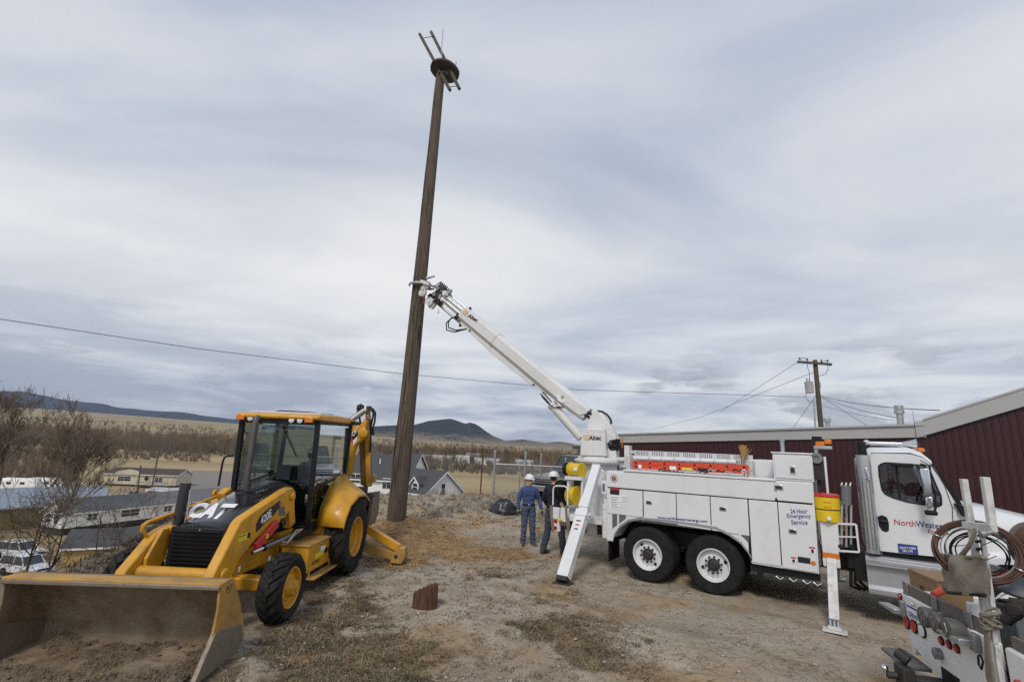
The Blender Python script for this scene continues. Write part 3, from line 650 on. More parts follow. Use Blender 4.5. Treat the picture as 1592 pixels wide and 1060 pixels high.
# ---- pedestal, tail deck
PU, PV = -1.5, 1.22
MB().lathe([(.55, .36), (.62, .43), (2.16, .43), (2.17, .56), (2.22, .60), (2.27, .60), (2.28, .52), (2.34, .52), (2.35, .3)], (PU, PV, 0), (0, 0, 1), 40).build('pedestal', 'truck_white', truck, smooth=30)
MB().b2((-2.15, .22, .92), (-.8, 2.22, 1.04)).b2((-2.2, .20, .74), (-2.12, 2.24, 1.13)).build('tail_deck', 'truck_white', truck, bevel=.01)
ZT = lambda X, Y, v=.18: TP(840 + X / 7.575, 700 + Y / 7.575, v)
for a, b in (((150, 800), (226, 672)), ((242, 835), (335, 682)), ((163, 945), (236, 815))):
    A, B = ZT(*a), ZT(*b); MB().b2((A.x, .16, A.z), (B.x, .21, B.z)).build('tail_panel', 'truck_white', truck, bevel=.008)
for q in ((188, 830), (184, 908)): p = ZT(*q); disc('tail_light', (p.x, .16, p.z), .042, 'lens_red', truck)
p = ZT(230, 820, .1); MB().sphere((p.x, .10, p.z), .045, 12).cyl((p.x, .10, p.z), (p.x, .2, p.z), .025).build('air_coupler', 'yellow_reel', truck)
# hoop rail
hp = [ZT(*q, .2) for q in ((150, 640), (152, 470), (160, 430), (185, 416), (285, 420), (315, 440), (322, 480), (322, 660))]
MB().tube(hp, .018, 8).build('hoop_rail', 'truck_white', truck)
# ropes hung over the hoop
for k, (x0, w_) in enumerate(((95, 60), (275, 50))):
    rp = MB()
    for j in range(5):
        pts_ = []
        for i in range(13):
            t_ = i / 12; X = x0 + w_ * (.5 - .5 * math.cos(math.pi * 2 * t_)) * .6 + j * 7 + 20; Y = 645 + (330 - j * 18) * math.sin(math.pi * t_)
            pts_.append(ZT(X, Y, .13 + .012 * j))
        rp.tube(pts_, .011, 5)
    rp.build('rope_loops', 'rope', truck)
# reels
def reel(c, axis, r, w, core, name, mat_side, mat_core):
    c = Vector(c); a = Vector(axis).normalized()
    o_ = MB().lathe([(-w / 2, core), (-w / 2, r), (-w / 2 + .02, r), (-w / 2 + .03, core * 1.3), (w / 2 - .03, core * 1.3), (w / 2 - .02, r), (w / 2, r), (w / 2, core), (w / 2 - .01, .01)], c, a, 28).build(name, mat_side, truck, smooth=30)
    MB().lathe([(-w / 2 + .028, r * .86), (w / 2 - .028, r * .86)], c, a, 28).build('hose_winding', mat_core, o_)
    return o_
rax = (.25, -1, 0)
p = ZT(272, 470, .45); reel(p, (1, -.5, 0), .235, .2, .08, 'hose_reel', 'black', 'rubber')
p = ZT(405, 530, .42); reel(p, (1, -.25, 0), .225, .22, .07, 'winch_reel', 'yellow_reel', 'yellow_reel')
p = ZT(425, 225, .42); wd = reel(p, (1, -.25, 0), .165, .34, .09, 'winch_drum', 'yellow_reel', 'yellow_reel')
MB().cyl(p - Vector((.30, -.07, 0)), p - Vector((.12, -.03, 0)), .15, .14, 20).build('drum_motor', 'black', wd)
MB().b2(p + Vector((-.20, -.19, -.22)), p + Vector((.22, .1, -.15))).b2(p + Vector((-.17, -.13, -.75)), p + Vector((-.12, .1, -.2))).b2(p + Vector((.18, -.13, -.75)), p + Vector((.23, .1, -.2))).build('reel_stand', 'truck_white', truck)
q_ = p + Vector((.06, -.165, .02)); MB().b2(q_ - Vector((.05, .006, .04)), q_ + Vector((.05, .006, .04))).build('reel_label', 'decal_white', wd)

# ---- outriggers
def outrigger_rear(sv):
    V = lambda v: v if sv < 0 else 2.44 - v
    top = Vector((-1.20, V(.42), 2.14)); ft = Vector((-1.19, V(-1.19), .07)); d_ = ft - top
    P_ = lambda t: top + d_ * t
    ob = MB().bar(P_(0), P_(.6), .195, .15, side=(0, sv, 0)).build('outrigger', 'worn_white' if sv > 0 else 'truck_white', truck, bevel=.012)
    MB().bar(P_(.47), P_(.985), .235, .18, side=(0, sv, 0)).build('outrigger_leg', 'truck_white', ob, bevel=.01)
    MB().bar(P_(.44), P_(.50), .265, .21, side=(0, sv, 0)).build('collar', 'truck_white', ob, bevel=.01)
    MB().bar(P_(.33), P_(.42), .22, .19, side=(0, sv, 0)).build('stop_plate', 'truck_white', ob, bevel=.006)
    MB().bar(P_(.98), P_(1.015), .225, .17, side=(0, sv, 0)).b2(ft + Vector((-.17, -.13, -.075)), ft + Vector((.17, .13, -.045))).build('foot', 'dark_iron', ob)
    MB().bar(P_(.46) + Vector((.14, 0, 0)), Vector((-1.2 + .35, V(.3), .98)), .05, .05).build('brace', 'truck_white', ob)
    hk = P_(.06) + Vector((.14, 0, 0)); MB().tube([hk + Vector((0, 0, .05)), hk + Vector((.07, 0, .02)), hk + Vector((.09, 0, -.15)), hk + Vector((.05, 0, -.2)), hk + Vector((.02, 0, -.12))], .012, 6).build('hook', 'galv', ob)
    if sv < 0:
        for i, m_ in enumerate(('decal_black', 'decal_red', 'decal_black')):
            c = P_(.545 + i * .035); n_ = d_.cross(Vector((1, 0, 0))).normalized(); n_ = n_ if n_.y < 0 else -n_
            c = c + n_ * .093; w_ = (.05, .045, .04)[i]; dd = d_.normalized()
            MB().quad(c - Vector((w_, 0, 0)) - dd * .014, c + Vector((w_, 0, 0)) - dd * .014, c + Vector((w_, 0, 0)) + dd * .014, c - Vector((w_, 0, 0)) + dd * .014).build('leg_sticker', m_, ob, smooth=0)
outrigger_rear(-1); outrigger_rear(1)
def outrigger_front(sv):
    V = lambda v: v if sv < 0 else 2.44 - v
    s_ = -1 if sv < 0 else 1
    ob = MB().b2((3.02, V(.02), .84), (3.25, V(.26), 1.48)).build('outrigger', 'truck_white', truck, bevel=.01)
    MB().b2((3.015, V(.005), .78), (3.255, V(.265), .92)).build('collar', 'truck_white', ob, bevel=.01)
    MB().b2((3.02, V(-.004), .925), (3.25, V(.006), 1.0)).build('reflector', 'lens_amber', ob)
    a, b = Vector((3.14, V(.10), .95)), Vector((3.12, V(-.62), .13))
    MB().bar(a, b, .135, .12, side=(0, s_, 0)).build('outrigger_leg', 'worn_white', ob, bevel=.006)
    f = Vector((3.12, V(-.72), .0)); 
    for k in (-.05, 0, .05): MB().cyl(b + Vector((k, 0, .03)), f + Vector((k, 0, .05)), .016, n=8).build('pin', 'chrome', ob)
    MB().b2(f + Vector((-.155, -.11, .012)), f + Vector((.155, .11, .032))).b2(f + Vector((-.09, -.05, .035)), f + Vector((.09, .05, .075))).build('foot', 'worn_white', ob, bevel=.004)
outrigger_front(-1); outrigger_front(1)

# ---- turret and boom
pl = T.loc(POLE); TL = Vector((PU, PV, 0)); bd = Vector((pl.x - PU, pl.y - PV, 0)).normalized(); bs = Vector((-bd.y, bd.x, 0))
if bs.y > 0: bs = -bs                                  # boom side facing the photographer
def BP(s, z, off=0.0): return TL + bd * s + bs * off + Vector((0, 0, z))
_bo = T.o + T.x * PU + T.y * PV; _bd = T.x * bd.x + T.y * bd.y; _bs = T.x * bs.x + T.y * bs.y
def BX(px, py, off=0.0):
    d_ = ray(px, py); t_ = ((_bo - cam_o).dot(_bs) + off) / d_.dot(_bs); P_ = cam_o + d_ * t_ - _bo
    return (P_.dot(_bd), P_.z)
ZU = lambda X, Y, off=0.0: BX(860 + X / 7.571, 600 + Y / 7.571, off)
ZV = lambda X, Y, off=0.0: BX(620 + X / 3.3118, 400 + Y / 3.3118, off)
ZW = lambda X, Y, off=0.0: BX(630 + X / 8.831, 410 + Y / 8.831, off)
tq = [ZU(395, 490, .22), ZU(415, 400, .22), ZU(470, 300, .22), ZU(520, 290, .22), ZU(570, 350, .22), ZU(640, 540, .22), ZU(740, 585, .22), ZU(745, 870, .22), ZU(365, 880, .22)]
turret = MB().prism(tq, BP(0, 0, .12), bd, (0, 0, 1), bs * .10).prism(tq, BP(0, 0, -.22), bd, (0, 0, 1), bs * .10).build('turret', 'boom_white', truck, bevel=.012)
tp2 = [ZU(520, 310, 0), ZU(600, 330, 0), ZU(680, 450, 0), ZU(745, 560, 0), ZU(745, 860, 0), ZU(560, 860, 0)]
MB().prism(tp2, BP(0, 0, -.2), bd, (0, 0, 1), bs * .39).build('turret_cowl', 'boom_white', turret, bevel=.03)
cq = [ZU(345, 500, .5), ZU(598, 500, .5), ZU(632, 828, .5), ZU(312, 815, .5)]
cover = MB().prism(cq, BP(0, 0, .23), bd, (0, 0, 1), bs * .27).build('turret_cover', 'boom_white', turret, bevel=.02)
bq = [ZU(360, 830, .35), ZU(840, 842, .35), ZU(840, 885, .35), ZU(365, 880, .35)]
MB().prism(bq, BP(0, 0, -.4), bd, (0, 0, 1), bs * .75).build('turret_base', 'boom_white', turret, bevel=.015)
a = ZU(455, 845, .36); MB().b2(BP(a[0] - .03, a[1] - .05, .355), BP(a[0] + .03, a[1] + .04, .37)).build('turret_marker', 'decal_red', turret)
A, B = ZU(418, 637, .51), ZU(567, 637, .51); C_ = ZU(430, 580, .51)
text('brand_lettering', 'Altec', BP(A[0], A[1], .505), BP(*B, .505) - BP(*A, .505), (0, 0, 1), (BP(*B) - BP(*A)).length, C_[1] - A[1], 'decal_black', cover, bold=.03)
def altec_logo(f, X, Y, S, off, parent, place):
    for k, (r_, m_) in enumerate(((1.0, 'decal_orange'), (.78, 'boom_white'), (.58, 'decal_orange'), (.38, 'boom_white'), (.18, 'decal_orange'))):
        MB().quad(*[place(f, X + (a * r_) * S, Y + b * r_ * S, off + .002 * k) for a, b in ((-1, 1), (1, 1), (1, -1), (-1, -1))]).build('logo_square', m_, parent, smooth=0, fix=False)
altec_logo(ZU, 387, 605, 30, .505, cover, lambda f, X, Y, o_: BP(*f(X, Y, o_), o_))
# rotary motor, swivel and hoses on the turret's rear
for i in range(9):
    a = ZU(690 + (i * 37) % 90, 600 + (i * 61) % 190, .1); MB().b2(BP(a[0] - .05, a[1] - .045, .02 + .03 * (i % 4)), BP(a[0] + .05, a[1] + .05, .2 + .03 * (i % 3))).build('control_valve', 'black' if i % 3 else 'dark_iron', turret, bevel=.01)
a = ZU(705, 695, .2); MB().lathe([(-.1, .16), (.06, .16), (.07, .13), (.07, .01)], BP(*a, .15), bs, 24).build('swing_motor', 'black', turret)
a = ZU(812, 660, .2); MB().b2(BP(a[0] - .012, a[1] - .12, .15), BP(a[0] + .012, a[1] + .12, .19)).build('gauge_tag', 'lens_amber', turret)
for off, q in ((.12, ((330, 300), (400, 305), (455, 335), (505, 390), (515, 490))), (.16, ((320, 340), (380, 335), (425, 370), (445, 420), (448, 490))), (.05, ((515, 292), (575, 300), (640, 340), (680, 400), (685, 445)))):
    MB().tube([BP(*ZU(X, Y, off), off) for X, Y in q], .036 if off > .1 else .026, 10).build('hydraulic_hose', 'black', turret)
# main boom: octagonal outer section between photo-measured ends
e1, e0 = ZV(333, 292), ZV(948, 800)
ax2 = Vector((e1[0] - e0[0], e1[1] - e0[1])).normalized(); nx2 = Vector((-ax2.y, ax2.x))      # along, up (in the boom plane)
blen = (Vector(e1) - Vector(e0)).length
if nx2.y < 0: nx2 = -nx2
A3 = bd * ax2.x + Vector((0, 0, ax2.y)); U3 = bd * nx2.x + Vector((0, 0, nx2.y)); O3 = BP(*e0)
def BL(l, up, off): return O3 + A3 * l + U3 * up + bs * off
def octo(hw, top, bot, ch):
    return [(hw, bot + ch), (hw, top - ch), (hw - ch, top), (-hw + ch, top), (-hw, top - ch), (-hw, bot + ch), (-hw + ch, bot), (hw - ch, bot)]
def boom_ring(l, prof): return [BL(l, b, a) for a, b in prof]
boom = MB().loft([boom_ring(-.12, octo(.19, .21, -.15, .07)), boom_ring(.4, octo(.21, .23, -.20, .09)), boom_ring(blen, octo(.20, .225, -.20, .085))]).build('boom', 'boom_white', turret, bevel=.008)
MB().loft([boom_ring(.95, [(.11, -.18), (.11, -.205), (-.11, -.205), (-.11, -.18)]), boom_ring(1.6, [(.12, -.18), (.12, -.30), (-.12, -.30), (-.12, -.18)]), boom_ring(2.9, [(.12, -.18), (.12, -.34), (-.12, -.34), (-.12, -.18)]), boom_ring(blen - .15, [(.11, -.18), (.11, -.27), (-.11, -.27), (-.11, -.18)])]).build('boom_keel', 'boom_white', boom, bevel=.008)
for l, u_ in ((1.45, -.24), (3.95, -.235)): MB().cyl(BL(l, u_, .115), BL(l, u_, .135), .026, n=12).build('boom_port', 'black', boom)
lj = (Vector(ZV(505, 430)) - Vector(e0)).dot(ax2); MB().loft([boom_ring(lj - .006, octo(.213, .235, -.21, .09)), boom_ring(lj + .006, octo(.213, .235, -.21, .09))]).build('boom_seam', 'worn_white', boom)
c = ZV(838, 722, .22); MB().prism([(.14 * math.cos(t_) , .11 * math.sin(t_)) for t_ in [math.pi + math.pi * i / 12 for i in range(13)]], BP(*c, .212), -A3, U3, bs * .012).build('angle_gauge', 'decal_white', boom)
MB().bar(BP(*c, .235), BP(*c, .235) + U3 * .07, .05, .03).build('angle_pointer', 'galv', boom)
A, B = ZV(350, 312, .21), ZV(398, 340, .21)
dr = (BP(*B) - BP(*A)).normalized()
text('brand_lettering', 'Altec', BP(*ZV(351, 306, .21), .207), dr, U3 if dr.dot(A3) < 0 else U3, .36, .12, 'decal_black', boom, bold=.03)
lo_ = BP(*ZV(342, 284, .21), .207)
for k, (r_, m_) in enumerate(((.075, 'decal_orange'), (.056, 'boom_white'), (.042, 'decal_orange'), (.026, 'boom_white'))):
    MB().quad(*[lo_ + bs * (.002 * k) + A3 * (a * r_) + U3 * (b * r_) for a, b in ((-1, 1), (1, 1), (1, -1), (-1, -1))]).build('logo_square', m_, boom, smooth=0, fix=False)
# extension section
tipl = (Vector(ZV(205, 205)) - Vector(e0)).dot(ax2)
MB().loft([boom_ring(blen - .4, octo(.15, .16, -.13, .03)), boom_ring(tipl, octo(.15, .16, -.13, .03))]).build('boom_extension', 'boom_white', boom, bevel=.006)
for o_, u_ in ((.165, .08), (.165, -.04), (.0, .18)): MB().cyl(BL(blen - .3, u_, o_), BL(tipl, u_, o_), .03, n=10).build('extension_tube', 'alum', boom)
MB().cyl(BL(blen - .5, -.25, .03), BL(tipl - .02, -.25, .03), .038, n=12).build('winch_line_tube', 'galv', boom)
for k, (r_, l0) in enumerate(((.30, .05), (.2, .02))):
    pts_ = [BL(blen + l0 - .05, -.1, .15), BL(blen + .12, -.25 - r_ * .2, .2), BL(blen + .16 - .04 * k, -.32 - r_ * .6, .2), BL(blen + .02, -.38 - r_ * .9, .18), BL(blen - .22, -.36 - r_ * .6, .15), BL(blen - .45, -.26, .12)]
    MB().tube(pts_, .019, 8).build('hydraulic_hose', 'black', boom)
for l, u_, o_, s_ in ((blen + .02, -.12, .15, .09), (blen + .06, -.2, .12, .07), (blen - .1, .25, .05, .06), (blen - .2, -.3, .1, .06)):
    MB().box(BL(l, u_, o_), (s_, s_, s_ * 1.4)).build('hose_block', 'dark_iron', boom, bevel=.01)
# tip: winch head and pole guide clasping the pole
rnd = random.Random(4)
tip = MB().bar(BL(tipl - .16, .02, 0), BL(tipl + .1, .02, 0), .42, .46).build('boom_tip', 'dark_iron', boom, bevel=.03)
for i in range(22):
    l = tipl + rnd.uniform(-.28, .12); MB().box(BL(l, rnd.uniform(-.22, .30), rnd.uniform(-.1, .26)), [rnd.uniform(.05, .15) for _ in range(3)], Matrix.Rotation(rnd.uniform(0, 3), 3, 'Y')).build('tip_fitting', rnd.choice(['galv', 'dark_iron', 'boom_white', 'steel_grey']), tip, bevel=.012)
for i in range(5):
    l = tipl - .2 + i * .07; MB().tube([BL(l, .15, .2), BL(l + .05, .34, .17), BL(l + .12, .3, .1), BL(l + .14, .1, .2)], .016, 6).build('hydraulic_hose', 'black', tip)
PZ = lambda z: Vector((pl.x, pl.y, z))
def pole_at(z):
    b_ = T.loc(POLE); t_ = T.loc(POLE_TOP); f = (z - b_.z) / (t_.z - b_.z); return b_.lerp(t_, f)
POLE_TOP = aty(685, 116, POLE.y + .0)
gz = BX(665, 449)[1]; sw = BX(655, 448)[1]
for X, Y, r_ in ((240, 400, .115), (335, 520, .13), (260, 335, .09)):
    c = ZW(X, Y, .22); MB().lathe([(-.05, r_), (.05, r_), (.055, r_ * .9), (.03, r_ * .75), (.03, r_ * .4), (.07, r_ * .35), (.07, .005)], BP(*c, .22), bs, 22).build('sheave', 'boom_white', tip)
c = ZW(350, 530, .2); MB().prism([(-.16, .17), (.10, .20), (.17, .06), (.06, -.16), (-.05, -.2), (-.2, -.02)], BP(*c, .10), bd, (0, 0, 1), bs * .1).build('sheave_guard', 'boom_white', tip, bevel=.01)
pc = pole_at(gz + .12); prd = .255
for hs_, s_ in ((.0, 1), (.09, -1)):
    arc = []
    for i in range(13):
        th = R(-60 + i * 19) ; v_ = -bd * math.cos(th) + bs * math.sin(th) * s_; arc.append(pc + v_ * (prd + .055) + Vector((0, 0, hs_ + .02 * math.sin(th))))
    MB().tube([pc - bd * .55 + bs * .2 * s_ * .3 + Vector((0, 0, hs_ - .15))] + arc, [.03] + [.042] * 9 + [.036, .03, .024, .016], 8).build('pole_guide_tong', 'galv', tip)
a = ZW(215, 245, .3); b = ZW(330, 290, .25); MB().bar(BP(*a, .3), BP(*b, .25), .12, .09).build('guide_arm', 'boom_white', tip, bevel=.01)
a = ZW(290, 200, .25); b = ZW(395, 160, .25); MB().bar(BP(*a, .25), BP(*b, .2), .09, .06, w2=.05, h2=.05).build('guide_stay', 'galv', tip, bevel=.01)
hk = BP(*ZW(455, 655, .05), .05); MB().tube([hk + Vector((0, 0, .08)), hk + Vector((.02, 0, 0)), hk + Vector((.03, 0, -.05)), hk + Vector((0, 0, -.07)), hk + Vector((-.03, 0, -.04)), hk], .009, 6).build('shackle', 'galv', tip)
# lift cylinder
a, b = ZU(330, 610, .0), ZV(790, 760, .0)
c0, c1 = BP(*a), BP(*b)
cy_ = MB().cyl(c0, c0.lerp(c1, 1.0), .115, n=20).build('lift_cylinder', 'boom_white', turret)
MB().cyl(c1, c1 + (c1 - c0).normalized() * .42, .06, n=14).build('cylinder_rod', 'chrome', cy_)
MB().cyl(c1 - (c1 - c0).normalized() * .05, c1 + (c1 - c0).normalized() * .03, .128, n=20).build('cylinder_gland', 'boom_white', cy_)
for k, off in enumerate((.1, .14)): MB().tube([BP(*ZV(735 + k * 8, 715, off), off), BP(*ZV(765, 750, off), off), BP(*ZV(800, 772, off), off), BP(*ZV(850, 775 - 8 * k, off), off)], .012, 6).build('hydraulic_hose', 'black', cy_)

# ---- cab
CV0, CV1 = .12, 2.32
outer = [ZC(*q, CV0) for q in [(250, 608), (238, 400), (222, 200), (216, 150), (235, 138), (420, 142), (480, 158), (520, 190), (560, 250), (620, 345), (650, 400), (640, 480), (610, 640), (560, 640), (400, 625)]]
inner = [ZC(*q, CV0) for q in [(268, 200), (285, 186), (310, 184), (480, 196), (512, 212), (545, 290), (570, 345), (573, 392), (545, 397), (480, 386), (400, 372), (335, 352), (300, 335), (285, 315), (272, 250)]]
def resample(poly, c, n=64):
    out = []
    for k in range(n):
        th = 2 * math.pi * k / n; d_ = Vector((math.cos(th), math.sin(th))); best = None
        for i in range(len(poly)):
            a = Vector(poly[i]) - c; b = Vector(poly[(i + 1) % len(poly)]) - c; e_ = b - a
            den = d_.x * e_.y - d_.y * e_.x
            if abs(den) < 1e-9: continue
            t_ = (a.x * e_.y - a.y * e_.x) / den; s_ = (a.x * d_.y - a.y * d_.x) / den
            if t_ > 0 and -1e-6 <= s_ <= 1 + 1e-6 and (best is None or t_ > best): best = t_
        out.append(c + d_ * best)
    return out
def ring_panel(outer_, inner_, place, th):
    """plate with an opening; place(a, b, depth) -> 3d"""
    c = Vector((sum(p[0] for p in inner_) / len(inner_), sum(p[1] for p in inner_) / len(inner_)))
    o_ = resample(outer_, c); i_ = resample(inner_, c); n = len(o_); mb = MB()
    mb.loft([[place(*p, 0) for p in i_], [place(*p, 0) for p in o_], [place(*p, th) for p in o_], [place(*p, th) for p in i_], [place(*p, 0) for p in i_]], cap=False)
    return mb, [place(*p, th * .5) for p in i_]
o2 = [(p.x, p.z) for p in outer]; i2 = [(p.x, p.z) for p in inner]
cab = None
for v, th in ((CV0, .05), (CV1, -.05)):
    mb, rim_ = ring_panel(o2, i2, lambda a, b, d_, v=v: Vector((a, v + d_, b)), th)
    o_ = mb.build('cab_side', 'truck_white', truck, smooth=30)
    MB().add(rim_, [tuple(range(len(rim_)))]).build('side_window', 'truck_glass', o_, smooth=0)
    if v == CV0:
        near_cab = o_
        MB().tube([q + Vector((0, -.028, 0)) for q in rim_], .012, 6, closed=True).build('window_seal', 'black', o_)
        # window split bar, seams
        a, b = ZC(352, 186, CV0), ZC(372, 362, CV0); MB().bar((a.x, CV0 + .02, a.z), (b.x, CV0 + .02, b.z), .02, .03).build('window_divider', 'black', o_)
        MB().tube([Vector((q.x, CV0 - .004, q.z)) for q in [ZC(*w_, CV0) for w_ in [(250, 600), (240, 430), (226, 220), (220, 160)]]], .006, 5).build('door_seam', 'interior_grey', o_)
        MB().tube([Vector((q.x, CV0 - .004, q.z)) for q in [ZC(*w_, CV0) for w_ in [(470, 172), (535, 205), (590, 300), (625, 400), (628, 470)]]], .006, 5).build('door_seam', 'interior_grey', o_)
        hq = [ZC(*w_, CV0) for w_ in [(262, 445), (285, 437), (308, 448), (318, 475), (318, 512), (305, 520), (285, 512), (270, 490)]]
        hd = MB().prism([(q.x, q.z) for q in hq], (0, CV0 - .012, 0), (1, 0, 0), (0, 0, 1), (0, .014, 0)).build('door_handle', 'black', o_, bevel=.006)
        a, b = ZC(270, 462, CV0), ZC(312, 470, CV0); MB().bar((a.x, CV0 - .03, a.z), (b.x, CV0 - .03, b.z), .03, .025).build('handle_grip', 'black_gloss', hd, bevel=.006)
        q = plate('registration_sign', ZC(365, 618, CV0), ZC(455, 585, CV0), CV0 - .003, 'decal_blue', o_)
        A, B = ZC(370, 601, CV0), ZC(450, 604, CV0)
        text('lettering', 'USDOT 410856', (A.x, CV0 - .011, A.z), (B - A), (0, 0, 1), (B - A).length, .036, 'decal_white', q, bold=.012)
        A, B = ZC(386, 616, CV0), ZC(434, 618, CV0); text('lettering', 'MVI 3190', (A.x, CV0 - .011, A.z), (B - A), (0, 0, 1), (B - A).length, .034, 'decal_white', q, bold=.012)
        def crow(s, a, b, h, mat_):
            A, B, C_ = ZC(*a, CV0), ZC(*b, CV0), ZC(a[0], a[1] - h, CV0); text('lettering', s, (A.x, CV0 - .006, A.z), B - A, (0, 0, 1), (B - A).length, C_.z - A.z, mat_, o_, bold=.004)
        crow('North', (345, 484), (449, 494), 28, 'decal_red'); crow('Western', (450, 494), (598, 508), 30, 'decal_blue'); crow('Energy', (510, 528), (608, 540), 22, 'decal_red')
# roof, back, front between the two sides
top = [q for q in o2]
us = [(ZC(216, 150, CV0).x, ZC(216, 150, CV0).z), (ZC(235, 138, CV0).x, ZC(235, 138, CV0).z + .02), (ZC(420, 142, CV0).x, ZC(420, 142, CV0).z + .03), (ZC(480, 158, CV0).x, ZC(480, 158, CV0).z + .02), (ZC(520, 190, CV0).x + .02, ZC(520, 190, CV0).z)]
RU0, RU1 = us[0][0] - .0, us[-1][0]
roof = MB().loft([[Vector((a, v, b + dz)) for a, b in us] for v, dz in ((CV0, -.01), (CV0 + .08, .05), (CV0 + .3, .08), (CV1 - .3, .08), (CV1 - .08, .05), (CV1, -.01))], closed=False).build('cab_roof', 'truck_white', truck, smooth=60)
MB().b2((us[0][0] - .16, CV0 + .1, 1.0), (us[0][0] - .02, CV1 - .1, 2.56)).build('cab_back', 'truck_white', truck, bevel=.05, seg=3)
bw = MB().b2((us[0][0] - .175, CV0 + .14, 2.0), (us[0][0] - .158, CV0 + .55, 2.42)).build('rear_window', 'dark_glass', truck)
MB().b2((us[0][0] - .04, CV0 + .03, 1.05), (us[0][0] + .05, CV1 - .03, 2.60)).build('cab_bulkhead', 'interior_grey', truck)
wb = ZC(640, 388, CV0)
ws = MB().add([(RU1 + .0, CV0 + .03, us[-1][1] + .0), (RU1, CV1 - .03, us[-1][1]), (wb.x + .06, CV1 - .03, wb.z), (wb.x + .06, CV0 + .03, wb.z)], [(0, 1, 2, 3)]).build('windshield', 'truck_glass', truck, smooth=0)
for v in (CV0 + .02, CV1 - .02): MB().bar((RU1, v, us[-1][1]), (wb.x + .06, v, wb.z), .05, .05).build('windshield_frame', 'black', truck)
MB().b2((wb.x - .12, CV0 + .02, 1.05), (wb.x + .16, CV1 - .02, wb.z + .0)).build('cowl', 'truck_white', truck, bevel=.02)
# cab inside: floor, dash, wheel, seats
MB().b2((3.66, .2, 1.02), (4.85, 2.25, 1.12)).build('cab_floor', 'interior', truck)
MB().b2((4.5, .2, 1.12), (4.88, 2.25, 1.82)).build('dashboard', 'interior', truck, bevel=.06)
for v in (.62, 1.75):
    st = MB().b2((3.75, v - .25, 1.2), (4.25, v + .25, 1.5)).build('seat', 'interior', truck, bevel=.05)
    MB().b2((3.70, v - .24, 1.45), (3.86, v + .24, 2.2)).build('seat_back', 'interior', st, bevel=.06)
MB().tube([Vector((4.42, .62 + .0, 1.92)) + Vector((math.sin(t_) * .06, math.cos(t_) * .21, math.sin(t_) * .20)) for t_ in [2 * math.pi * i / 20 for i in range(20)]], .016, 6, closed=True).build('steering_wheel', 'black', truck)
# hood, fender, grille, bumper
rings = []
for u, z0, z1, va, vb in ((4.9, 1.2, 1.90, .2, 2.24), (5.2, 1.15, 1.87, .26, 2.18), (5.8, 1.1, 1.74, .34, 2.10), (6.25, 1.05, 1.60, .42, 2.02), (6.42, 1.0, 1.40, .5, 1.94)):
    rings.append([Vector((u, a, b)) for a, b in ((va, z0), (va, z1 - .22), (va + .06, z1 - .08), (va + .2, z1 - .01), (1.22, z1 + .03), (vb - .2, z1 - .01), (vb - .06, z1 - .08), (vb, z1 - .22), (vb, z0))])
MB().loft(rings).build('hood', 'truck_white', truck, smooth=50)
for sv, va in ((0, .12), (1, 2.32)):
    s_ = 1 if sv == 0 else -1
    fr = []
    for k in range(11):
        th = R(15 + k * 15); fr.append([Vector((5.35 + math.cos(th) * r_, va + dv * s_, .52 + math.sin(th) * r_ * 1.05)) for r_, dv in ((.60, 0), (.68, .0), (.74, .12), (.74, .34), (.60, .34))])
    MB().loft(fr).build('fender', 'truck_white', truck, smooth=50)
MB().b2((6.40, .6, .8), (6.46, 1.84, 1.36)).build('grille', 'chrome', truck, bevel=.02)
MB().b2((6.35, .15, .5), (6.6, 2.29, .8)).build('bumper', 'chrome', truck, bevel=.04)
for v in (.55, 1.89): disc('headlight', (6.42, v, 1.15), .1, 'lens_clear', truck, axis=(1, 0, 0))
a = ZC(645, 400, .05); MB().prism([(-.02, .06), (.12, .02), (.16, -.14), (.05, -.12)], (a.x, .06, a.z), (1, 0, 0), (0, 0, 1), (0, .06, 0)).build('hood_mirror', 'black', truck, bevel=.01)
# steps and tank
a, b = ZC(190, 632, .0), ZC(528, 668, .0); c, d_ = ZC(203, 800, 0), ZC(420, 830, 0)
z1, z2 = 1.02, .46
tk = MB().prism([(.0, 1.03), (.0, .98), (-.07, .96), (-.07, .90), (.0, .88), (.02, .60), (-.02, .56), (-.02, .48), (.10, .44), (.5, .44), (.5, 1.03)], (3.60, .02, 0), (0, 1, 0), (0, 0, 1), (1.02, 0, 0)).build('step_tank', 'step_alum', truck, bevel=.008)
for z in (.985, .955, .92, .54, .515): MB().b2((3.6, -.062 if z > .8 else -.012, z - .006), (4.62, -.045 if z > .8 else .0, z + .006)).build('tread_rib', 'step_alum', tk)
MB().b2((3.45, .1, .62), (3.6, .8, 1.08)).build('under_cab_box', 'black', truck)
# mirror
mr = MB().tube([Vector((q.x, -.10, q.z)) for q in [ZC(*w_, -.1) for w_ in [(470, 190), (515, 200), (520, 270), (540, 330), (545, 400), (535, 432)]]], .016, 8).build('mirror_arm', 'black', truck)
q = [ZC(*w_, -.14) for w_ in [(465, 212), (512, 208), (528, 330), (490, 345)]]; MB().prism([(p.x, p.z) for p in q], (0, -.17, 0), (1, 0, 0), (0, 0, 1), (0, .09, 0)).build('mirror_head', 'chrome', mr, bevel=.02)
q = [ZC(*w_, -.14) for w_ in [(492, 350), (528, 345), (533, 400), (500, 410)]]; MB().prism([(p.x, p.z) for p in q], (0, -.17, 0), (1, 0, 0), (0, 0, 1), (0, .07, 0)).build('convex_mirror', 'chrome', mr, bevel=.02)
q = ZC(520, 425, -.12); MB().b2((q.x - .07, -.16, q.z - .04), (q.x + .08, -.05, q.z + .03)).build('mirror_bracket', 'black', mr, bevel=.02)
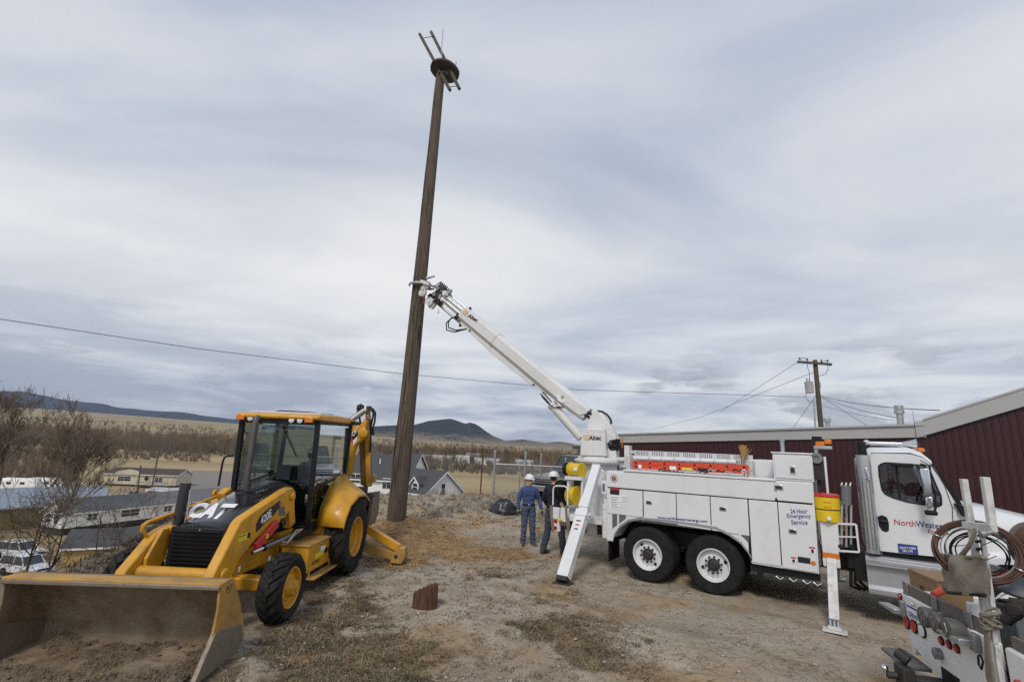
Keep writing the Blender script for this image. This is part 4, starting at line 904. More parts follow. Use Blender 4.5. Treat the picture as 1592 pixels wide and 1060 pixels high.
q = ZC(400, 196, .02); MB().b2((q.x - .17, .02, q.z - .03), (q.x + .1, .12, q.z + .03)).build('sun_visor', 'black', truck, bevel=.015)
# exhaust stack with perforated shield
ex = TP(1349, 780, .08); eu = ex.x
st = MB().cyl((eu, .05, 1.08), (eu, .05, 2.60), .10, n=24).build('exhaust_shield', 'alum', truck)
MB().tube([(eu, .05, 2.58), (eu, .05, 2.74), (eu - .01, .06, 2.80)], .062, 14).build('exhaust_pipe', 'black', st)
for i in range(34):
    z = 1.16 + i * .032
    for k in range(4):
        th = R(215 + k * 28); MB().box((eu + math.cos(th) * .1005, .05 + math.sin(th) * .1005, z), (.012, .012, .014)).build('perforation', 'black', st) if i % 1 == 0 and z < 2.25 else None
q = ZB(592, 270, -.05); MB().bar((eu + .02, -.06, 2.40), (eu + .05, -.06, 2.20), .05, .04).build('shield_bracket', 'chrome', st, bevel=.01)
# horns, aerial, roof lights
zr = us[2][1] + .12
hn = MB().cyl((3.78, .5, zr + .02), (4.28, .5, zr + .02), .022, n=12).tube([(4.28, .5, zr + .02), (4.36, .5, zr + .02), (4.44, .5, zr + .02), (4.48, .5, zr + .02)], [.025, .045, .07, .085], 16).build('air_horn', 'chrome', truck)
MB().cyl((3.85, .66, zr + .0), (4.2, .66, zr + .0), .02, n=12).tube([(4.2, .66, zr), (4.3, .66, zr), (4.36, .66, zr)], [.02, .05, .07], 14).build('horn_trumpet', 'chrome', hn)
MB().sphere((3.80, .5, zr + .03), .045, 10).build('horn_valve', 'chrome', hn)
for v in (.4, .8, 1.22, 1.64, 2.04): MB().sphere((4.50, v, zr - .08), .05, 10, (1.3, 1, .8)).build('cab_light', 'lens_amber', truck)
MB().cyl((4.46, .3, zr - .1), (4.46, .3, zr + .55), .005, .003, 6).build('aerial', 'black', truck)
# beacon mast between body and cab
q = TP(1271, 725, .3); mu = q.x
ms = MB().cyl((mu, .3, 1.9), (mu, .3, 2.66), .03, n=10).b2((mu - .05, .2, 2.15), (mu + .1, .4, 2.62)).build('beacon_mast', 'dark_iron', truck)
MB().b2((mu + .10, .2, 1.92), (mu + .14, .32, 2.55)).build('mast_cover', 'truck_white', ms, bevel=.01)
MB().lathe([(-.05, .06), (-.05, .09), (.03, .09), (.03, .045), (.0, .04), (.0, .01)], (mu, .19, 2.52), (0, -1, 0), 22).build('mast_pulley', 'steel_grey', ms)
f = lambda X, Y, v=.22: TP(1180 + X / 3.864, 540 + Y / 3.864, v)
for a, b, m_ in (((318, 562), (376, 535), 'black'), ((342, 592), (392, 566), 'lens_amber'), ((394, 580), (434, 553), 'lens_amber'), ((330, 610), (440, 594), 'galv')):
    A, B = f(*a), f(*b); MB().b2((A.x, .17, A.z), (B.x, .3, B.z)).build('beacon_light' if m_ == 'lens_amber' else 'beacon_housing', m_, ms, bevel=.008)
MB().bar((mu, .24, 2.6), (mu + .02, .24, 2.74), .1, .06).build('beacon_foot', 'galv', ms, bevel=.01)
# rack that holds the folded sign stand
g = lambda X, Y, v=.04: TP(1250 + X / 4.413, 680 + Y / 4.413, v)
fr_ = [g(*w_) for w_ in [(222, 590), (357, 595), (378, 785), (238, 775)]]
rk = MB()
for i in range(4): rk.bar(fr_[i], fr_[(i + 1) % 4], .035, .03)
rk.bar(g(228, 678), g(368, 682), .03, .02); rk.build('sign_rack', 'truck_white', truck, bevel=.004)
MB().b2((3.35, .12, .78), (3.5, .5, 1.45)).build('battery_box', 'black', truck, bevel=.02)
for i in range(3): 
    q = g(305 + i * 30, 850, .3); MB().tube([(q.x, .2, 1.1), (q.x + .02, .18, .7), (q.x, .2, .5 + .05 * i), (q.x + .12, .3, .45)], .025, 8).build('air_line', 'black', truck)
# deck gear that stays with the truck: slotted tray and tube
h = lambda X, Y, v=.2: TP(940 + X / 5.307, 640 + Y / 5.307, v)
a, b = h(256, 400, .78), h(1218, 400, .78); zt_, zb_ = h(256, 318, .78).z, a.z
ty_ = MB().b2((a.x, .78, zt_ - .012), (b.x, .80, zt_)).b2((a.x, .78, zb_ - .02), (b.x, .80, zb_ + .012)).b2((a.x, .78, (zt_ + zb_) / 2 - .008), (b.x, .80, (zt_ + zb_) / 2 + .008)).build('slotted_tray', 'truck_white', truck)
n_ = 64
for i in range(n_ + 1):
    u = a.x + (b.x - a.x) * i / n_; w_ = .011 if i % 9 else .03; MB().b2((u - w_, .783, zb_), (u + w_, .797, zt_)).build('tray_bar', 'truck_white', ty_, smooth=0)
MB().b2((a.x, .9, zb_ - .02), (b.x, 1.3, zb_)).build('tray_floor', 'steel_grey', ty_)
a, b = h(225, 380, .5), h(1085, 415, .5); tb = MB().cyl(a, b, .045, n=14).build('storage_tube', 'truck_white', truck)
for i in range(8): c = a.lerp(b, (i + .5) / 8); MB().cyl(c - Vector((.02, 0, 0)), c + Vector((.02, 0, 0)), .053, n=14).build('tube_coupling', 'worn_white', tb)
for X, z0 in ((205, 2.1), (1205, 2.1)):
    q = h(X, 480, .35); MB().b2((q.x - .05, .25, z0), (q.x + .05, .55, 2.42)).build('rack_post', 'worn_white', truck, bevel=.008)
q = h(195, 300, .5); MB().b2((q.x - .06, .4, 2.2), (q.x + .05, .6, 2.62)).b2((q.x + .05, .45, 2.45), (q.x + .2, .55, 2.52)).build('boom_rest', 'worn_white', truck, bevel=.01)
rd2 = random.Random(9)
for i in range(14):
    q = h(240 + i * 68, 485 + (i % 3) * 8, .12); MB().tube([q + Vector((0, 0, .0)), q + Vector((.05, .0, .03)), q + Vector((.1, .01, .0)), q + Vector((.16, .0, .02))], .014, 6).build('deck_cable', rd2.choice(['black', 'galv']), truck)

# ------------------------------------------------------------------ loose things carried by the truck
def held(name, label, cat, at): return thing(name, label, cat, T.o + T.x * at.x + T.y * at.y + Vector((0, 0, at.z)), T.rz)
a, b = h(228, 432, .12), h(1190, 476, .12)
ld = held('ladder', 'red fibreglass extension ladder lying flat along the top of the truck body', 'ladder', a)
ln = b.x - a.x; dz = b.z - a.z
lr = Matrix.Rotation(0, 3, 'X')
for k, z in enumerate((.04, -.045)):
    for v in (0, .42):
        MB().prism([(0, z - .038), (ln, z - .038 + dz), (ln, z + .038 + dz), (0, z + .038)], (0, v, 0), (1, 0, 0), (0, 0, 1), (0, .028, 0)).build('rail', 'ladder_red', ld, bevel=.004)
    for i in range(8):
        u = .08 + i * (ln - .16) / 7; MB().cyl((u, -.006, z + dz * u / ln), (u, .454, z + dz * u / ln), .02, n=10).build('rung', 'black', ld)
for u0, w_, m_ in ((.13, .07, 'decal_white'), (.78, .13, 'decal_white'), (1.02, .2, 'decal_yellow'), (1.32, .26, 'decal_black'), (2.12, .06, 'decal_white')):
    zc_ = dz * u0 / ln; MB().b2((u0, -.006, zc_ - .07), (u0 + w_, -.002, zc_ - .015 if m_ != 'decal_white' else zc_ + .0)).build('rail_sticker', m_, ld)
q = h(1145, 395, .7); br = held('broom', 'straw broom stuck bristles up in the slotted tray on the truck', 'broom', q)
bm_ = MB(); rb = random.Random(2)
for i in range(160):
    th = rb.uniform(0, 6.28); r_ = rb.uniform(0, 1); p0 = Vector((.02 * r_ * math.cos(th), .015 * r_ * math.sin(th), .03)); p1 = Vector((.075 * r_ * math.cos(th) + rb.gauss(0, .012) + (.10 if i % 9 == 0 else 0), .03 * r_ * math.sin(th), rb.uniform(.20, .29) - (.05 if i % 9 == 0 else 0)))
    bm_.add([p0 - Vector((.004, 0, 0)), p0 + Vector((.004, 0, 0)), p1 + Vector((.003, 0, 0)), p1 - Vector((.003, 0, 0))], [(0, 1, 2, 3)])
bm_.build('bristles', 'straw', br, smooth=0, fix=False)
MB().cyl((0, 0, -.02), (0, 0, .06), .024, .02, 10).cyl((0, 0, -.3), (0, 0, 0), .012, n=8).build('handle', 'straw', br)
q = TP(1289, 811, .14); co = held('drink_cooler', 'round yellow drink cooler with a red lid behind the truck cab', 'cooler', Vector((3.14, .14, 1.482)))
MB().lathe([(0, .17), (.01, .185), (.19, .19), (.195, .183), (.205, .183), (.21, .192), (.40, .197), (.405, .19), (.405, .01)], (0, 0, 0), (0, 0, 1), 36).build('barrel', 'cooler_yellow', co, smooth=30)
MB().lathe([(.4, .2), (.42, .205), (.44, .19), (.455, .16), (.45, .02)], (0, 0, 0), (0, 0, 1), 32).build('lid', 'red', co, smooth=30)
MB().lathe([(-.003, .188), (.012, .191), (.02, .188)], (0, 0, .19), (0, 0, 1), 32).build('strap', 'black', co)
for s_ in (-1, 1): MB().tube([(s_ * .19, 0, .33), (s_ * .23, 0, .31), (s_ * .235, 0, .25), (s_ * .2, 0, .22)], .014, 7).build('handle', 'decal_white', co)
MB().cyl((.02, -.19, .07), (.02, -.23, .07), .03, n=14).build('spigot', 'decal_white', co)
def bendy(z0, h_, a0, a1): return lambda a, b: Vector((math.sin(a0 + (a1 - a0) * a) * .197, -math.cos(a0 + (a1 - a0) * a) * .197, z0 + b * h_))
text('lettering', 'IGLOO', 0 * Vector(), (1, 0, 0), (0, 0, 1), 1, 1, 'decal_red', co, bold=.02, bend=bendy(.31, .022, -.2, .35))
text('lettering', 'IGLOO', 0 * Vector(), (1, 0, 0), (0, 0, 1), 1, 1, 'decal_red', co, bold=.02, bend=bendy(.235, .02, -.2, .35))
ss = held('sign_stand', 'folded roadwork sign stand with grey rolled sign held in the rack beside the cab', 'sign stand', g(290, 750, .0))
bz = g(290, 750, .0)
def gl(X, Y, v=.1): return g(X, Y, v) - bz
MB().cyl(gl(290, 460), gl(290, 330), .075, n=18).build('rolled_sign', 'fabric_grey', ss)
for X in (258, 290, 322): MB().bar(gl(X, 750), gl(X + 2, 460), .03, .03).build('leg', 'alum', ss)
MB().bar(gl(270, 640, .07), gl(300, 470, .07), .04, .012).build('sign_sleeve', 'interior_grey', ss)
for Y in (545, 600, 628): MB().bar(gl(272, Y, .055), gl(302, Y + 35, .055), .025, .006).build('stripe', 'lens_amber', ss)
for X in (250, 318): MB().cyl(gl(X, 745, .08), gl(X, 745, .02), .035, n=12).build('foot', 'black', ss)
for X in (255, 285, 315): MB().bar(gl(X, 330), gl(X + 6, 308), .03, .02).build('clip', 'decal_white', ss)

# ------------------------------------------------------------------ backhoe loader
H = Frame((-4.12, 10.05, 0), -2)
bh = thing('backhoe_loader', 'yellow backhoe loader with black hood and muddy front bucket on the ground', 'backhoe', H.o, H.rz)
HX = lambda px, py, X: H.atx(px, py, X)
HY = lambda px, py, Y: H.aty(px, py, Y)
Z1 = lambda X, Y: (270 + X / 4.417, 740 + Y / 4.417)
Z3 = lambda X, Y: (320 + X / 4.417, 620 + Y / 4.417)
Z6 = lambda X, Y: (530 + X / 5.3, 620 + Y / 5.3)
def lug_tyre(c, Ro, Ri, w, nl, lug, lean, parent, name='wheel', seedrot=0.0):
    c = Vector(c); ax = Vector((1, 0, 0)); h_ = w / 2; mb = MB()
    def rad(t): return Ro - lug - .035 * abs(t / h_) ** 3.0
    prof = [(-h_ * .72, Ri), (-h_ * .9, Ri + .025), (-h_, Ri + (Ro - Ri) * .42), (-h_ * .97, Ri + (Ro - Ri) * .66), (-h_ * .86, rad(h_ * .86)), (-h_ * .5, rad(h_ * .5)), (0, rad(0)), (h_ * .5, rad(h_ * .5)), (h_ * .86, rad(h_ * .86)), (h_ * .97, Ri + (Ro - Ri) * .66), (h_, Ri + (Ro - Ri) * .42), (h_ * .9, Ri + .025), (h_ * .72, Ri)]
    n = 72; rings = [[c + Vector((t, math.cos(k * 2 * math.pi / n) * r, math.sin(k * 2 * math.pi / n) * r)) for k in range(n)] for t, r in prof]
    mb.loft(rings + [rings[0]], cap=False)
    for k in range(nl):
        for s_ in (-1, 1):
            th0 = 2 * math.pi * (k + (.5 if s_ > 0 else 0)) / nl + seedrot
            secs = []
            for j in range(5):
                f = j / 4; t = s_ * (-.04 * w + f * h_ * 1.02); th = th0 + lean * f ** 1.15; wd = (.052 + .02 * f) / Ro * (w / .4)
                r1 = Ro - .02 * f ** 3 if f < .99 else Ro - .06; r0 = rad(min(abs(t), h_ * .95)) - .03
                secs.append([c + Vector((t * (1.0 if q else 1), math.cos(a) * r, math.sin(a) * r)) for q, (a, r) in enumerate(((th - wd, r0), (th - wd * .7, r1), (th + wd * .7, r1), (th + wd, r0)))])
            # shoulder end
            t = s_ * h_ * .99; th = th0 + lean * 1.06; secs.append([c + Vector((t, math.cos(a) * r, math.sin(a) * r)) for a, r in ((th - .03, Ri + (Ro - Ri) * .5), (th - .028, Ri + (Ro - Ri) * .62), (th + .028, Ri + (Ro - Ri) * .62), (th + .03, Ri + (Ro - Ri) * .5))])
            mb.loft(secs)
    return mb.build(name, 'rubber_muddy', parent, smooth=38)
def hoe_wheel(X, Y, Ro, Ri, w, side_, nl, front_):
    cx = X - side_ * w / 2; o_ = lug_tyre((cx, Y, Ro - .01), Ro, Ri, w, nl, .034, -.36 if front_ else -.42, bh, seedrot=.13)
    a = Vector((side_, 0, 0)); c = Vector((X, Y, Ro - .01))
    if front_: pr = [(-.22, Ri - .01), (-.035, Ri + .01), (-.02, Ri), (-.03, Ri - .02), (-.09, Ri - .035), (-.10, Ri - .07), (-.07, Ri - .10), (-.065, .13), (-.02, .115), (.02, .10), (.03, .075), (.035, .005)]
    else: pr = [(-.32, Ri - .01), (-.04, Ri + .012), (-.02, Ri), (-.035, Ri - .022), (-.12, Ri - .035), (-.14, Ri - .06), (-.22, Ri - .075), (-.24, Ri - .1), (-.20, .16), (-.2, .1), (-.19, .005)]
    r_ = MB().lathe(pr, c, a, 44).build('rim', 'yellow', o_, smooth=30)
    nn = 8
    for k in range(nn):
        th = k * 2 * math.pi / nn; rr = .125 if not front_ else .09; d0 = -.2 if not front_ else .0
        p = c + Vector((0, math.cos(th) * rr, math.sin(th) * rr)) + a * d0
        MB().cyl(p - a * .02, p + a * .03, .016, n=6).build('wheel_bolt', 'yellow' if front_ else 'dark_iron', o_)
    if front_: MB().cyl(c + a * .03, c + a * .05, .045, n=12).build('hub_cap', 'yellow', o_)
    return o_
hoe_wheel(1.27, .02, .69, .355, .46, 1, 17, False); hoe_wheel(-1.21, .02, .69, .355, .46, -1, 17, False)
hoe_wheel(1.26, -2.55, .455, .265, .34, 1, 18, True); hoe_wheel(-1.26, -2.55, .455, .265, .34, -1, 18, True)
# chassis
fm = MB().b2((-.36, -2.75, .52), (.36, .9, .86)).b2((-.42, -1.4, .40), (.42, .6, .95)).cyl((-.95, .02, .68), (.95, .02, .68), .14, n=14)
fm.b2((-.95, -2.66, .40), (.95, -2.42, .56)).cyl((-1.0, -2.54, .49), (1.0, -2.54, .49), .09, n=12)
fm.build('chassis', 'yellow', bh, bevel=.015)
MB().b2((-.6, .75, .35), (.75, 1.15, 1.15)).build('rear_frame', 'dark_iron', bh, bevel=.02)
# hood
HW = lambda y: .355 + .085 * min(1, max(0, (y + 2.85) / 1.3))
def HZt(y): return float(np.interp(y, [-2.86, -2.80, -2.72, -2.2, -1.6, -1.05], [1.25, 1.287, 1.305, 1.465, 1.60, 1.69]))
def hood_ring(y):
    w = HW(y); zt = HZt(y); zb = .98
    pts_ = [(-w - .015, zb), (-w, zt - .16), (-w * .94, zt - .045), (-w * .78, zt - .006), (-w * .45, zt + .012), (0, zt + .02), (w * .45, zt + .012), (w * .78, zt - .006), (w * .94, zt - .045), (w, zt - .16), (w + .015, zb)]
    return [Vector((a - .03, y, b)) for a, b in pts_]
hood = MB().loft([hood_ring(y) for y in (-2.86, -2.80, -2.72, -2.5, -2.2, -1.9, -1.6, -1.3, -1.05)]).build('hood', 'black_gloss', bh, smooth=50)
bulge = MB().loft([[Vector((-.03 + a * f - .0, y, HZt(y) + .012 + b)) for a, b in ((-.25, 0), (-.2, .03), (-.1, .048), (.1, .048), (.2, .03), (.25, 0))] for y, f in ((-1.75, .75), (-1.6, .95), (-1.3, 1.0), (-1.05, 1.0))]).build('hood_scoop', 'black_gloss', hood, smooth=50)
def hood_hit(px, py):
    """line of sight on the hood's front slope"""
    d_ = ray(px, py); a, b = Vector((0, -2.72, 1.315)), Vector((0, -2.2, 1.485)); n_ = (b - a).cross(Vector((1, 0, 0))).normalized()
    O_ = H.loc(cam_o); D_ = Vector((d_.dot(H.x), d_.dot(H.y), d_.z)); t_ = (a - O_).dot(n_) / D_.dot(n_); return O_ + D_ * t_ + Vector((0, 0, .008))
def cat_bend(a, b):
    BLp, BRp, TLp, TRp = (288, 804.5), (343, 808), (303, 781.5), (371, 783.5)
    x = (BLp[0] * (1 - a) + BRp[0] * a) * (1 - b) + (TLp[0] * (1 - a) + TRp[0] * a) * b
    y = (BLp[1] * (1 - a) + BRp[1] * a) * (1 - b) + (TLp[1] * (1 - a) + TRp[1] * a) * b
    return hood_hit(x, y)
text('hood_lettering', 'CAT', (0, 0, 0), (1, 0, 0), (0, 0, 1), 1, 1, 'decal_white', hood, bold=.055, bend=cat_bend)
# grille
gr = MB().b2((-.42, -2.90, .72), (.36, -2.80, 1.245)).build('grille', 'black', bh, bevel=.02)
for i in range(9): MB().box((-.03, -2.915, .78 + i * .052), (.66, .03, .016), Matrix.Rotation(R(25), 3, 'X')).build('grille_slat', 'black', gr)
disc('grille_bolt', (-.0, -2.90, 1.215), .012, 'galv', gr, axis=(0, -1, 0))
MB().b2((-.42, -2.86, .42), (.36, -2.62, .70)).build('front_counterweight', 'yellow', bh, bevel=.02)
# loader arms
armp = [(-1.42, 1.62), (-1.58, 1.70), (-1.75, 1.68), (-2.90, 1.40), (-2.99, 1.35), (-3.42, .78), (-3.50, .52), (-3.50, .32), (-3.42, .22), (-3.30, .26), (-3.12, .50), (-2.86, .86), (-2.52, 1.04), (-1.7, 1.22), (-1.4, 1.46)]
arms = []
for X0, X1 in ((.46, .60), (-.68, -.54)):
    ap = armp if X0 > 0 else [(-1.42, 1.30), (-1.75, 1.36), (-2.86, 1.20), (-2.97, 1.16)] + armp[5:12] + [(-2.52, .98), (-1.4, 1.12)]
    a_ = MB().prism(ap, (X0, 0, 0), (0, 1, 0), (0, 0, 1), (X1 - X0, 0, 0)).build('loader_arm', 'yellow', bh, bevel=.018); arms.append(a_)
    s_ = 1 if X0 > 0 else -1; xo = X1 if X0 > 0 else X0
    for y, z, r_ in ((-3.22, .74, .085), (-1.56, 1.55, .06), (-3.4, .33, .06)):
        MB().lathe([(0, r_), (.035, r_), (.045, r_ * .85), (.045, .005)], (xo, y, z), (s_, 0, 0), 22).build('pivot_boss', 'yellow', a_)
    MB().bar((xo - s_ * .1, -1.52, 1.60), (xo - s_ * .1, -1.30, 1.05), .14, .2).build('arm_tower', 'yellow', bh, bevel=.02)
MB().cyl((-.54, -3.2, .72), (.46, -3.2, .72), .085, n=20).build('cross_tube', 'yellow', bh)
arm = arms[0]; XO = .60
def on_arm(px, py, e=.004): q = HX(px, py, XO); return Vector((XO + e, q.y, q.z))
pq = [on_arm(*Z1(*q)) for q in [(563, 388), (566, 330), (585, 285), (620, 245), (727, 168), (722, 215), (690, 262), (640, 310)]]
dc = MB().add(pq, [tuple(range(len(pq)))]).build('model_decal', 'decal_black', arm, smooth=0)
def bend420(a, b):
    q0 = Z1(597 + 73 * a, 338 - 62 * a); q1 = Z1(592 + 76 * a, 284 - 64 * a); return on_arm(q0[0] * (1 - b) + q1[0] * b, q0[1] * (1 - b) + q1[1] * b, .008)
text('model_lettering', '420E', (0, 0, 0), (1, 0, 0), (0, 0, 1), 1, 1, 'decal_white', dc, bold=.03, bend=bend420)
tri_ = [on_arm(*Z1(*q), .008) for q in [(718, 190), (735, 168), (726, 225)]]; MB().add(tri_, [(0, 1, 2)]).build('decal_tip', 'decal_red', dc, smooth=0)
yq = [on_arm(*Z1(*q)) for q in [(438, 455), (442, 405), (530, 376), (526, 425)]]; dl = MB().add(yq, [(0, 1, 2, 3)]).build('dealer_decal', 'decal_yellow', arm, smooth=0)
yq = [on_arm(*Z1(*q), .007) for q in [(503, 428), (506, 388), (527, 382), (524, 421)]]; MB().add(yq, [(0, 1, 2, 3)]).build('decal_square', 'decal_black', dl, smooth=0)
yq = [on_arm(*Z1(*q), .007) for q in [(445, 420), (446, 414), (495, 398), (495, 404)]]; MB().add(yq, [(0, 1, 2, 3)]).build('decal_line', 'decal_black', dl, smooth=0)
for q in ([(722, 270), (722, 215), (760, 205), (768, 270)], [(730, 295), (765, 280), (772, 330), (748, 345)]):
    pq = [on_arm(*Z1(*w_)) for w_ in q]; MB().add(pq, [(0, 1, 2, 3)]).build('arm_placard', 'interior_grey' if q[0][1] == 270 else 'decal_black', arm, smooth=0)
for q in ((448, 637), (655, 562)): 
    c = on_arm(*Z1(*q)); MB().b2(c - Vector((0, .025, .035)), c + Vector((.003, .025, .035))).build('arm_sticker', 'decal_white', arm)
a, b = on_arm(*Z1(690, 318), .05), on_arm(*Z1(535, 490), .05)
MB().bar(a, b, .05, .13, side=(0, 0, 1)).build('safety_strut', 'red', arm, bevel=.012)
c = a.lerp(b, .55) + Vector((.028, 0, 0)); MB().b2(c - Vector((0, .03, .03)), c + Vector((.002, .03, .03))).build('strut_tag', 'decal_yellow', arm)
a, b = on_arm(*Z1(830, 385), .06), on_arm(*Z1(590, 490), .06)
lc = MB().cyl(a, b, .05, n=16).build('lift_cylinder', 'black_gloss', arm)
MB().cyl(b, b + (b - a).normalized() * .3, .028, n=12).build('cylinder_rod', 'chrome', lc)
for k in range(2): MB().tube([a + Vector((.05, .05, .05)), a.lerp(b, .2) + Vector((.06, 0, .08 - .05 * k)), a.lerp(b, .45) + Vector((.06, 0, -.06)), a.lerp(b, .6) + Vector((.05, 0, .0))], .012, 6).build('hydraulic_line', 'galv', lc)
# tilt linkage on the far arm
XR = -.50
def zz(px, py, X=XR): q = HX(px, py, X); return Vector((X, q.y, q.z))
a, b = zz(*Z1(85, 45)), zz(*Z1(15, 395))
tc_ = MB().cyl(a, b, .072, n=18).build('tilt_cylinder', 'black_gloss', bh)
MB().tube([a + Vector((.08, 0, -.1)), a.lerp(b, .5) + Vector((.10, 0, 0)), b + Vector((.10, 0, .1)), b + Vector((.06, 0, 0))], .012, 6).build('hydraulic_line', 'galv', tc_)
pv = zz(*Z1(45, 425)); MB().lathe([(-.06, .10), (.07, .10), (.09, .06), (.09, .005)], pv, (1, 0, 0), 22).build('bellcrank_hub', 'black', bh)
MB().lathe([(.06, .055), (.11, .055), (.115, .005)], pv, (1, 0, 0), 18).build('bellcrank_pin', 'yellow', bh)
MB().bar(pv + Vector((.06, 0, 0)), zz(*Z1(38, 705), XR + .06), .06, .13, side=(0, 1, 0)).build('tilt_link', 'yellow', bh, bevel=.012)
lv = [zz(*q) for q in [(262, 820), (252, 822), (226, 868), (222, 897), (240, 900), (262, 845)]]
MB().add([p + Vector((.02, 0, 0)) for p in lv] + [p - Vector((.03, 0, 0)) for p in lv], [tuple(range(6)), tuple(range(11, 5, -1))] + [(i, (i + 1) % 6, 6 + (i + 1) % 6, 6 + i) for i in range(6)]).build('bellcrank', 'yellow', bh, bevel=.01)
MB().tube([pv + Vector((.1, 0, -.05)), pv + Vector((.13, -.05, -.25)), pv + Vector((.12, -.12, -.45)), pv + Vector((.1, -.2, -.55))], .02, 8).build('hydraulic_hose', 'black', bh)
MB().b2(zz(*Z1(-15, 370)) - Vector((.05, .05, .05)), zz(*Z1(-15, 370)) + Vector((.05, .05, .06))).build('work_lamp_bracket', 'yellow', bh, bevel=.01)
# hood guard rail on the far side
MB().tube([(-.66, HX(*q, -.66).y, HX(*q, -.66).z) for q in ((240, 842), (228, 833), (221, 824), (222, 817), (230, 811), (280, 794), (345, 768))], .024, 9).build('guard_rail', 'yellow', bh)
# front bucket
BX0, BX1 = -1.22, 1.12
bprof = [(-4.20, .86), (-4.10, .905), (-3.98, .90), (-3.84, .74), (-3.68, .50), (-3.56, .28), (-3.55, .12), (-3.66, .03), (-4.0, .012), (-4.42, .0)]
def shell(prof, th):
    out = []
    for i, (a, b) in enumerate(prof):
        p0 = prof[max(i - 1, 0)]; p1 = prof[min(i + 1, len(prof) - 1)]; d_ = Vector((p1[0] - p0[0], p1[1] - p0[1])).normalized(); out.append((a - d_.y * th, b + d_.x * th) if False else (a + d_.y * th, b - d_.x * th))
    return out
inn = shell(bprof, .03)
nseg = 24; rings = []
for i in range(nseg + 1):
    X = BX0 + (BX1 - BX0) * i / nseg; jit = lambda k: .006 * math.sin(i * 2.1 + k * 1.7)
    rings.append([Vector((X, a, b)) for a, b in bprof] + [Vector((X, a + jit(k), b + jit(k + 3))) for k, (a, b) in reversed(list(enumerate(inn)))])
bucket = MB().loft(rings).build('loader_bucket', 'bucket_steel', bh, smooth=50)
MB().bar((BX0 - .02, -4.15, .885), (BX1 + .02, -4.15, .885), .20, .045, side=(0, 0, 1)).build('bucket_lip', 'yellow_worn', bucket, bevel=.012)
MB().bar((BX0 - .02, -4.235, .862), (BX1 + .02, -4.235, .862), .045, .05, side=(0, 0, 1)).build('lip_edge', 'worn_edge', bucket, bevel=.012)
MB().prism([(-4.62, .0), (-4.30, .035), (-3.9, .035), (-3.9, .005)], (BX0 - .01, 0, 0), (0, 1, 0), (0, 0, 1), (BX1 - BX0 + .02, 0, 0)).build('cutting_edge', 'worn_edge', bucket, bevel=.004)
sp_ = [(-4.23, .875), (-4.10, .915), (-3.98, .91), (-3.84, .745), (-3.68, .505), (-3.55, .28), (-3.53, .11), (-3.66, .015), (-4.45, .008), (-4.24, .34), (-4.20, .62)]
for X0, X1, in_ in ((BX1 - .012, BX1 + .018, 0), (BX0 - .018, BX0 + .012, 1)):
    s_ = MB().prism(sp_, (X0, 0, 0), (0, 1, 0), (0, 0, 1), (X1 - X0, 0, 0)).build('bucket_side', 'yellow_worn' if not in_ else 'bucket_steel', bucket, bevel=.006)
    MB().prism([(-4.50, .0), (-4.25, .34), (-4.20, .42), (-3.62, .30), (-3.54, .10), (-3.66, .0)], (X0 - .012, 0, 0), (0, 1, 0), (0, 0, 1), (X1 - X0 + .024, 0, 0)).build('wear_plate', 'worn_edge', s_, bevel=.006)
for X in (-.61, .53): MB().prism([(-3.82, .80), (-3.36, .5), (-3.30, .2), (-3.50, .16), (-3.52, .3)], (X - .1, 0, 0), (0, 1, 0), (0, 0, 1), (.04, 0, 0)).prism([(-3.82, .80), (-3.36, .5), (-3.30, .2), (-3.50, .16), (-3.52, .3)], (X + .08, 0, 0), (0, 1, 0), (0, 0, 1), (.04, 0, 0)).build('bucket_bracket', 'yellow', bucket, bevel=.008)
text('scrawl', 'PST', (BX1 + .019, -4.10, .76), (0, 1, 0), (0, 0, 1), .12, .08, 'decal_black', bucket)
# the bucket sits slightly askew to the machine
_a = R(3.2); _pv = Vector((-.05, -4.1, 0)); bucket.rotation_euler = (0, 0, _a); bucket.location = _pv - Matrix.Rotation(_a, 3, 'Z') @ _pv
# ---- cab
XC = -.05; xl, xr = XC + .70, XC - .72; RZ = 2.80
def cpt(px, py, X): q = HX(px, py, X); return Vector((X, q.y, q.z))
FT, FB = Vector((xl, -.98, RZ)), Vector((xl, -.90, .93))
RT, RB = Vector((xl, .72, RZ + .02)), Vector((xl, .66, 1.78)); DB = Vector((xl, -.08, .98))
mir = lambda p: Vector((xr - (p.x - xl), p.y, p.z))
cabf = MB()
for f in (lambda p: p, mir):
    cabf.bar(f(FT), f(FB), .085, .075, side=(0, 1, 0)); cabf.bar(f(RT), f(RB), .075, .075, side=(0, 1, 0)); cabf.bar(f(RB), f(DB), .06, .07, side=(1, 0, 0)); cabf.bar(f(FB) - Vector((0, 0, 0)), f(DB), .06, .10, side=(1, 0, 0))
    cabf.bar(f(FT), f(RT), .07, .07, side=(0, 0, 1)); cabf.bar(f(Vector((xl, -.93, 1.62))), f(RB), .04, .06, side=(1, 0, 0))
cabf.bar((xr, -.98, RZ), (xl, -.98, RZ), .07, .08); cabf.bar((xr, .72, RZ + .02), (xl, .72, RZ + .02), .07, .07)
cabf.bar(FB, FB + Vector((-.36, 0, 0)), .08, .1); cabf.bar(mir(FB), mir(FB) + Vector((.36, 0, 0)), .08, .1)
cabf.bar((xr, .66, 1.78), (xl, .66, 1.78), .07, .07)
cabf.b2((xl - .03, -.86, .86), (xl + .02, -.1, 1.02)).b2((xr - .02, -.86, .86), (xr + .03, -.1, 1.02))
cab_ = cabf.build('cab_frame', 'black', bh, bevel=.012)
def pane(name, pts_, mat='cab_glass', parent=None): return MB().add(pts_, [tuple(range(len(pts_)))]).build(name, mat, parent or cab_, smooth=0)
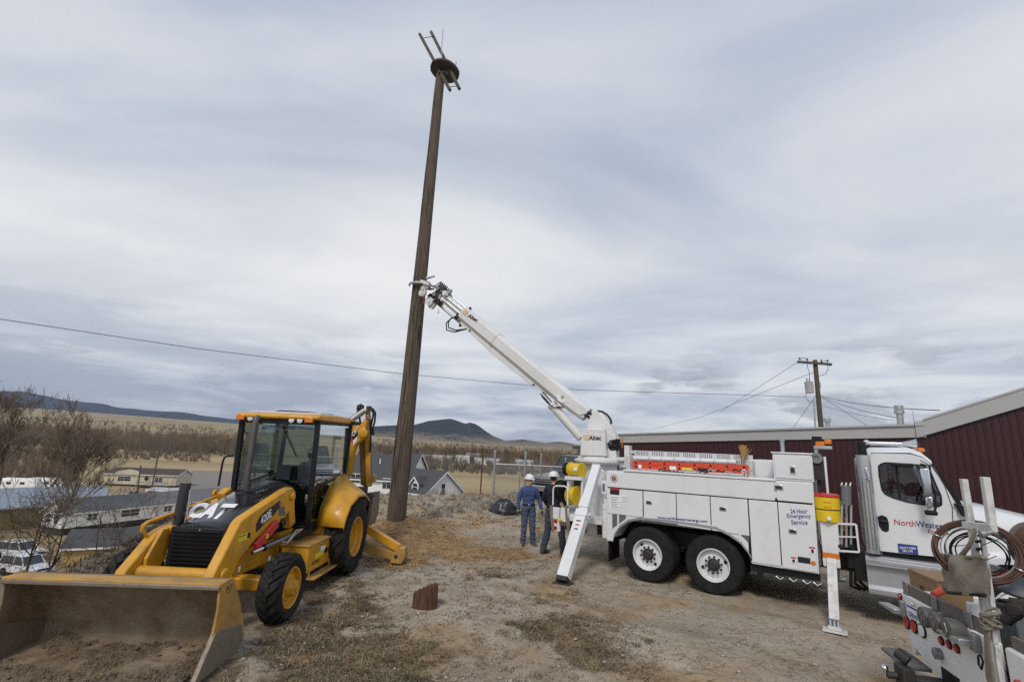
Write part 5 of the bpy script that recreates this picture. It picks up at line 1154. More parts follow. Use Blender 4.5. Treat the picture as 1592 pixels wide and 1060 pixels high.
pane('windshield', [Vector((xr + .04, -.96, RZ - .04)), Vector((xl - .04, -.96, RZ - .04)), Vector((xl - .04, -.915, 1.0)), Vector((XC + .42, -.915, 1.0)), Vector((XC + .42, -.93, 1.62)), Vector((XC - .42, -.93, 1.62)), Vector((XC - .42, -.915, 1.0)), Vector((xr + .04, -.915, 1.0))])
for f in (lambda p: p, mir):
    pane('side_window', [f(Vector((xl, -.94, RZ - .03))), f(Vector((xl, .69, RZ - .02))), f(Vector((xl, .64, 1.81))), f(Vector((xl, -.90, 1.65)))])
    pane('door_glass', [f(Vector((xl, -.90, 1.60))), f(Vector((xl, .62, 1.75))), f(Vector((xl, -.08, 1.03))), f(Vector((xl, -.87, 1.0)))])
pane('rear_window', [Vector((xr + .03, .70, RZ - .03)), Vector((xl - .03, .70, RZ - .03)), Vector((xl - .03, .66, 1.82)), Vector((xr + .03, .66, 1.82))])
MB().bar(Vector((xl + .02, .52, RZ - .05)), Vector((xl + .02, .60, 1.85)), .025, .03).build('window_post', 'black', cab_)
MB().tube([(xl + .03, -.82, 1.70), (xl + .09, -.80, 1.70), (xl + .09, -.45, 1.74), (xl + .03, -.43, 1.75)], .016, 7).build('door_handle', 'black', cab_)
text('cab_lettering', 'CATERPILLAR', (XC - .34, -.975, 2.635), (1, 0, 0), (0, 0, 1), .62, .075, 'fabric_grey', cab_, bold=.03)
MB().bar((XC + .06, -1.0, 2.70), (XC + .38, -.985, 2.18), .022, .02).build('wiper', 'black', cab_)
# roof
rp = [(-1.10, RZ + .03), (-1.12, RZ + .10), (-1.0, RZ + .135), (-.2, RZ + .165), (.6, RZ + .15), (.85, RZ + .12), (.86, RZ + .03)]
roof_ = MB().prism(rp, (xr - .06, 0, 0), (0, 1, 0), (0, 0, 1), (xl - xr + .12, 0, 0)).build('cab_roof', 'yellow', bh, bevel=.03)
MB().b2((xr + .02, -.85, RZ + .13), (xl - .02, .78, RZ + .178)).build('roof_panel', 'roof_white', roof_, bevel=.02)
MB().b2((xl - .02, .55, RZ + .02), (xl + .13, .93, RZ + .10)).build('rear_lamp_hood', 'black', roof_, bevel=.015)
MB().tube([(XC - .4, -.5, RZ + .18), (XC - .38, -.3, RZ + .22), (XC + .1, -.1, RZ + .22), (XC + .5, .2, RZ + .20)], .012, 6).build('roof_cable', 'black', roof_)
def froof(X, Y): q = HY(*Z3(X, Y), -1.02); return q
MB().b2((xr + .02, -1.06, RZ - .055), (xl - .02, -.98, RZ + .035)).build('lamp_bar', 'black', roof_, bevel=.01)
for X, Y in ((318, 132), (365, 135), (600, 146), (657, 148)):
    q = froof(X, Y); MB().lathe([(0, .03), (.03, .06), (.045, .062), (.047, .05)], (q.x, -1.04, q.z), (0, -1, 0), 18).build('lamp_shell', 'black', roof_); disc('work_lamp', (q.x, -1.08, q.z), .052, 'lens_clear', roof_, .016, 18)
for X, Y in ((254, 125), (720, 146)): q = froof(X, Y); MB().b2((q.x - .075, -1.115, q.z - .05), (q.x + .075, -1.03, q.z + .05)).build('turn_signal', 'lens_amber', roof_, bevel=.012)
# inside
MB().b2((xr + .05, -.88, .88), (xl - .05, .62, .96)).build('cab_floor', 'interior', bh)
MB().b2((XC - .22, -.92, .96), (XC + .24, -.62, 1.52)).build('console', 'interior_grey', bh, bevel=.06)
MB().tube([Vector((XC + .02 + math.cos(t_) * .19, -.52 + math.sin(t_) * .13, 1.68 + math.sin(t_) * .09)) for t_ in [i * math.pi / 9 for i in range(18)]], .017, 7, closed=True).cyl((XC + .02, -.6, 1.5), (XC + .02, -.52, 1.68), .03, n=10).build('steering_wheel', 'black', bh)
MB().b2((XC - .3, -.1, 1.0), (XC + .3, .35, 1.22)).build('seat', 'interior', bh, bevel=.05)
MB().b2((XC - .28, -.28, 1.2), (XC + .28, -.12, 1.98)).build('seat_back', 'interior', bh, bevel=.06)
for s_ in (-1, 1): MB().b2((XC + s_ * .42 - .08, .2, .95), (XC + s_ * .42 + .08, .5, 1.5)).cyl((XC + s_ * .42, .3, 1.5), (XC + s_ * .4, .28, 1.8), .018, n=8).sphere((XC + s_ * .4, .28, 1.83), .04, 8).build('control_pod', 'interior', bh)
# exhaust
q0, q1 = HY(*Z3(276, 590), -1.55), HY(*Z3(287, 165), -1.55); eX = -.32
q0, q1 = HX(*Z3(276, 590), eX), HX(*Z3(290, 150), eX)
MB().tube([(eX, q0.y, q0.z - .15), (eX, q0.y, q1.z - .02), (eX, q0.y + .03, q1.z + .05), (eX, q0.y + .08, q1.z + .07)], .052, 14).cyl((eX, q0.y, q0.z - .15), (eX, q0.y, q0.z + .05), .075, n=14).build('exhaust_stack', 'steel_dark', bh)
# mirror loop
MB().tube([(xr - .05, HY(*Z3(X, Y), -1.0).y, HY(*Z3(X, Y), -1.0).z) if False else Vector((HY(*Z3(X, Y), -1.0).x, -1.0, HY(*Z3(X, Y), -1.0).z)) for X, Y in ((188, 387), (150, 390), (128, 402), (116, 432), (100, 520), (86, 598))], .018, 8).build('mirror_loop', 'black', bh)
# fenders
def fender(f):
    cv = lambda X, l: [Vector((X, y, z)) for y, z in l]
    inn_ = cv(.69, [(-.60, .95), (-.50, 1.25), (-.24, 1.56), (.15, 1.76), (.5, 1.80), (.8, 1.64)])
    mid_ = cv(.93, [(-.68, .95), (-.61, 1.22), (-.38, 1.48), (0, 1.64), (.38, 1.63), (.72, 1.46)])
    out_ = cv(1.23, [(-.74, .95), (-.69, 1.13), (-.5, 1.34), (-.1, 1.47), (.3, 1.45), (.62, 1.30)])
    lip_ = [p + Vector((.02, 0, -.05)) for p in out_]
    rg = [[f(p) for p in c] for c in (inn_, mid_, out_, lip_)]
    return MB().loft([list(r_) for r_ in rg], closed=False).build('fender', 'yellow', bh, smooth=60)
for f in (lambda p: p, mir):
    o_ = fender(f); s_ = o_.modifiers.new('thick', 'SOLIDIFY'); s_.thickness = .02; s_.offset = 1
# side box and step
for f in (1, -1):
    bx = MB().b2((f * .52, -1.52, .34), (f * .98, -.52, .77)).build('side_tank', 'yellow', bh, bevel=.03)
    MB().b2((f * .50, -1.54, .765), (f * 1.0, -.46, .79)).build('tank_tread', 'yellow_worn', bx, bevel=.006)
    MB().b2((f * .95, -1.5, .26), (f * 1.12, -.5, .285)).b2((f * .97, -1.45, .285), (f * 1.0, -1.4, .4)).b2((f * .97, -.6, .285), (f * 1.0, -.55, .4)).build('step', 'yellow_worn', bx, bevel=.006)
    if f > 0:
        def tk_(X, Y, e=.004): q = HX(*Z1(X, Y), .98); return Vector((.98 + e, q.y, q.z))
        for q, m_ in (([(965, 568), (970, 535), (1030, 500), (1025, 535)], 'decal_yellow'), ([(1005, 510), (1010, 480), (1045, 470), (1035, 505)], 'decal_white'), ([(1032, 530), (1035, 498), (1058, 483), (1055, 512)], 'decal_black'), ([(950, 615), (952, 592), (1000, 565), (998, 585)], 'arm_letters')):
            if m_ == 'arm_letters':
                q0, q1 = tk_(950, 612), tk_(1000, 585); text('lettering', 'KODIAK', q0, q1 - q0, (0, 0, 1), (q1 - q0).length, .06, 'decal_black', bx, bold=.02)
            else: MB().add([tk_(*w_) for w_ in q], [(0, 1, 2, 3)]).build('tank_decal', m_, bx, smooth=0)
    MB().b2((f * .45, -.52, .6), (f * .98, -.2, 1.0)).build('fender_bracket', 'yellow', bh, bevel=.015)
for k in range(4): MB().tube([(.64, -1.35 + k * .05, .82), (.7 + .03 * k, -1.2 + k * .06, .95), (.62, -1.0 + k * .07, .90), (.6, -.85, 1.0)], .018, 7).build('hydraulic_hose', 'black', bh)
# ---- stabilisers
for f in (1, -1):
    lo_a, lo_b = Vector((f * .75, 1.0, .40)), Vector((f * 1.80, 1.0, .14)); up_a, up_b = Vector((f * 1.15, 1.0, .66)), Vector((f * 1.86, 1.0, .30))
    sb = MB().bar(lo_a, lo_b, .15, .17).build('stabilizer', 'yellow_worn', bh, bevel=.012)
    MB().bar(up_a, up_b, .15, .15).build('stabilizer_cylinder_guard', 'yellow', sb, bevel=.012)
    MB().cyl(Vector((f * .8, 1.0, .82)), up_a.lerp(up_b, .2), .05, n=12).build('stabilizer_cylinder', 'black', sb)
    MB().prism([(-.14, -.12), (.10, -.13), (.18, .0), (.15, .18), (.02, .20), (-.1, .06)], (f * 1.86, .88, .14), (f, 0, 0), (0, 0, 1), (0, .24, 0)).build('stabilizer_foot', 'yellow_worn', sb, bevel=.015)
    MB().cyl((f * 1.84, .86, .16), (f * 1.84, 1.14, .16), .035, n=12).build('foot_pin', 'dark_iron', sb)
# ---- backhoe boom, stick and bucket folded upright behind the cab
def z6(X, Y, yy): q = HY(*Z6(X, Y), yy); return (q.x, q.z)
YB = 1.55
bo = [z6(*q, YB) for q in [(68, 640), (70, 300), (78, 215), (120, 200), (165, 225), (200, 170), (222, 190), (205, 300), (165, 350), (130, 380), (110, 450), (95, 540), (85, 620)]]
hb = MB().prism(bo, (0, YB - .12, 0), (1, 0, 0), (0, 0, 1), (0, .24, 0)).build('hoe_boom', 'yellow', bh, bevel=.015)
q = z6(182, 280, YB - .13); MB().lathe([(0, .11), (.03, .11), (.04, .09), (.04, .005)], (q[0], YB - .12, q[1]), (0, -1, 0), 22).build('boom_boss', 'yellow', hb)
for qs, m_ in (([(88, 330), (95, 275), (140, 255), (140, 295), (110, 330)], 'decal_black'), ([(78, 330), (88, 300), (98, 350), (92, 365)], 'decal_red'), ([(98, 350), (130, 310), (132, 345), (104, 384)], 'decal_white')):
    MB().add([Vector((z6(*w_, YB - .126)[0], YB - .126 - (.003 if m_ != 'decal_black' else 0), z6(*w_, YB - .126)[1])) for w_ in qs], [tuple(range(len(qs)))]).build('boom_decal', m_, hb, smooth=0)
a, b = z6(100, 312, YB - .13), z6(128, 280, YB - .13); text('boom_lettering', 'CAT', (a[0], YB - .133, a[1]), Vector((b[0] - a[0], 0, b[1] - a[1])), Vector((-.6, 0, 1)), .20, .09, 'decal_white', hb, bold=.03)
YS = 1.85
st_ = [z6(*q, YS) for q in [(205, 125), (212, 60), (225, 55), (232, 120), (242, 380), (245, 720), (205, 725), (165, 705), (152, 380), (175, 330), (200, 300)]]
hs = MB().prism(st_, (0, YS - .03, 0), (1, 0, 0), (0, 0, 1), (0, .16, 0)).build('hoe_stick', 'stick_dark_brown', bh, bevel=.012)
q_ = [z6(*w_, YS - .04) for w_ in [(208, 130), (228, 130), (242, 380), (243, 715), (214, 718), (206, 380)]]
MB().prism(q_, (0, YS - .10, 0), (1, 0, 0), (0, 0, 1), (0, .08, 0)).build('stick_plate', 'yellow', hs, bevel=.008)
q_ = [z6(*w_, YS - .1) for w_ in [(245, 665), (255, 625), (275, 615), (288, 640), (285, 680), (262, 690)]]; MB().prism(q_, (0, YS - .14, 0), (1, 0, 0), (0, 0, 1), (0, .12, 0)).build('bucket_link', 'yellow_worn', hs, bevel=.012)
a, b = z6(68, 185, YB - .05), z6(195, 95, YB + .1); MB().cyl((a[0], YB - .05, a[1]), (b[0], YB + .1, b[1]), .07, n=16).build('stick_cylinder', 'steel_grey', hb)
q_ = [z6(*w_, YS) for w_ in [(135, 110), (150, 50), (180, 55), (190, 100), (165, 150)]]; MB().prism(q_, (0, YS - .1, 0), (1, 0, 0), (0, 0, 1), (0, .08, 0)).build('boom_knuckle', 'yellow_worn', hb, bevel=.01)
for pts_ in ([(150, 60), (165, 45), (185, 60), (180, 90)], [(135, 90), (140, 55), (160, 50)], [(230, 75), (262, 80), (284, 115), (278, 190), (262, 240), (270, 300)], [(230, 95), (255, 95), (268, 120), (255, 190), (245, 240), (258, 290), (275, 280)], [(80, 235), (140, 215), (200, 185), (235, 190)], [(85, 225), (100, 180), (140, 150)], [(238, 190), (245, 300), (240, 440)], [(140, 70), (150, 130), (160, 200)]):
    MB().tube([Vector((z6(X, Y, YS - .16)[0], YS - .16, z6(X, Y, YS - .16)[1])) for X, Y in pts_], .024, 7).build('hydraulic_hose', 'black', hs)
for w_ in ((235, 72), (150, 65), (208, 185), (60, 270), (238, 180)): q = z6(*w_, YS - .15); MB().box((q[0], YS - .15, q[1]), (.09, .08, .08)).build('hose_clamp', 'dark_iron', hs, bevel=.01)
MB().b2((.55, 1.15, .55), (.85, 1.75, 1.45)).b2((.45, 1.2, 1.05), (.95, 1.9, 1.22)).build('swing_frame', 'dark_iron', bh, bevel=.02)
q_ = [z6(*w_, 1.5) for w_ in [(120, 795), (280, 765), (282, 800), (130, 830)]]; MB().prism(q_, (0, 1.4, 0), (1, 0, 0), (0, 0, 1), (0, .3, 0)).build('swing_yoke', 'steel_dark', bh, bevel=.01)
q_ = [z6(*w_, 1.7) for w_ in [(262, 790), (285, 765), (268, 960), (235, 1045), (228, 1000), (245, 880)]]; bk = MB().prism(q_, (0, 1.55, 0), (1, 0, 0), (0, 0, 1), (0, .55, 0)).build('hoe_bucket', 'worn_edge', bh, bevel=.01)
q_ = [z6(*w_, 1.7) for w_ in [(150, 830), (262, 800), (235, 1010), (170, 1000)]]; MB().prism(q_, (0, 1.75, 0), (1, 0, 0), (0, 0, 1), (0, .3, 0)).build('bucket_back', 'dark_iron', bk, bevel=.02)

# ------------------------------------------------------------------ the standing pole with its nest platform
pmat('pole_wood', (.150, .114, .082), .88, col2=(.042, .032, .025), scale=5, amt=.95, bump=.8, bscale=9, stretch=(9, 9, .55), dirt=(.17, .135, .095), damt=.35, dscale=1.2, lo=.3, hi=.7)
pmat('old_timber', (.10, .088, .075), .9, col2=(.055, .048, .04), scale=6, bump=.3, bscale=30)
pmat('rust', (.115, .052, .026), .85, col2=(.06, .028, .016), scale=14, bump=.3, bscale=50)
pmat('wire', (.06, .06, .065), .6, scale=4)
pmat('weathered_board', (.17, .145, .125), .8, col2=(.10, .082, .07), scale=5, stretch=(1, 1, 6), bump=.2)
pp = thing('utility_pole', 'tall weathered wooden pole with a round nest platform and rails at its top', 'pole', POLE)
TOPV = POLE_TOP - POLE
n = 20; rings = []
for i in range(15):
    f = i / 14; c = Vector((0, 0, -1.0 * 0)) + TOPV * f; r_ = .262 * (1 - f) + .148 * f
    rings.append([c + Vector((math.cos(k * 2 * math.pi / n), math.sin(k * 2 * math.pi / n), 0)) * (r_ * (1 + .012 * math.sin(k * 3 + i))) for k in range(n)])
rings.insert(0, [v - Vector((0, 0, .8)) for v in rings[0]])
MB().loft(rings).build('shaft', 'pole_wood', pp, smooth=50)
rk_ = random.Random(12)
for i in range(34):
    z = rk_.uniform(.2, TOPV.z - 1.8); l_ = rk_.uniform(.4, 2.0); th = R(rk_.uniform(185, 355)); P_ = []
    for q in range(6):
        f = min(1, (z + l_ * q / 5) / TOPV.z); r0_ = .262 * (1 - f) + .148 * f; a_ = th + .05 * math.sin(q * 1.7 + i); P_.append(TOPV * f + Vector((math.cos(a_), math.sin(a_), 0)) * (r0_ * 1.005))
    w_ = rk_.uniform(.006, .013); MB().tube(P_, [.001, w_ * .7, w_, w_ * .9, w_ * .5, .001], 4).build('crack', 'black', pp)
MB().b2(Vector((.20, -.12, 6.05)) + TOPV * .0, Vector((.30, .02, 6.45))).build('red_marker', 'decal_red', pp)
Yp = POLE.y
def pt(X, Y, dy=0.0): return aty(600 + X / 7.067, 20 + Y / 7.067, Yp + dy) - POLE
ctr = pt(655, 600, .1)
# a real disc lying level on the pole top, seen from below
nrm = Vector((0, 0, 1)); R_D = .50
dsk = MB().lathe([(0, .02), (0, R_D), (.07, R_D), (.07, .02)], TOPV + Vector((.12, .06, .16)), Vector((.16, .06, 1)), 30).build('platform', 'old_timber', pp, smooth=30)
for k in range(7):
    th = k * 2 * math.pi / 7 + .3; c = TOPV + Vector((.12 + math.cos(th) * R_D, .06 + math.sin(th) * R_D, .22)); MB().cyl(c, c + Vector((0, 0, .1)), .012, n=6).build('platform_peg', 'rust', dsk)
for (a, b, dy0, dy1) in (((370, 235), (705, 855), .75, -.55), ((495, 210), (808, 840), .75, -.55)):
    A, B = aty(600 + a[0] / 7.067, 20 + a[1] / 7.067, Yp + dy0 + .2) - POLE, aty(600 + b[0] / 7.067, 20 + b[1] / 7.067, Yp - dy0 + .2) - POLE
    MB().bar(A, B, .085, .085).build('platform_rail', 'old_timber', pp, bevel=.008)
for (a, b, dy) in (((410, 280), (540, 258), .7), ((705, 818), (790, 805), -.5)): MB().cyl(pt(*a, dy), pt(*b, dy), .012, n=6).build('rail_rod', 'rust', pp)
MB().tube([pt(628, 185), pt(618, 320), pt(610, 390), pt(612, 480), pt(640, 640), pt(645, 700)], .016, 6).build('lightning_rod', 'galv', pp)
for i, (a, b) in enumerate((((575, 655), (700, 660)), ((655, 670), (690, 660)))): MB().bar(pt(*a, -.2), pt(*b, -.1), .06, .05).build('platform_bracket', 'old_timber', pp)

# ------------------------------------------------------------------ red metal building
pmat('red_metal', (.040, .0075, .010), .5, col2=(.030, .006, .008), scale=1.5, amt=.6, dirt=(.07, .03, .03), damt=.25, dscale=1.0)
pmat('trim_grey', (.40, .40, .39), .6, col2=(.34, .34, .33), scale=.8, amt=.5, dirt=(.27, .26, .25), damt=.2, dscale=.7)
wl, wr = aty(966, 676, 19), aty(1405, 662.5, 13)
wd = Vector((wr.x - wl.x, wr.y - wl.y, 0)).normalized(); wn_ = Vector((-wd.y, wd.x, 0));
if wn_.y < 0: wn_ = -wn_
B0 = Vector((wl.x, wl.y, 0)); wlen = (Vector((wr.x, wr.y, 0)) - B0).length
bang = math.atan2(wd.y, wd.x)
bld = thing('metal_building', 'dark red ribbed metal building with grey fascia behind the white utility truck', 'building', B0, bang)
W_ = Frame(B0, math.degrees(bang))
SG = wlen + .42                                   # where the gable begins
def eave(s):
    """fascia top along the wall"""
    if s <= SG: return wl.z + (wr.z - wl.z) * s / wlen
    g0 = W_.aty(1432, 655, 0); g1 = W_.aty(1592, 605, 0); return g0.z + (g1.z - g0.z) * (s - g0.x) / (g1.x - g0.x)
s = -.6; rib = MB()
pw = .9
SE = SG + 7.2
k = 0
while s < SE:
    s1 = min(s + pw, SE)
    if s < SG < s1 - .01: s1 = SG
    e0, e1 = eave(s + .001) - .12, eave(s1 - .001) - .12
    if s >= SG + 4.0: e0 = eave(SG + 4.0) * 2 - eave(s) - .12
    if s1 >= SG + 4.0: e1 = eave(SG + 4.0) * 2 - eave(s1) - .12
    mb = MB().add([(s, 0, -.3), (s1, 0, -.3), (s1, 0, e1), (s, 0, e0)], [(0, 1, 2, 3)])
    nr = max(1, int(round((s1 - s) / .15)))
    for i in range(nr):
        a = s + (i + .5) * (s1 - s) / nr; ez = e0 + (e1 - e0) * (i + .5) / nr
        mb.add([(a - .022, 0, -.3), (a - .012, -.02, -.3), (a + .012, -.02, -.3), (a + .022, 0, -.3), (a - .022, 0, ez), (a - .012, -.02, ez), (a + .012, -.02, ez), (a + .022, 0, ez)], [(0, 1, 5, 4), (1, 2, 6, 5), (2, 3, 7, 6)])
    mb.build('wall_panel', 'red_metal', bld, smooth=0, fix=False)
    s = s1
fh = .36
def fascia(s0, s1, top0, top1, h0, proud, name='fascia'):
    return MB().prism([(s0, top0 - h0), (s1, top1 - h0), (s1, top1), (s0, top0)], (0, -proud, 0), (1, 0, 0), (0, 0, 1), (0, proud + .1, 0)).build(name, 'trim_grey', bld, bevel=.006)
fascia(-.75, SG + .02, eave(-.75), eave(SG), .30, .06)
g1 = SG + 4.0
fascia(SG - .18, g1, eave(SG + .0001) - .05, eave(g1), .40, .09, 'rake_trim'); fascia(g1, SE + .2, eave(g1), eave(g1) * 2 - eave(SE + .2), .40, .09, 'rake_trim')
def slab(p0, p1, name, depth): 
    (s0, z0), (s1, z1) = p0, p1
    MB().prism([(s0, z0), (s1, z1), (s1, z1 + .05), (s0, z0 + .05)], (0, -.11, 0), (1, 0, 0), (0, 0, 1), (0, depth, 0)).build(name, 'roof_metal', bld)
pmat('roof_metal', (.45, .45, .44), .5, .3, col2=(.38, .38, .37), scale=1)
slab((-.75, eave(-.75)), (SG, eave(SG)), 'roof', 9); slab((SG, eave(SG + .001)), (g1, eave(g1)), 'roof', 12); slab((g1, eave(g1)), (SE + .2, eave(g1) * 2 - eave(SE + .2)), 'roof', 12)
MB().b2((SG - .05, .15, eave(SG) - .3), (SG + .0, 12, eave(SG + .001) + .02)).build('step_wall', 'trim_grey', bld)
MB().b2((-.5, .2, -.3), (SE, .3, 2.6)).build('inner_wall', 'interior_grey', bld)
MB().b2((-.6, .02, -.3), (-.5, 8.8, 2.75)).build('end_wall', 'red_metal', bld)
v_ = W_.aty(1400, 656, 2.2); MB().cyl((v_.x, 2.2, 3.2), (v_.x, 2.2, v_.z + .25), .09, n=14).cyl((v_.x, 2.2, v_.z + .25), (v_.x, 2.2, v_.z + .36), .13, n=14).cyl((v_.x, 2.2, v_.z + .38), (v_.x, 2.2, v_.z + .50), .12, n=14).build('roof_vent', 'galv', bld)
v_ = W_.aty(1287, 664, 4.0); MB().cyl((v_.x, 4, 3.0), (v_.x, 4, v_.z + .22), .07, n=12).cyl((v_.x, 4, v_.z + .2), (v_.x, 4, v_.z + .32), .12, n=12).build('roof_vent', 'galv', bld)

# ------------------------------------------------------------------ service pole behind the building, overhead wires
f5 = lambda X, Y, D=29.0: aty(1180 + X / 3.864, 540 + Y / 3.864, D)
pb, ptp = f5(372, 480), f5(336, 78); pz0 = Vector((pb.x, pb.y, .2))
sp_pole = thing('service_pole', 'wooden power pole with crossarm and grey transformer rising behind the red building', 'pole', pz0)
g5 = lambda X, Y, D=29.0: f5(X, Y, D) - pz0
MB().cyl((0, 0, -.5), g5(336, 76), .16, .125, 14).build('shaft', 'pole_wood', sp_pole)
ca = MB().bar(g5(232, 86, 28.8), g5(436, 102, 28.8), .12, .14).build('crossarm', 'old_timber', sp_pole, bevel=.01)
for X, Y in ((245, 75), (290, 80), (375, 88), (412, 88), (425, 112), (238, 95)): MB().lathe([(0, .03), (.03, .06), (.06, .035), (.09, .06), (.12, .03), (.16, .02)], g5(X, Y, 28.75), (0, 0, 1), 10).build('insulator', 'old_timber', ca)
trf = g5(302, 240, 28.7); MB().lathe([(-.34, .02), (-.34, .22), (.28, .23), (.32, .24), (.36, .15), (.37, .02)], trf, (-.02, 0, 1), 20).build('transformer', 'trim_grey', sp_pole)
for dx in (-.1, .05): MB().cyl(trf + Vector((dx, 0, .36)), trf + Vector((dx, 0, .58)), .035, .02, 8).build('bushing', 'old_timber', sp_pole)
MB().bar(trf + Vector((.15, .1, .1)), trf + Vector((.4, .25, .1)), .08, .1).build('transformer_bracket', 'galv', sp_pole)
MB().b2(g5(362, 225) - Vector((.06, .06, .16)), g5(362, 225) + Vector((.06, .06, .16))).build('cutout_box', 'trim_grey', sp_pole)
MB().cyl(g5(338, 480, 28.7), g5(330, 310, 28.7), .05, n=8).build('conduit', 'galv', sp_pole)
for q in ([(290, 85), (292, 120), (303, 150), (303, 190)], [(410, 95), (415, 130), (400, 160), (360, 172)], [(245, 70), (265, 62), (290, 70), (290, 85)], [(285, 270), (280, 300), (300, 325), (320, 325)], [(375, 90), (395, 80), (412, 86)]):
    MB().tube([g5(X, Y, 28.7) for X, Y in q], .016, 5).build('jumper_wire', 'wire', sp_pole)
def cable(name, label, pts_, r_=.012, sag=0.0):
    a = Vector(pts_[0]); P_ = []
    for i in range(len(pts_) - 1):
        p, q = Vector(pts_[i]), Vector(pts_[i + 1])
        for j in range(12): 
            t_ = j / 12; P_.append(p.lerp(q, t_) - Vector((0, 0, sag * 4 * t_ * (1 - t_))) - a)
    P_.append(Vector(pts_[-1]) - a); o_ = MB().tube(P_, r_, 5).build(name, 'wire'); o_.location = a
    return tag(o_, label, 'wire')
cable('overhead_wire', 'long thin overhead wire crossing the sky behind the tall wooden pole', [aty(-260, 452, 12.5), aty(0, 496, 15.5), aty(300, 541, 19.2), aty(620, 580.5, 23.2), aty(900, 606, 26.2), aty(1252, 617, 28.8)], .0125)
cable('service_wire', 'power wire sloping from the service pole crossarm to the left', [f5(232, 88), aty(1120, 640, 40)], .012)
cable('service_wire', 'wire sloping from the service pole top down toward the left horizon', [f5(330, 148), aty(1090, 648, 48), aty(1010, 668, 70)], .014)
vb = W_.aty(1440, 640, 3.0)
wpt = lambda X, Y, v: T_w(W_.aty(1180 + X / 3.864, 540 + Y / 3.864, v))
T_w = lambda p: W_.o + W_.x * p.x + W_.y * p.y + Vector((0, 0, p.z))
cable('service_wire', 'heavy service drop from the service pole to the high gable roof', [f5(372, 290), wpt(1085, 378, 1.2)], .014, .15)
cable('service_wire', 'service drop from the service pole to the roof beside the vent', [f5(372, 295), wpt(840, 425, 3.5)], .012, .12)
cable('service_wire', 'thin wire from the service pole to the low roof below the vent', [f5(372, 345), wpt(820, 440, 4.0)], .009, .08)
cable('guy_wire', 'guy wire running from the service pole down behind the low roof toward the vent', [f5(372, 295), aty(1352, 664, 22)], .011)
cable('guy_wire', 'guy wire running from the service pole down to the left behind the low roof', [f5(345, 285), aty(1232, 666, 30)], .011)

# ------------------------------------------------------------------ fence, posts, lath fence, pickup, bag, stump
z2 = lambda X, Y: (630 + X / 5.686, 660 + Y / 5.686)
fa = hit(766, 769.5)
FY = fa.y
fence = thing('chain_link_fence', 'galvanised chain-link fence with steel posts and a bare top rail', 'fence', (fa.x, FY, 0))
def fp(X, Y, dy=0.0): q = aty(*z2(X, Y), FY + dy); return q - Vector((fa.x, FY, 0))
for (a, b, r_) in (((795, 240), (775, 640), .05), ((1065, 250), (1050, 640), .05), ((1203, 262), (1188, 640), .038), ((1012, 378), (1002, 640), .028), ((1420, 300), (1402, 640), .038)):
    A, B = fp(*a), fp(*b); B.z = min(B.z, .2); MB().cyl(B, A, r_, n=10).sphere(A, r_ * 1.15, 8).build('fence_post', 'galv', fence)
MB().cyl(fp(797, 346), fp(1062, 358), .026, n=8).build('top_rail', 'galv', fence)
MB().cyl(fp(1062, 358), fp(1440, 376), .026, n=8).build('top_rail', 'galv', fence)
MB().cyl(fp(968, 293), fp(1018, 350), .022, n=6).build('barb_arm', 'galv', fence)
x0, x1 = fp(797, 346).x, fp(1440, 376).x; zt0, zt1 = fp(797, 346).z, fp(1440, 376).z
wm = MB(); step = .075; hgt_ = zt0 - .35
nw = int((x1 - x0 + hgt_) / step)
for i in range(nw):
    for dr_ in (1, -1):
        xs_ = x0 + i * step - (hgt_ if dr_ > 0 else 0); p = Vector((xs_, 0, .35)); q = Vector((xs_ + hgt_ * dr_ if dr_ > 0 else xs_ - hgt_, 0, zt0))
        t0 = max(0, (x0 - p.x) / (q.x - p.x)) if (q.x - p.x) > 0 else max(0, (x1 - p.x) / (q.x - p.x)); t1 = min(1, (x1 - p.x) / (q.x - p.x)) if (q.x - p.x) > 0 else min(1, (x0 - p.x) / (q.x - p.x))
        if t1 - t0 < .02: continue
        a, b = p.lerp(q, t0), p.lerp(q, t1); e_ = Vector((.0042, 0, 0)); wm.add([a - e_, a + e_, b + e_, b - e_], [(0, 1, 2, 3)])
stuff(wm.build('wire_mesh', 'galv', fence, smooth=0, fix=False))
for zz_, l_ in ((.25, 0), (.55, 1)):
    MB().tube([fp(1060, 330) + Vector((0, 0, zz_ * .2)), fp(1200, 335) + Vector((0, 0, zz_ * .2)), fp(1430, 345) + Vector((0, 0, zz_ * .2))], .006, 5).build('strand', 'wire', fence)
ft_ = hit(746.5, 768.5); o_ = thing('steel_post', 'single dark rusty steel post standing left of the chain-link fence', 'post', ft_)
tp_ = aty(751, 698, ft_.y) - ft_; MB().bar(Vector((0, 0, -.2)), tp_, .06, .05).build('shaft', 'rust', o_); MB().bar(Vector((.02, -.03, .0)), tp_ + Vector((.02, -.03, -.1)), .02, .03).build('flange', 'rust', o_)
for sgn in (1, ):
    cable('fence_wire', 'thin strand of fence wire strung left from the rusty steel post', [ft_ + Vector((0, 0, 1.55)), aty(640, 728, ft_.y + 1)], .006, .03)
# second dark post right by the turret
o_ = thing('timber_post', 'dark timber post with a short board behind the truck turret', 'post', aty(899.5, 735, 27) - Vector((0, 0, 1.3))); 
MB().cyl((0, 0, 0), (0.02, 0, 2.75), .06, n=8).build('shaft', 'old_timber', o_); MB().b2((-.35, -.03, 2.55), (.05, .03, 2.72)).build('board', 'old_timber', o_)
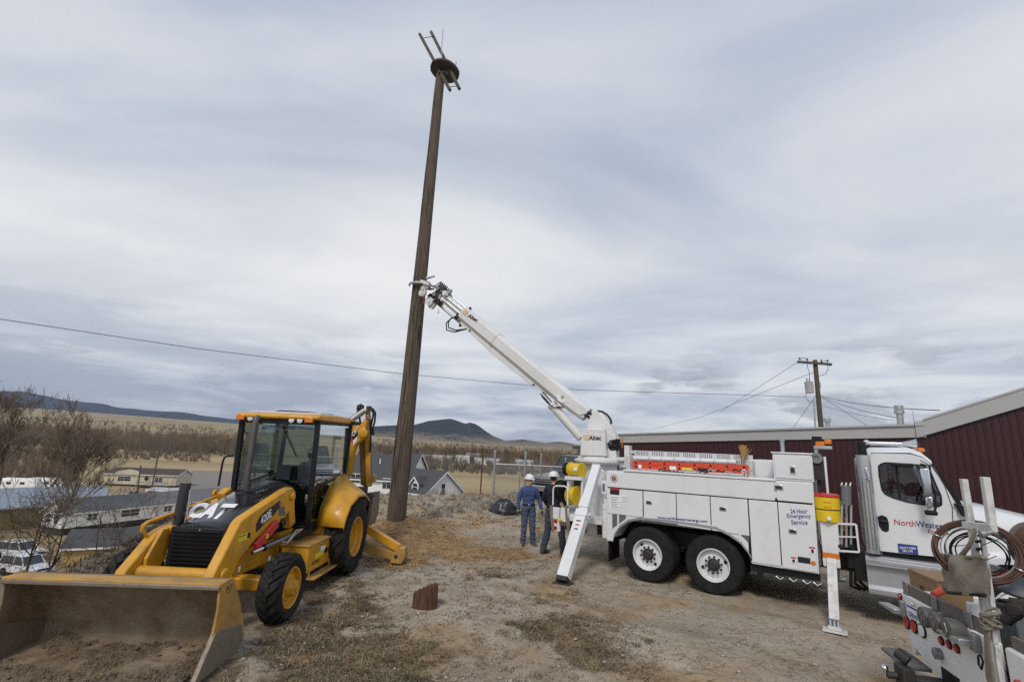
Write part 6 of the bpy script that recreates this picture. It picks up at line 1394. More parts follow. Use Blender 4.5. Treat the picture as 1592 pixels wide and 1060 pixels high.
# lath fence
pmat('lath', (.20, .17, .14), .9, scale=8)
lf = thing('lath_fence', 'sagging fence of thin crooked laths on the bank by the white cottage', 'fence', (-3.4, 22.6, 0))
rl = random.Random(3)
for i in range(26):
    px = 664 + i * 2.0 + rl.uniform(-.6, .6); tp_ = aty(px + rl.uniform(.5, 4), 756 + rl.uniform(-2, 4) + i * .3, 22.6) - Vector((-3.4, 22.6, 0)); bt_ = aty(px - 1, 783, 22.6) - Vector((-3.4, 22.6, 0))
    MB().bar(bt_, tp_, .035, .012).build('lath', 'lath', lf, smooth=0)
for z in (764, 774): MB().tube([aty(660, z, 22.58) - Vector((-3.4, 22.6, 0)), aty(690, z + 3, 22.58) - Vector((-3.4, 22.6, 0)), aty(716, z + 7, 22.58) - Vector((-3.4, 22.6, 0))], .006, 5).build('tie_wire', 'wire', lf)
# bag
pmat('black_plastic', (.012, .012, .013), .34, col2=(.02, .02, .021), scale=3, bump=.7, bscale=9, coat=.2)
bp_ = hit(785, 800); bg = MB(); nu, nv = 56, 28; rings = []
for j in range(nv):
    th = math.pi * (j + .35) / (nv - .3); rg = []
    for i in range(nu):
        ph = 2 * math.pi * i / nu; d_ = Vector((math.sin(th) * math.cos(ph), math.sin(th) * math.sin(ph), math.cos(th)))
        nzv = noise.noise(d_ * 1.7 + Vector((3, 1, 7))) * .22 + abs(noise.noise(d_ * 4.5)) * .16 + abs(noise.noise(d_ * 11)) * .06
        x = d_.x * .52; h2 = .42 * (1 - .55 * max(0, d_.x)) ; p = Vector((x * (1 + nzv), d_.y * .38 * (1 + nzv), max(d_.z, -.22) * h2 * (1 + nzv) + .06)); rg.append(p)
    rings.append(rg)
o_ = bg.loft(rings).build('plastic_bag', 'black_plastic', smooth=60); o_.location = bp_ + Vector((0, .3, .0)); tag(o_, 'crumpled black plastic sheet heaped on the gravel by the chain-link fence', 'plastic sheet')
# stump: split timber stub
pmat('split_wood', (.20, .085, .032), .85, col2=(.028, .017, .012), scale=3, amt=.95, stretch=(14, 14, 1.2), bump=.6, bscale=7, lo=.3, hi=.6)
sp0 = hit(661, 944); st = MB(); rs_ = random.Random(5); rings = []
plan = [(-.21, -.06), (-.15, -.11), (-.05, -.12), (.06, -.125), (.15, -.10), (.21, -.05), (.20, .05), (.10, .10), (-.03, .09), (-.13, .07), (-.20, .02)]; plan = [(a + (c - a) * f, b + (d - b) * f) for (a, b), (c, d) in zip(plan, plan[1:] + plan[:1]) for f in (0, .33, .67)]
jit = [rs_.uniform(.985, 1.02) for _ in plan]
for z in (-.12, .0, .12, .24): rings.append([Vector((a * q * (1 - .05 * z), b * q, z)) for (a, b), q in zip(plan, jit)])
rings.append([Vector((v.x * .97, v.y * .95, .27 + .34 * (v.x + .21) - .25 * max(0, -v.x - .12) + rs_.uniform(-.012, .016))) for v in rings[-1]])
rings.append([Vector((v.x * .7, v.y * .55, v.z + rs_.uniform(-.04, .03))) for v in rings[-1]]); rings.append([Vector((v.x * .2, v.y * .2, .30 + rs_.uniform(-.03, .03))) for v in rings[-1]])
o_ = st.loft(rings).build('stump', 'split_wood', smooth=55); o_.location = sp0; o_.scale = (.92, .92, .85); tag(o_, 'short broken stub of reddish brown timber sticking out of the grass', 'stump')

# ------------------------------------------------------------------ cars
pmat('car_green', (.022, .032, .027), .25, scale=3, amt=.3, coat=.5, dirt=(.12, .11, .09), damt=.2)
pmat('car_silver', (.55, .56, .58), .28, .3, scale=3, amt=.2, coat=.4)
pmat('car_white', (.72, .73, .74), .3, scale=3, amt=.3, coat=.4, dirt=(.4, .38, .35), damt=.2)
def car(name, label, cat, pos, heading, kind, paint, s=1.0, detail=True):
    """x forward, y left, z up; body profile extruded with tapered glasshouse"""
    o_ = thing(name, label, cat, pos, heading); o_.scale = (s, s, s)
    if kind == 'sedan': Lc, w, low, belt, roofz, ws0, ws1, rw1, rw0 = 4.6, .88, .32, .88, 1.42, .75, .15, -1.05, -1.75
    elif kind == 'suv': Lc, w, low, belt, roofz, ws0, ws1, rw1, rw0 = 4.9, .93, .38, 1.05, 1.78, .95, .35, -2.1, -2.38
    else: Lc, w, low, belt, roofz, ws0, ws1, rw1, rw0 = 5.6, .98, .48, 1.15, 1.85, .85, .35, -.9, -1.05
    h_ = Lc / 2
    prof = [(-h_, low + .1), (-h_, belt - .1), (-h_ + .1, belt), (ws0 - .02, belt), (ws0 + .2, belt - .02), (h_ - .25, belt - .13), (h_, belt - .28), (h_ + .03, low + .25), (h_ - .05, low), (-h_ + .05, low)]
    body = MB().loft([[Vector((a, y, b)) for a, b in prof] for y in (-w, -w * .97, w * .97, w)]).build('body', paint, o_, bevel=.05, seg=3)
    g_ = MB().loft([[Vector((ws0, y * .97, belt)), Vector((ws1, y * .84, roofz)), Vector((rw1, y * .84, roofz)), Vector((rw0, y * .97, belt))] for y in (-w, w)]).build('cabin', 'dark_glass', o_, bevel=.03)
    MB().loft([[Vector((ws1 + .03, y, roofz - .01)), Vector((ws1 - .05, y, roofz + .03)), Vector((rw1 + .05, y, roofz + .03)), Vector((rw1 - .03, y, roofz - .01))] for y in (-w * .85, w * .85)]).build('roof', paint, o_, bevel=.02)
    for y in (-1, 1):
        for (a, b) in (((ws0, belt), (ws1, roofz)), ((rw0, belt), (rw1, roofz)), ((-.45 if kind != 'pickup' else -.3, belt), (-.45 if kind != 'pickup' else -.3, roofz))):
            MB().bar((a[0], y * w * .975, a[1]), (b[0], y * w * .845, b[1]), .07, .05).build('pillar', paint, g_)
    R_ = .33 if kind == 'sedan' else .38
    for x in (h_ - .85, -h_ + .95):
        for y in (-1, 1):
            wh = MB().lathe([(-.11, R_ * .6), (-.11, R_ * .95), (-.06, R_), (.06, R_), (.11, R_ * .95), (.11, R_ * .62)], (x, y * (w - .08), R_), (0, y, 0), 20).build('wheel', 'rubber', o_)
            MB().lathe([(.10, R_ * .64), (.09, R_ * .3), (.115, .02)], (x, y * (w - .08), R_), (0, y, 0), 16).build('rim', 'alum', wh)
    gx = h_ + .01
    gl_ = MB().b2((gx - .02, -w * .62, low + .28), (gx + .03, w * .62, belt - .22)).build('grille', 'black', o_)
    for y in (-1, 1): MB().b2((gx - .06, y * w * .66, belt - .36), (gx + .02, y * w * .95, belt - .2)).build('headlight', 'lens_clear', o_, bevel=.02)
    MB().b2((gx - .05, -w * .98, low - .02), (gx + .1, w * .98, low + .2)).build('bumper', 'chrome' if kind == 'pickup' else paint, o_, bevel=.03)
    for y in (-1, 1): MB().b2((-h_ - .02, y * w * .72, belt - .4), (-h_ + .03, y * w * .97, belt - .12)).build('tail_light', 'lens_red', o_)
    if kind == 'pickup':
        for k in range(5): MB().b2((gx + .03, -w * .64, low + .30 + k * .085), (gx + .06, w * .64, low + .335 + k * .085)).build('grille_bar', 'chrome', gl_)
        MB().b2((gx - .04, -w * .97, belt - .19), (gx + .05, w * .97, belt - .13)).build('grille_trim', 'chrome', gl_)
    return o_
car('pickup_truck', 'old dark green pickup with chrome grille parked behind the chain-link fence', 'pickup', Vector((3.35, 22.7, hgt(3.35, 22.7) - .1)), R(233), 'pickup', 'car_green')
def at_valley(px, py): q = gnd(px, py, VALLEY); return Vector((q.x, q.y, hgt(q.x, q.y)))
car('suv', 'white sport utility vehicle with roof rack parked nearer the ochre walled building', 'car', at_valley(30, 868), R(-8), 'suv', 'car_white')
car('suv', 'white sport utility vehicle parked below the grassy bank, second of the pair', 'car', at_valley(38, 893), R(-14), 'suv', 'car_white')
car('sedan', 'silver sedan parked beside the cream mobile home', 'car', at_valley(281, 751), R(8), 'sedan', 'car_silver')
car('pickup_truck', 'small white pickup parked behind the grey shingle roof', 'pickup', at_valley(208, 774), R(30), 'pickup', 'car_white', .8)

# ------------------------------------------------------------------ houses in the valley
pmat('shingle_grey', (.17, .175, .18), .9, col2=(.115, .12, .125), scale=9, amt=.8, bump=.2)
pmat('shingle_dark', (.055, .056, .06), .9, col2=(.085, .085, .088), scale=6, amt=.7)
pmat('shingle_brown', (.075, .055, .045), .9, scale=6)
pmat('metal_blue', (.30, .345, .39), .45, .35, col2=(.26, .30, .34), scale=1)
pmat('siding_white', (.80, .80, .79), .7, col2=(.72, .72, .71), scale=.8)
pmat('siding_cream', (.56, .50, .38), .75, scale=.8)
pmat('ochre_wall', (.20, .155, .065), .85, scale=1.2)
pmat('plywood', (.46, .33, .13), .85, col2=(.36, .25, .10), scale=1.5)
pmat('skirting', (.035, .034, .033), .9, scale=2)
def house(name, label, pos, ang, Lx, Wy, wall_h, rise, wall, roof, base=0.0, over=.35, wins=(), cat='house', ribs=0, sky=None, parent=None, skirt=None, z0=None):
    """x along the ridge from the near corner, y back; gable ends at x=0 and x=Lx"""
    if parent is None: h = thing(name, label, cat, pos, ang)
    else: h = parent
    zb = base
    if skirt: MB().b2((.15, .15, -.6), (Lx - .15, Wy - .15, zb)).build('skirting', skirt, h)
    MB().prism([(0, zb if skirt else -1.0), (Wy, zb if skirt else -1.0), (Wy, zb + wall_h), (Wy / 2, zb + wall_h + rise), (0, zb + wall_h)], (0, 0, 0), (0, 1, 0), (0, 0, 1), (Lx, 0, 0)).build('wall', wall, h)
    rz_ = rise / (Wy / 2)
    for s_ in (0, 1):
        e = over; ya, yb = (-e, Wy / 2) if s_ == 0 else (Wy + e, Wy / 2); za, zb_ = zb + wall_h - e * rz_ + .06, zb + wall_h + rise + .06
        ro = MB().prism([(ya, za), (yb, zb_), (yb, zb_ + .12), (ya, za + .12)], (-over, 0, 0), (0, 1, 0), (0, 0, 1), (Lx + 2 * over, 0, 0)).build('roof', roof, h)
        MB().b2((-over, ya - .03, za - .08), (Lx + over, ya + .03, za + .1)).build('eave_board', 'siding_white' if roof != 'metal_blue' else 'metal_blue', ro)
        if ribs:
            for i in range(int((Lx + 2 * over) / ribs)):
                x = -over + i * ribs; MB().prism([(ya, za + .12), (yb, zb_ + .12), (yb, zb_ + .17), (ya, za + .17)], (x, 0, 0), (0, 1, 0), (0, 0, 1), (.05, 0, 0)).build('roof_rib', roof, ro)
    for g in (0, 1):
        x = -over if g == 0 else Lx + over
        for s_ in (0, 1):
            ya = -over if s_ == 0 else Wy + over; MB().bar((x, ya, zb + wall_h - over * rz_), (x, Wy / 2, zb + wall_h + rise), .06, .2, side=(0, 0, 1)).build('rake_board', 'siding_white' if wall != 'plywood' else 'weathered_board', h)
    for wdw in wins:
        face, a, z, w_, hh = wdw
        if face == 'front': c = Vector((a, -.02, zb + z)); ax_, nn_ = Vector((1, 0, 0)), Vector((0, -1, 0))
        elif face == 'left': c = Vector((-.02, a, zb + z)); ax_, nn_ = Vector((0, 1, 0)), Vector((-1, 0, 0))
        else: c = Vector((Lx + .02, a, zb + z)); ax_, nn_ = Vector((0, 1, 0)), Vector((1, 0, 0))
        U = Vector((0, 0, 1)); fr = MB()
        for s_ in (-1, 1): fr.bar(c + ax_ * (s_ * w_ / 2) - U * (hh / 2), c + ax_ * (s_ * w_ / 2) + U * (hh / 2), .09, .09); fr.bar(c - ax_ * (w_ / 2) + U * (s_ * hh / 2), c + ax_ * (w_ / 2) + U * (s_ * hh / 2), .09, .09)
        fr.bar(c - ax_ * (w_ / 2), c + ax_ * (w_ / 2), .05, .05); 
        if w_ > 1.2: fr.bar(c - U * (hh / 2), c + U * (hh / 2), .06, .06)
        wo = fr.build('window', 'siding_white', h); MB().add([c + nn_ * .01 + ax_ * (i * w_ / 2) + U * (j * hh / 2) for i, j in ((-1, -1), (1, -1), (1, 1), (-1, 1))], [(0, 1, 2, 3)]).build('pane', 'dark_glass', wo, smooth=0)
    return h
def V3(p, z=VALLEY): return Vector((p[0], p[1], z))
# long mobile home with grey shingles
A = gnd(95, 822, -10.9); dirh = Vector((.36, .93, 0)).normalized(); a_ = math.atan2(dirh.y, dirh.x)
hm = thing('mobile_home', 'long white mobile home with grey shingle roof and dark skirting', 'house', Vector((A.x, A.y, VALLEY)), a_)
house('', '', None, 0, 24, 4.6, 1.95, 1.5, 'siding_white', 'shingle_grey', base=.9, parent=hm, skirt='skirting', wins=[('front', 3.4, 1.15, 1.3, .9), ('front', 8.4, 1.15, 2.6, 1.0), ('front', 14, 1.15, 1.3, .9), ('left', 1.4, 1.1, .8, 1.2), ('left', 3.0, 1.1, .8, 1.2)])
MB().cyl((13, 2.6, 4.2), (13, 2.6, 5.0), .1, n=8).build('roof_vent', 'galv', hm)
# blue-grey metal roofed building
r1 = gnd(161, 755, -6.8); dm = Vector((.60, .80, 0)); am = math.atan2(dm.y, dm.x); nm_ = Vector((.80, -.60, 0)); pos = Vector((r1.x, r1.y, 0)) - dm * 30 + nm_ * 5.2
house('metal_roof_building', 'long ochre walled building under a blue-grey ribbed metal roof', Vector((pos.x, pos.y, VALLEY)), am, 30, 10.4, 2.9, 2.1, 'ochre_wall', 'metal_blue', cat='building', ribs=.75, over=.3)
# plywood shed
house('shed', 'small plywood gabled shed with dark roof just below the bank', Vector((-46.1, 54.7, VALLEY)), R(25), 8, 4.2, 1.9, 1.3, 'plywood', 'shingle_dark', cat='shed', over=.4)
# cream mobile home
cm = gnd(160, 754.5, VALLEY)
h = house('mobile_home', 'cream mobile home with brown roof, arched gable and porch', Vector((cm.x, cm.y, VALLEY)), R(4), 17.5, 7.0, 2.5, 1.25, 'siding_cream', 'shingle_brown', base=.5, skirt='skirting', wins=[('front', 4.8, 1.35, 3.3, 1.2), ('front', 13.2, 1.35, 2.0, 1.2)])
MB().prism([(2.2, 3.0), (8.4, 3.0), (7.4, 3.7), (5.3, 4.1), (3.2, 3.7)], (0, -.45, 0), (1, 0, 0), (0, 0, 1), (0, 1.5, 0)).build('arched_gable', 'siding_cream', h)
MB().b2((9.2, -2.6, .25), (17, -.1, .5)).build('porch_deck', 'skirting', h)
for x in (9.4, 12.5, 16.8): MB().b2((x - .07, -2.5, .5), (x + .07, -2.36, 2.9)).build('porch_post', 'siding_cream', h)
MB().b2((9.2, -2.5, 1.3), (17, -2.42, 1.4)).build('porch_rail', 'skirting', h)
MB().lathe([(0, .5), (.05, .5), (.06, .02)], (10.2, -.03, 2.05), (0, -1, 0), 14).build('wall_wreath', 'decal_black', h)
# poles
for (bx_, by_), (tx, ty), lab in (((235.5, 761), (248.5, 694.6), 'tall leaning wooden pole beside the cream mobile home porch'), ((211.7, 776), (219, 723), 'shorter dark wooden pole standing before the cream mobile home')):
    b = at_valley(bx_, by_); t_ = aty(tx, ty, b.y); o_ = thing('wooden_pole', lab, 'pole', b); MB().cyl((0, 0, -.4), t_ - b, .19, .14, 10).build('shaft', 'pole_wood', o_)
    if ty < 700: MB().b2(t_ - b + Vector((-.5, -.05, -.5)), t_ - b + Vector((.5, .05, -.35))).build('crossarm', 'old_timber', o_); MB().cyl(Vector((-1.2, 0, 0)), (t_ - b) * .85, .03, n=6).build('guy_wire', 'wire', o_)
# campers
for px, py, l_, lab in ((30, 757, 7.5, 'white camper trailer parked behind the metal roofed building'), (68, 756, 6.0, 'white camper trailer with rounded roof among bare branches')):
    p = at_valley(px, py + 6); o_ = thing('camper_trailer', lab, 'camper', p, R(12)); h_ = l_ / 2
    bd_ = MB().loft([[Vector((x, y, z)) for y, z in ((-1.15, .5), (-1.15, 2.3 * f), (-.8, 2.75 * f), (.8, 2.75 * f), (1.15, 2.3 * f), (1.15, .5))] for x, f in ((-h_, .8), (-h_ + .6, 1), (h_ - .9, 1), (h_, .7))]).build('body', 'siding_white', o_, smooth=50)
    for x in (-1.6, .9): MB().b2((x - .45, -1.17, 1.5), (x + .45, -1.14, 2.0)).build('window', 'dark_glass', bd_)
    for x in (-.4, .5): MB().lathe([(-.1, .1), (-.1, .35), (.1, .35), (.1, .1)], (x, -1.05, .35), (0, 1, 0), 14).build('wheel', 'rubber', o_)
# dark lean-to and glazed frame
p = at_valley(228, 773); house('shed', 'low dark shed with a pale flat roof behind the grey shingle roof', p, R(-4), 7.5, 4, 1.5, .35, 'skirting', 'roof_metal', cat='shed')
p = at_valley(172, 777); o_ = thing('greenhouse_frame', 'open sloping timber frame beside the blue-grey metal roof', 'frame', p, R(5))
for i in range(6): MB().bar((i * .9, 0, .8), (i * .9, 2.4, 2.3), .09, .09).build('rafter', 'lath', o_); MB().bar((i * .9, 0, -.2), (i * .9, 0, .8), .09, .09).build('stud', 'lath', o_); MB().bar((i * .9, 2.4, -.2), (i * .9, 2.4, 2.3), .09, .09).build('stud', 'lath', o_)
for j in range(4): MB().bar((0, j * .8, .8 + j * .5), (4.5, j * .8, .8 + j * .5), .08, .08).build('batten', 'lath', o_)
# white house near the pole
zb = -10.0
e0 = aty(533, 742, 77); 
fr_ = aty(632, 747, 75.5)
hd = Vector((fr_.x - e0.x, fr_.y - e0.y, 0)); hl = hd.length; ha = math.atan2(hd.y, hd.x)
ez = (e0.z + fr_.z) / 2
wh = thing('white_house', 'large white house with dark shingle roof behind the tall wooden pole', 'house', Vector((e0.x, e0.y, zb)), ha)
hh = ez - zb
WF = Frame((e0.x, e0.y, zb), math.degrees(ha))
def wf(px, py): q = WF.aty(px, py, 0); return q.x, q.z
wins = []
for X, Y, w_, h_ in ((405, 607, 1.3, 1.5), (85, 550, 1.6, 1.3), (355, 765, 2.4, 1.2), (60, 770, 1.2, 1.2)):
    a, z = wf(540 + X / 6.622, 660 + Y / 6.622); wins.append(('front', a, z, w_, h_))
house('', '', None, 0, hl, 11, hh, 3.7, 'siding_white', 'shingle_dark', parent=wh, wins=wins, over=.4)
for x in (4.5, 8.0): MB().cyl((x, 3, hh + 2), (x, 3, hh + 2.9), .1, n=8).build('roof_vent', 'siding_white', wh)
MB().b2((hl * .45 - .6, 5.1, hh + 3.5), (hl * .45 + .6, 5.9, hh + 4.1)).build('chimney', 'rust', wh)
# cottage in front
c0 = aty(640, 763, 66); c1 = aty(668, 765, 64); 
cot = thing('white_cottage', 'small white cottage with dormer, dark roof and a narrow gable window', 'house', Vector((c0.x - 2.2, c0.y + .15, c0.z - 4.5)), math.atan2(c1.y - c0.y, c1.x - c0.x) * 1.0)
cl_ = (c1 - c0).length + 2.2
ca_ = cot.rotation_euler.z
house('', '', None, 0, cl_, 7.0, 4.5, 2.55, 'siding_white', 'shingle_dark', parent=cot, wins=[('right', 3.2, 4.9, .75, 1.5)], over=.3)
dx_ = cl_ - 2.2
dm_ = MB().prism([(-.6, 4.6), (.6, 4.6), (.6, 5.6), (0, 6.25), (-.6, 5.6)], (dx_, .35, 0), (1, 0, 0), (0, 0, 1), (0, 2.4, 0)).build('dormer', 'siding_white', cot)
for s_ in (-1, 1): MB().prism([(s_ * .9, 5.42), (0, 6.38), (0, 6.48), (s_ * .9, 5.52)], (dx_, .1, 0), (1, 0, 0), (0, 0, 1), (0, 2.8, 0)).build('dormer_roof', 'shingle_dark', dm_); MB().bar((dx_ + s_ * .9, .08, 5.42), (dx_, .08, 6.38), .05, .14, side=(0, 0, 1)).build('dormer_trim', 'siding_white', dm_)
MB().b2((dx_ - .38, .31, 4.75), (dx_ + .38, .345, 5.6)).build('dormer_window', 'dark_glass', dm_); MB().b2((dx_ - .38, .29, 5.14), (dx_ + .38, .32, 5.2)).build('dormer_bar', 'siding_white', dm_)
# far white houses among the trees
for px, py, w_, l_, hgt2, lab in ((655, 716, 26, 8, 2.6, 'long low white building beyond the cottage among bare trees'), (708, 719, 10, 8, 3.5, 'far white house second along the tree line past the steel post'), (725, 713, 12, 9, 3.2, 'far pale house with wide roof above the white one by the steel post'), (738, 722, 11, 7, 2.8, 'far white house nearest left of the rusty steel post'), (758, 722, 8, 6, 2.5, 'far small white house just right of the rusty steel post'), (800, 724, 12, 7, 2.6, 'far white mobile home seen through the chain-link fence'), (52, 665, 22, 12, 4, 'far pale roofed barn in the woods beyond the camper trailers'), (85, 667, 24, 10, 4, 'far long white shed in the woods beside the pale barn'), (167, 669, 12, 9, 4, 'far small white shed at the edge of the brown woods')):
    q = gnd(px, py, VALLEY); 
    house('far_house', lab, Vector((q.x, q.y, VALLEY)), R((px * 37) % 40 - 20), w_, l_, hgt2, 1.6, 'siding_white', 'trim_grey', wins=[('front', w_ * .3, hgt2 * .55, 1.2, 1.1), ('front', w_ * .7, hgt2 * .55, 1.2, 1.1)])
# gravel road by the cream home
rd = MB(); q = [gnd(*p, VALLEY) for p in ((262, 772), (420, 772), (470, 738), (300, 731), (255, 747))]
pmat('road_gravel', (.215, .195, .17), .95, col2=(.17, .15, .13), scale=.25)
zq = max(hgt(p.x, p.y) for p in q) + .12
o_ = MB().add([Vector((p.x, p.y, zq)) for p in q], [tuple(range(5))]).build('road', 'road_gravel', smooth=0); struct(o_)

# ------------------------------------------------------------------ service truck, tail toward the pad
S = Frame((4.1, 5.13, 0), -104)
sv = thing('service_truck', 'white service truck tail with round lamps, plate and weathered boards above', 'truck', S.o, S.rz)
pmat('tail_white', (.76, .76, .74), .5, col2=(.66, .66, .64), scale=4, bump=.25, bscale=90, dirt=(.20, .17, .14), damt=.3, dscale=5)
pmat('tread_plate', (.20, .20, .195), .5, .5, bump=.8, bscale=60, dirt=(.10, .085, .07), damt=.5)
pmat('socket_plastic', (.085, .082, .078), .55, col2=(.13, .125, .115), scale=14, dirt=(.2, .17, .13), damt=.3)
pmat('canvas', (.235, .205, .165), .92, col2=(.17, .145, .115), scale=3.5, amt=.8, bump=.6, bscale=22)
pmat('cardboard', (.25, .16, .085), .9, col2=(.20, .125, .065), scale=6)
pmat('rusty_wire', (.105, .052, .034), .7, col2=(.085, .045, .03), scale=18, stretch=(1, 1, 1))
q4 = lambda X, Y, v=0.0: S.aty(1390 + X / 5.891, 880 + Y / 5.891, v)
q3 = lambda X, Y, v=0.0: S.aty(1440 + X / 5.303, 730 + Y / 5.303, v)
tailp = [q4(*p) for p in [(45, 228), (130, 685), (330, 760)]]
zb_ = .50; zt_ = q4(45, 228).z
MB().prism([(tailp[0].x, zt_), (1.02, zt_), (1.02, .46), (.35, .46), (.35, .56), (.12, .62), (tailp[1].x + .02, tailp[1].z)], (0, 0, 0), (1, 0, 0), (0, 0, 1), (0, .05, 0)).build('tail_panel', 'tail_white', sv, bevel=.012)
MB().prism([(1.16, zt_ + .02), (1.75, zt_ + .02), (1.75, .42), (1.18, .42)], (0, -.03, 0), (1, 0, 0), (0, 0, 1), (0, .08, 0)).build('corner_panel', 'tail_white', sv, bevel=.02)
MB().b2((1.04, .06, .45), (1.14, .12, zt_)).build('rear_gap', 'dark_iron', sv)
# lamps
def slamp(X, Y, r, m_, ring=True):
    p = q4(X, Y); 
    o_ = MB().lathe([(0, r * 1.15), (.012, r * 1.15), (.014, r), (.01, .005)], (p.x, 0, p.z), (0, -1, 0), 22).build('lamp_ring', 'black', sv)
    MB().lathe([(.008, r), (.02, r * .9), (.025, r * .3), (.026, .003)], (p.x, 0, p.z), (0, -1, 0), 20).build('lamp_lens', m_, o_)
for X, Y, r in ((62, 275, .028), (440, 680, .033), (510, 715, .033), (582, 752, .033), (122, 512, .055), (190, 550, .055)): slamp(X, Y, r, 'lens_red')
slamp(265, 590, .055, 'lens_clear')
p = q4(1060, 707, -.03); MB().lathe([(0, .05), (.015, .05), (.025, .03), (.026, .003)], (1.28, -.03, .98), (0, -1, 0), 20).build('lamp_lens', 'lens_red', sv)
MB().lathe([(0, .07), (.015, .07), (.025, .04), (.026, .003)], (1.24, -.03, .72), (0, -1, 0), 20).build('lamp_lens', 'lens_red', sv)
for X, Y in ((340, 470), (450, 520), (572, 578)):
    p = q4(X, Y, -.05); o_ = MB().lathe([(-.05, .06), (-.045, .075), (.05, .088), (.075, .082), (.085, .05), (.086, .004)], (p.x, -.05, p.z), (0, -1, 0), 26).build('socket_cover', 'socket_plastic', sv, smooth=35)
    MB().tube([Vector((p.x - .03, -.13, p.z + .03)), Vector((p.x + .02, -.145, p.z + .045)), Vector((p.x + .035, -.14, p.z - .01)), Vector((p.x + .01, -.14, p.z - .05))], .006, 6).build('cover_bail', 'chrome', o_)
# plate
pl_ = [q4(*w_) for w_ in [(150, 462), (150, 358), (268, 420), (262, 512)]]
lp = MB().b2((pl_[0].x, -.02, pl_[0].z - .0), (pl_[2].x + .04, -.012, pl_[1].z + .01)).build('licence_plate', 'decal_white', sv, bevel=.004)
MB().b2((pl_[0].x + .004, -.0225, pl_[1].z - .012), (pl_[2].x + .036, -.0205, pl_[1].z + .006)).build('plate_band', 'decal_blue', lp)
text('plate_lettering', '57010', (pl_[0].x + .02, -.0235, pl_[0].z + .012), (1, 0, 0), (0, 0, 1), .16, .05, 'decal_blue', lp, bold=.02)
p = q4(190, 348); MB().sphere((p.x, -.02, p.z), .018, 10).build('plate_lamp', 'chrome', sv)
# latch, grab steps
p = q4(100, 400); MB().b2((p.x - .03, -.04, p.z - .07), (p.x + .03, -.0, p.z + .09)).build('tail_latch', 'steel_grey', sv, bevel=.01)
MB().prism([(0, 0), (-.0, .05), (-.34, .03), (-.34, .005)], (p.x, -.10, p.z - .05), (1, 0, 0), (0, 0, 1), (0, .10, 0)).build('grab_step', 'galv', sv, bevel=.006)
p = q4(770, 720); MB().b2((p.x - .03, -.05, p.z - .05), (p.x + .05, -.0, p.z + .09)).build('tail_latch', 'steel_grey', sv, bevel=.01)
MB().prism([(0, 0), (0, .05), (-.34, .03), (-.34, .005)], (p.x, -.13, p.z - .02), (1, 0, 0), (0, 0, 1), (0, .13, 0)).build('grab_step', 'galv', sv, bevel=.006)
# step bumper and hitch
MB().prism([(-.42, 0), (.06, 0), (.06, -.22), (-.42, -.22)], (0, 0, .60), (1, 0, 0), (0, 1, 0), (0, 0, .035)).build('step_bumper', 'tread_plate', sv, bevel=.006)
MB().prism([(.42, 0), (1.0, 0), (1.0, -.22), (.42, -.22)], (0, 0, .50), (1, 0, 0), (0, 1, 0), (0, 0, .035)).build('step_bumper', 'tread_plate', sv, bevel=.006)
hx = .2; ht = MB().b2((hx - .06, -.30, .50), (hx + .06, .3, .60)).b2((hx - .09, -.34, .42), (hx + .09, -.24, .68)).build('hitch', 'dark_iron', sv, bevel=.012)
MB().cyl((hx - .02, -.34, .58), (hx - .04, -.42, .57), .03, n=10).build('hitch_tongue', 'dark_iron', ht)
MB().sphere((hx - .05, -.43, .62), .032, 10).cyl((hx - .05, -.43, .55), (hx - .05, -.43, .62), .018).build('hitch_ball', 'chrome', ht)
MB().lathe([(0, .05), (.1, .05), (.11, .02)], (hx + .0, -.25, .72), (-.6, -.6, .5), 12).build('pintle_jaw', 'dark_iron', ht)
for k in range(4): MB().tube([(hx + .02 * k, -.2, .55), (hx + .05 + .03 * k, -.26, .45), (hx + .12, -.18, .40 + .02 * k), (hx + .2, -.05, .48)], .012, 6).build('safety_chain', 'dark_iron', ht)
p = q4(430, 800); MB().lathe([(0, .045), (.05, .05), (.06, .03)], (p.x, -.0, p.z), (0, -1, 0), 14).build('trailer_socket', 'steel_grey', sv)
MB().b2((.22, -.006, .56), (.48, .01, .72)).build('hitch_opening', 'black', sv)
# weathered boards with stake pockets
bz0, bz1 = zt_ + .005, q4(62, 140).z
x_ = q4(60, 200).x
for i, (a, b) in enumerate(((x_, .12), (.125, .55), (.555, .98))): MB().b2((a, .02, bz0), (b, .05, bz1)).build('side_board', 'weathered_board', sv, bevel=.006)
MB().b2((1.2, .0, bz0 + .02), (1.8, .03, bz1)).build('side_board', 'weathered_board', sv, bevel=.006)
for X in (105, 350, 640): p = q4(X, 300); MB().b2((p.x - .045, .005, bz0 - .02), (p.x + .045, .018, bz1 + .015)).build('stake_strap', 'steel_grey', sv, bevel=.004)
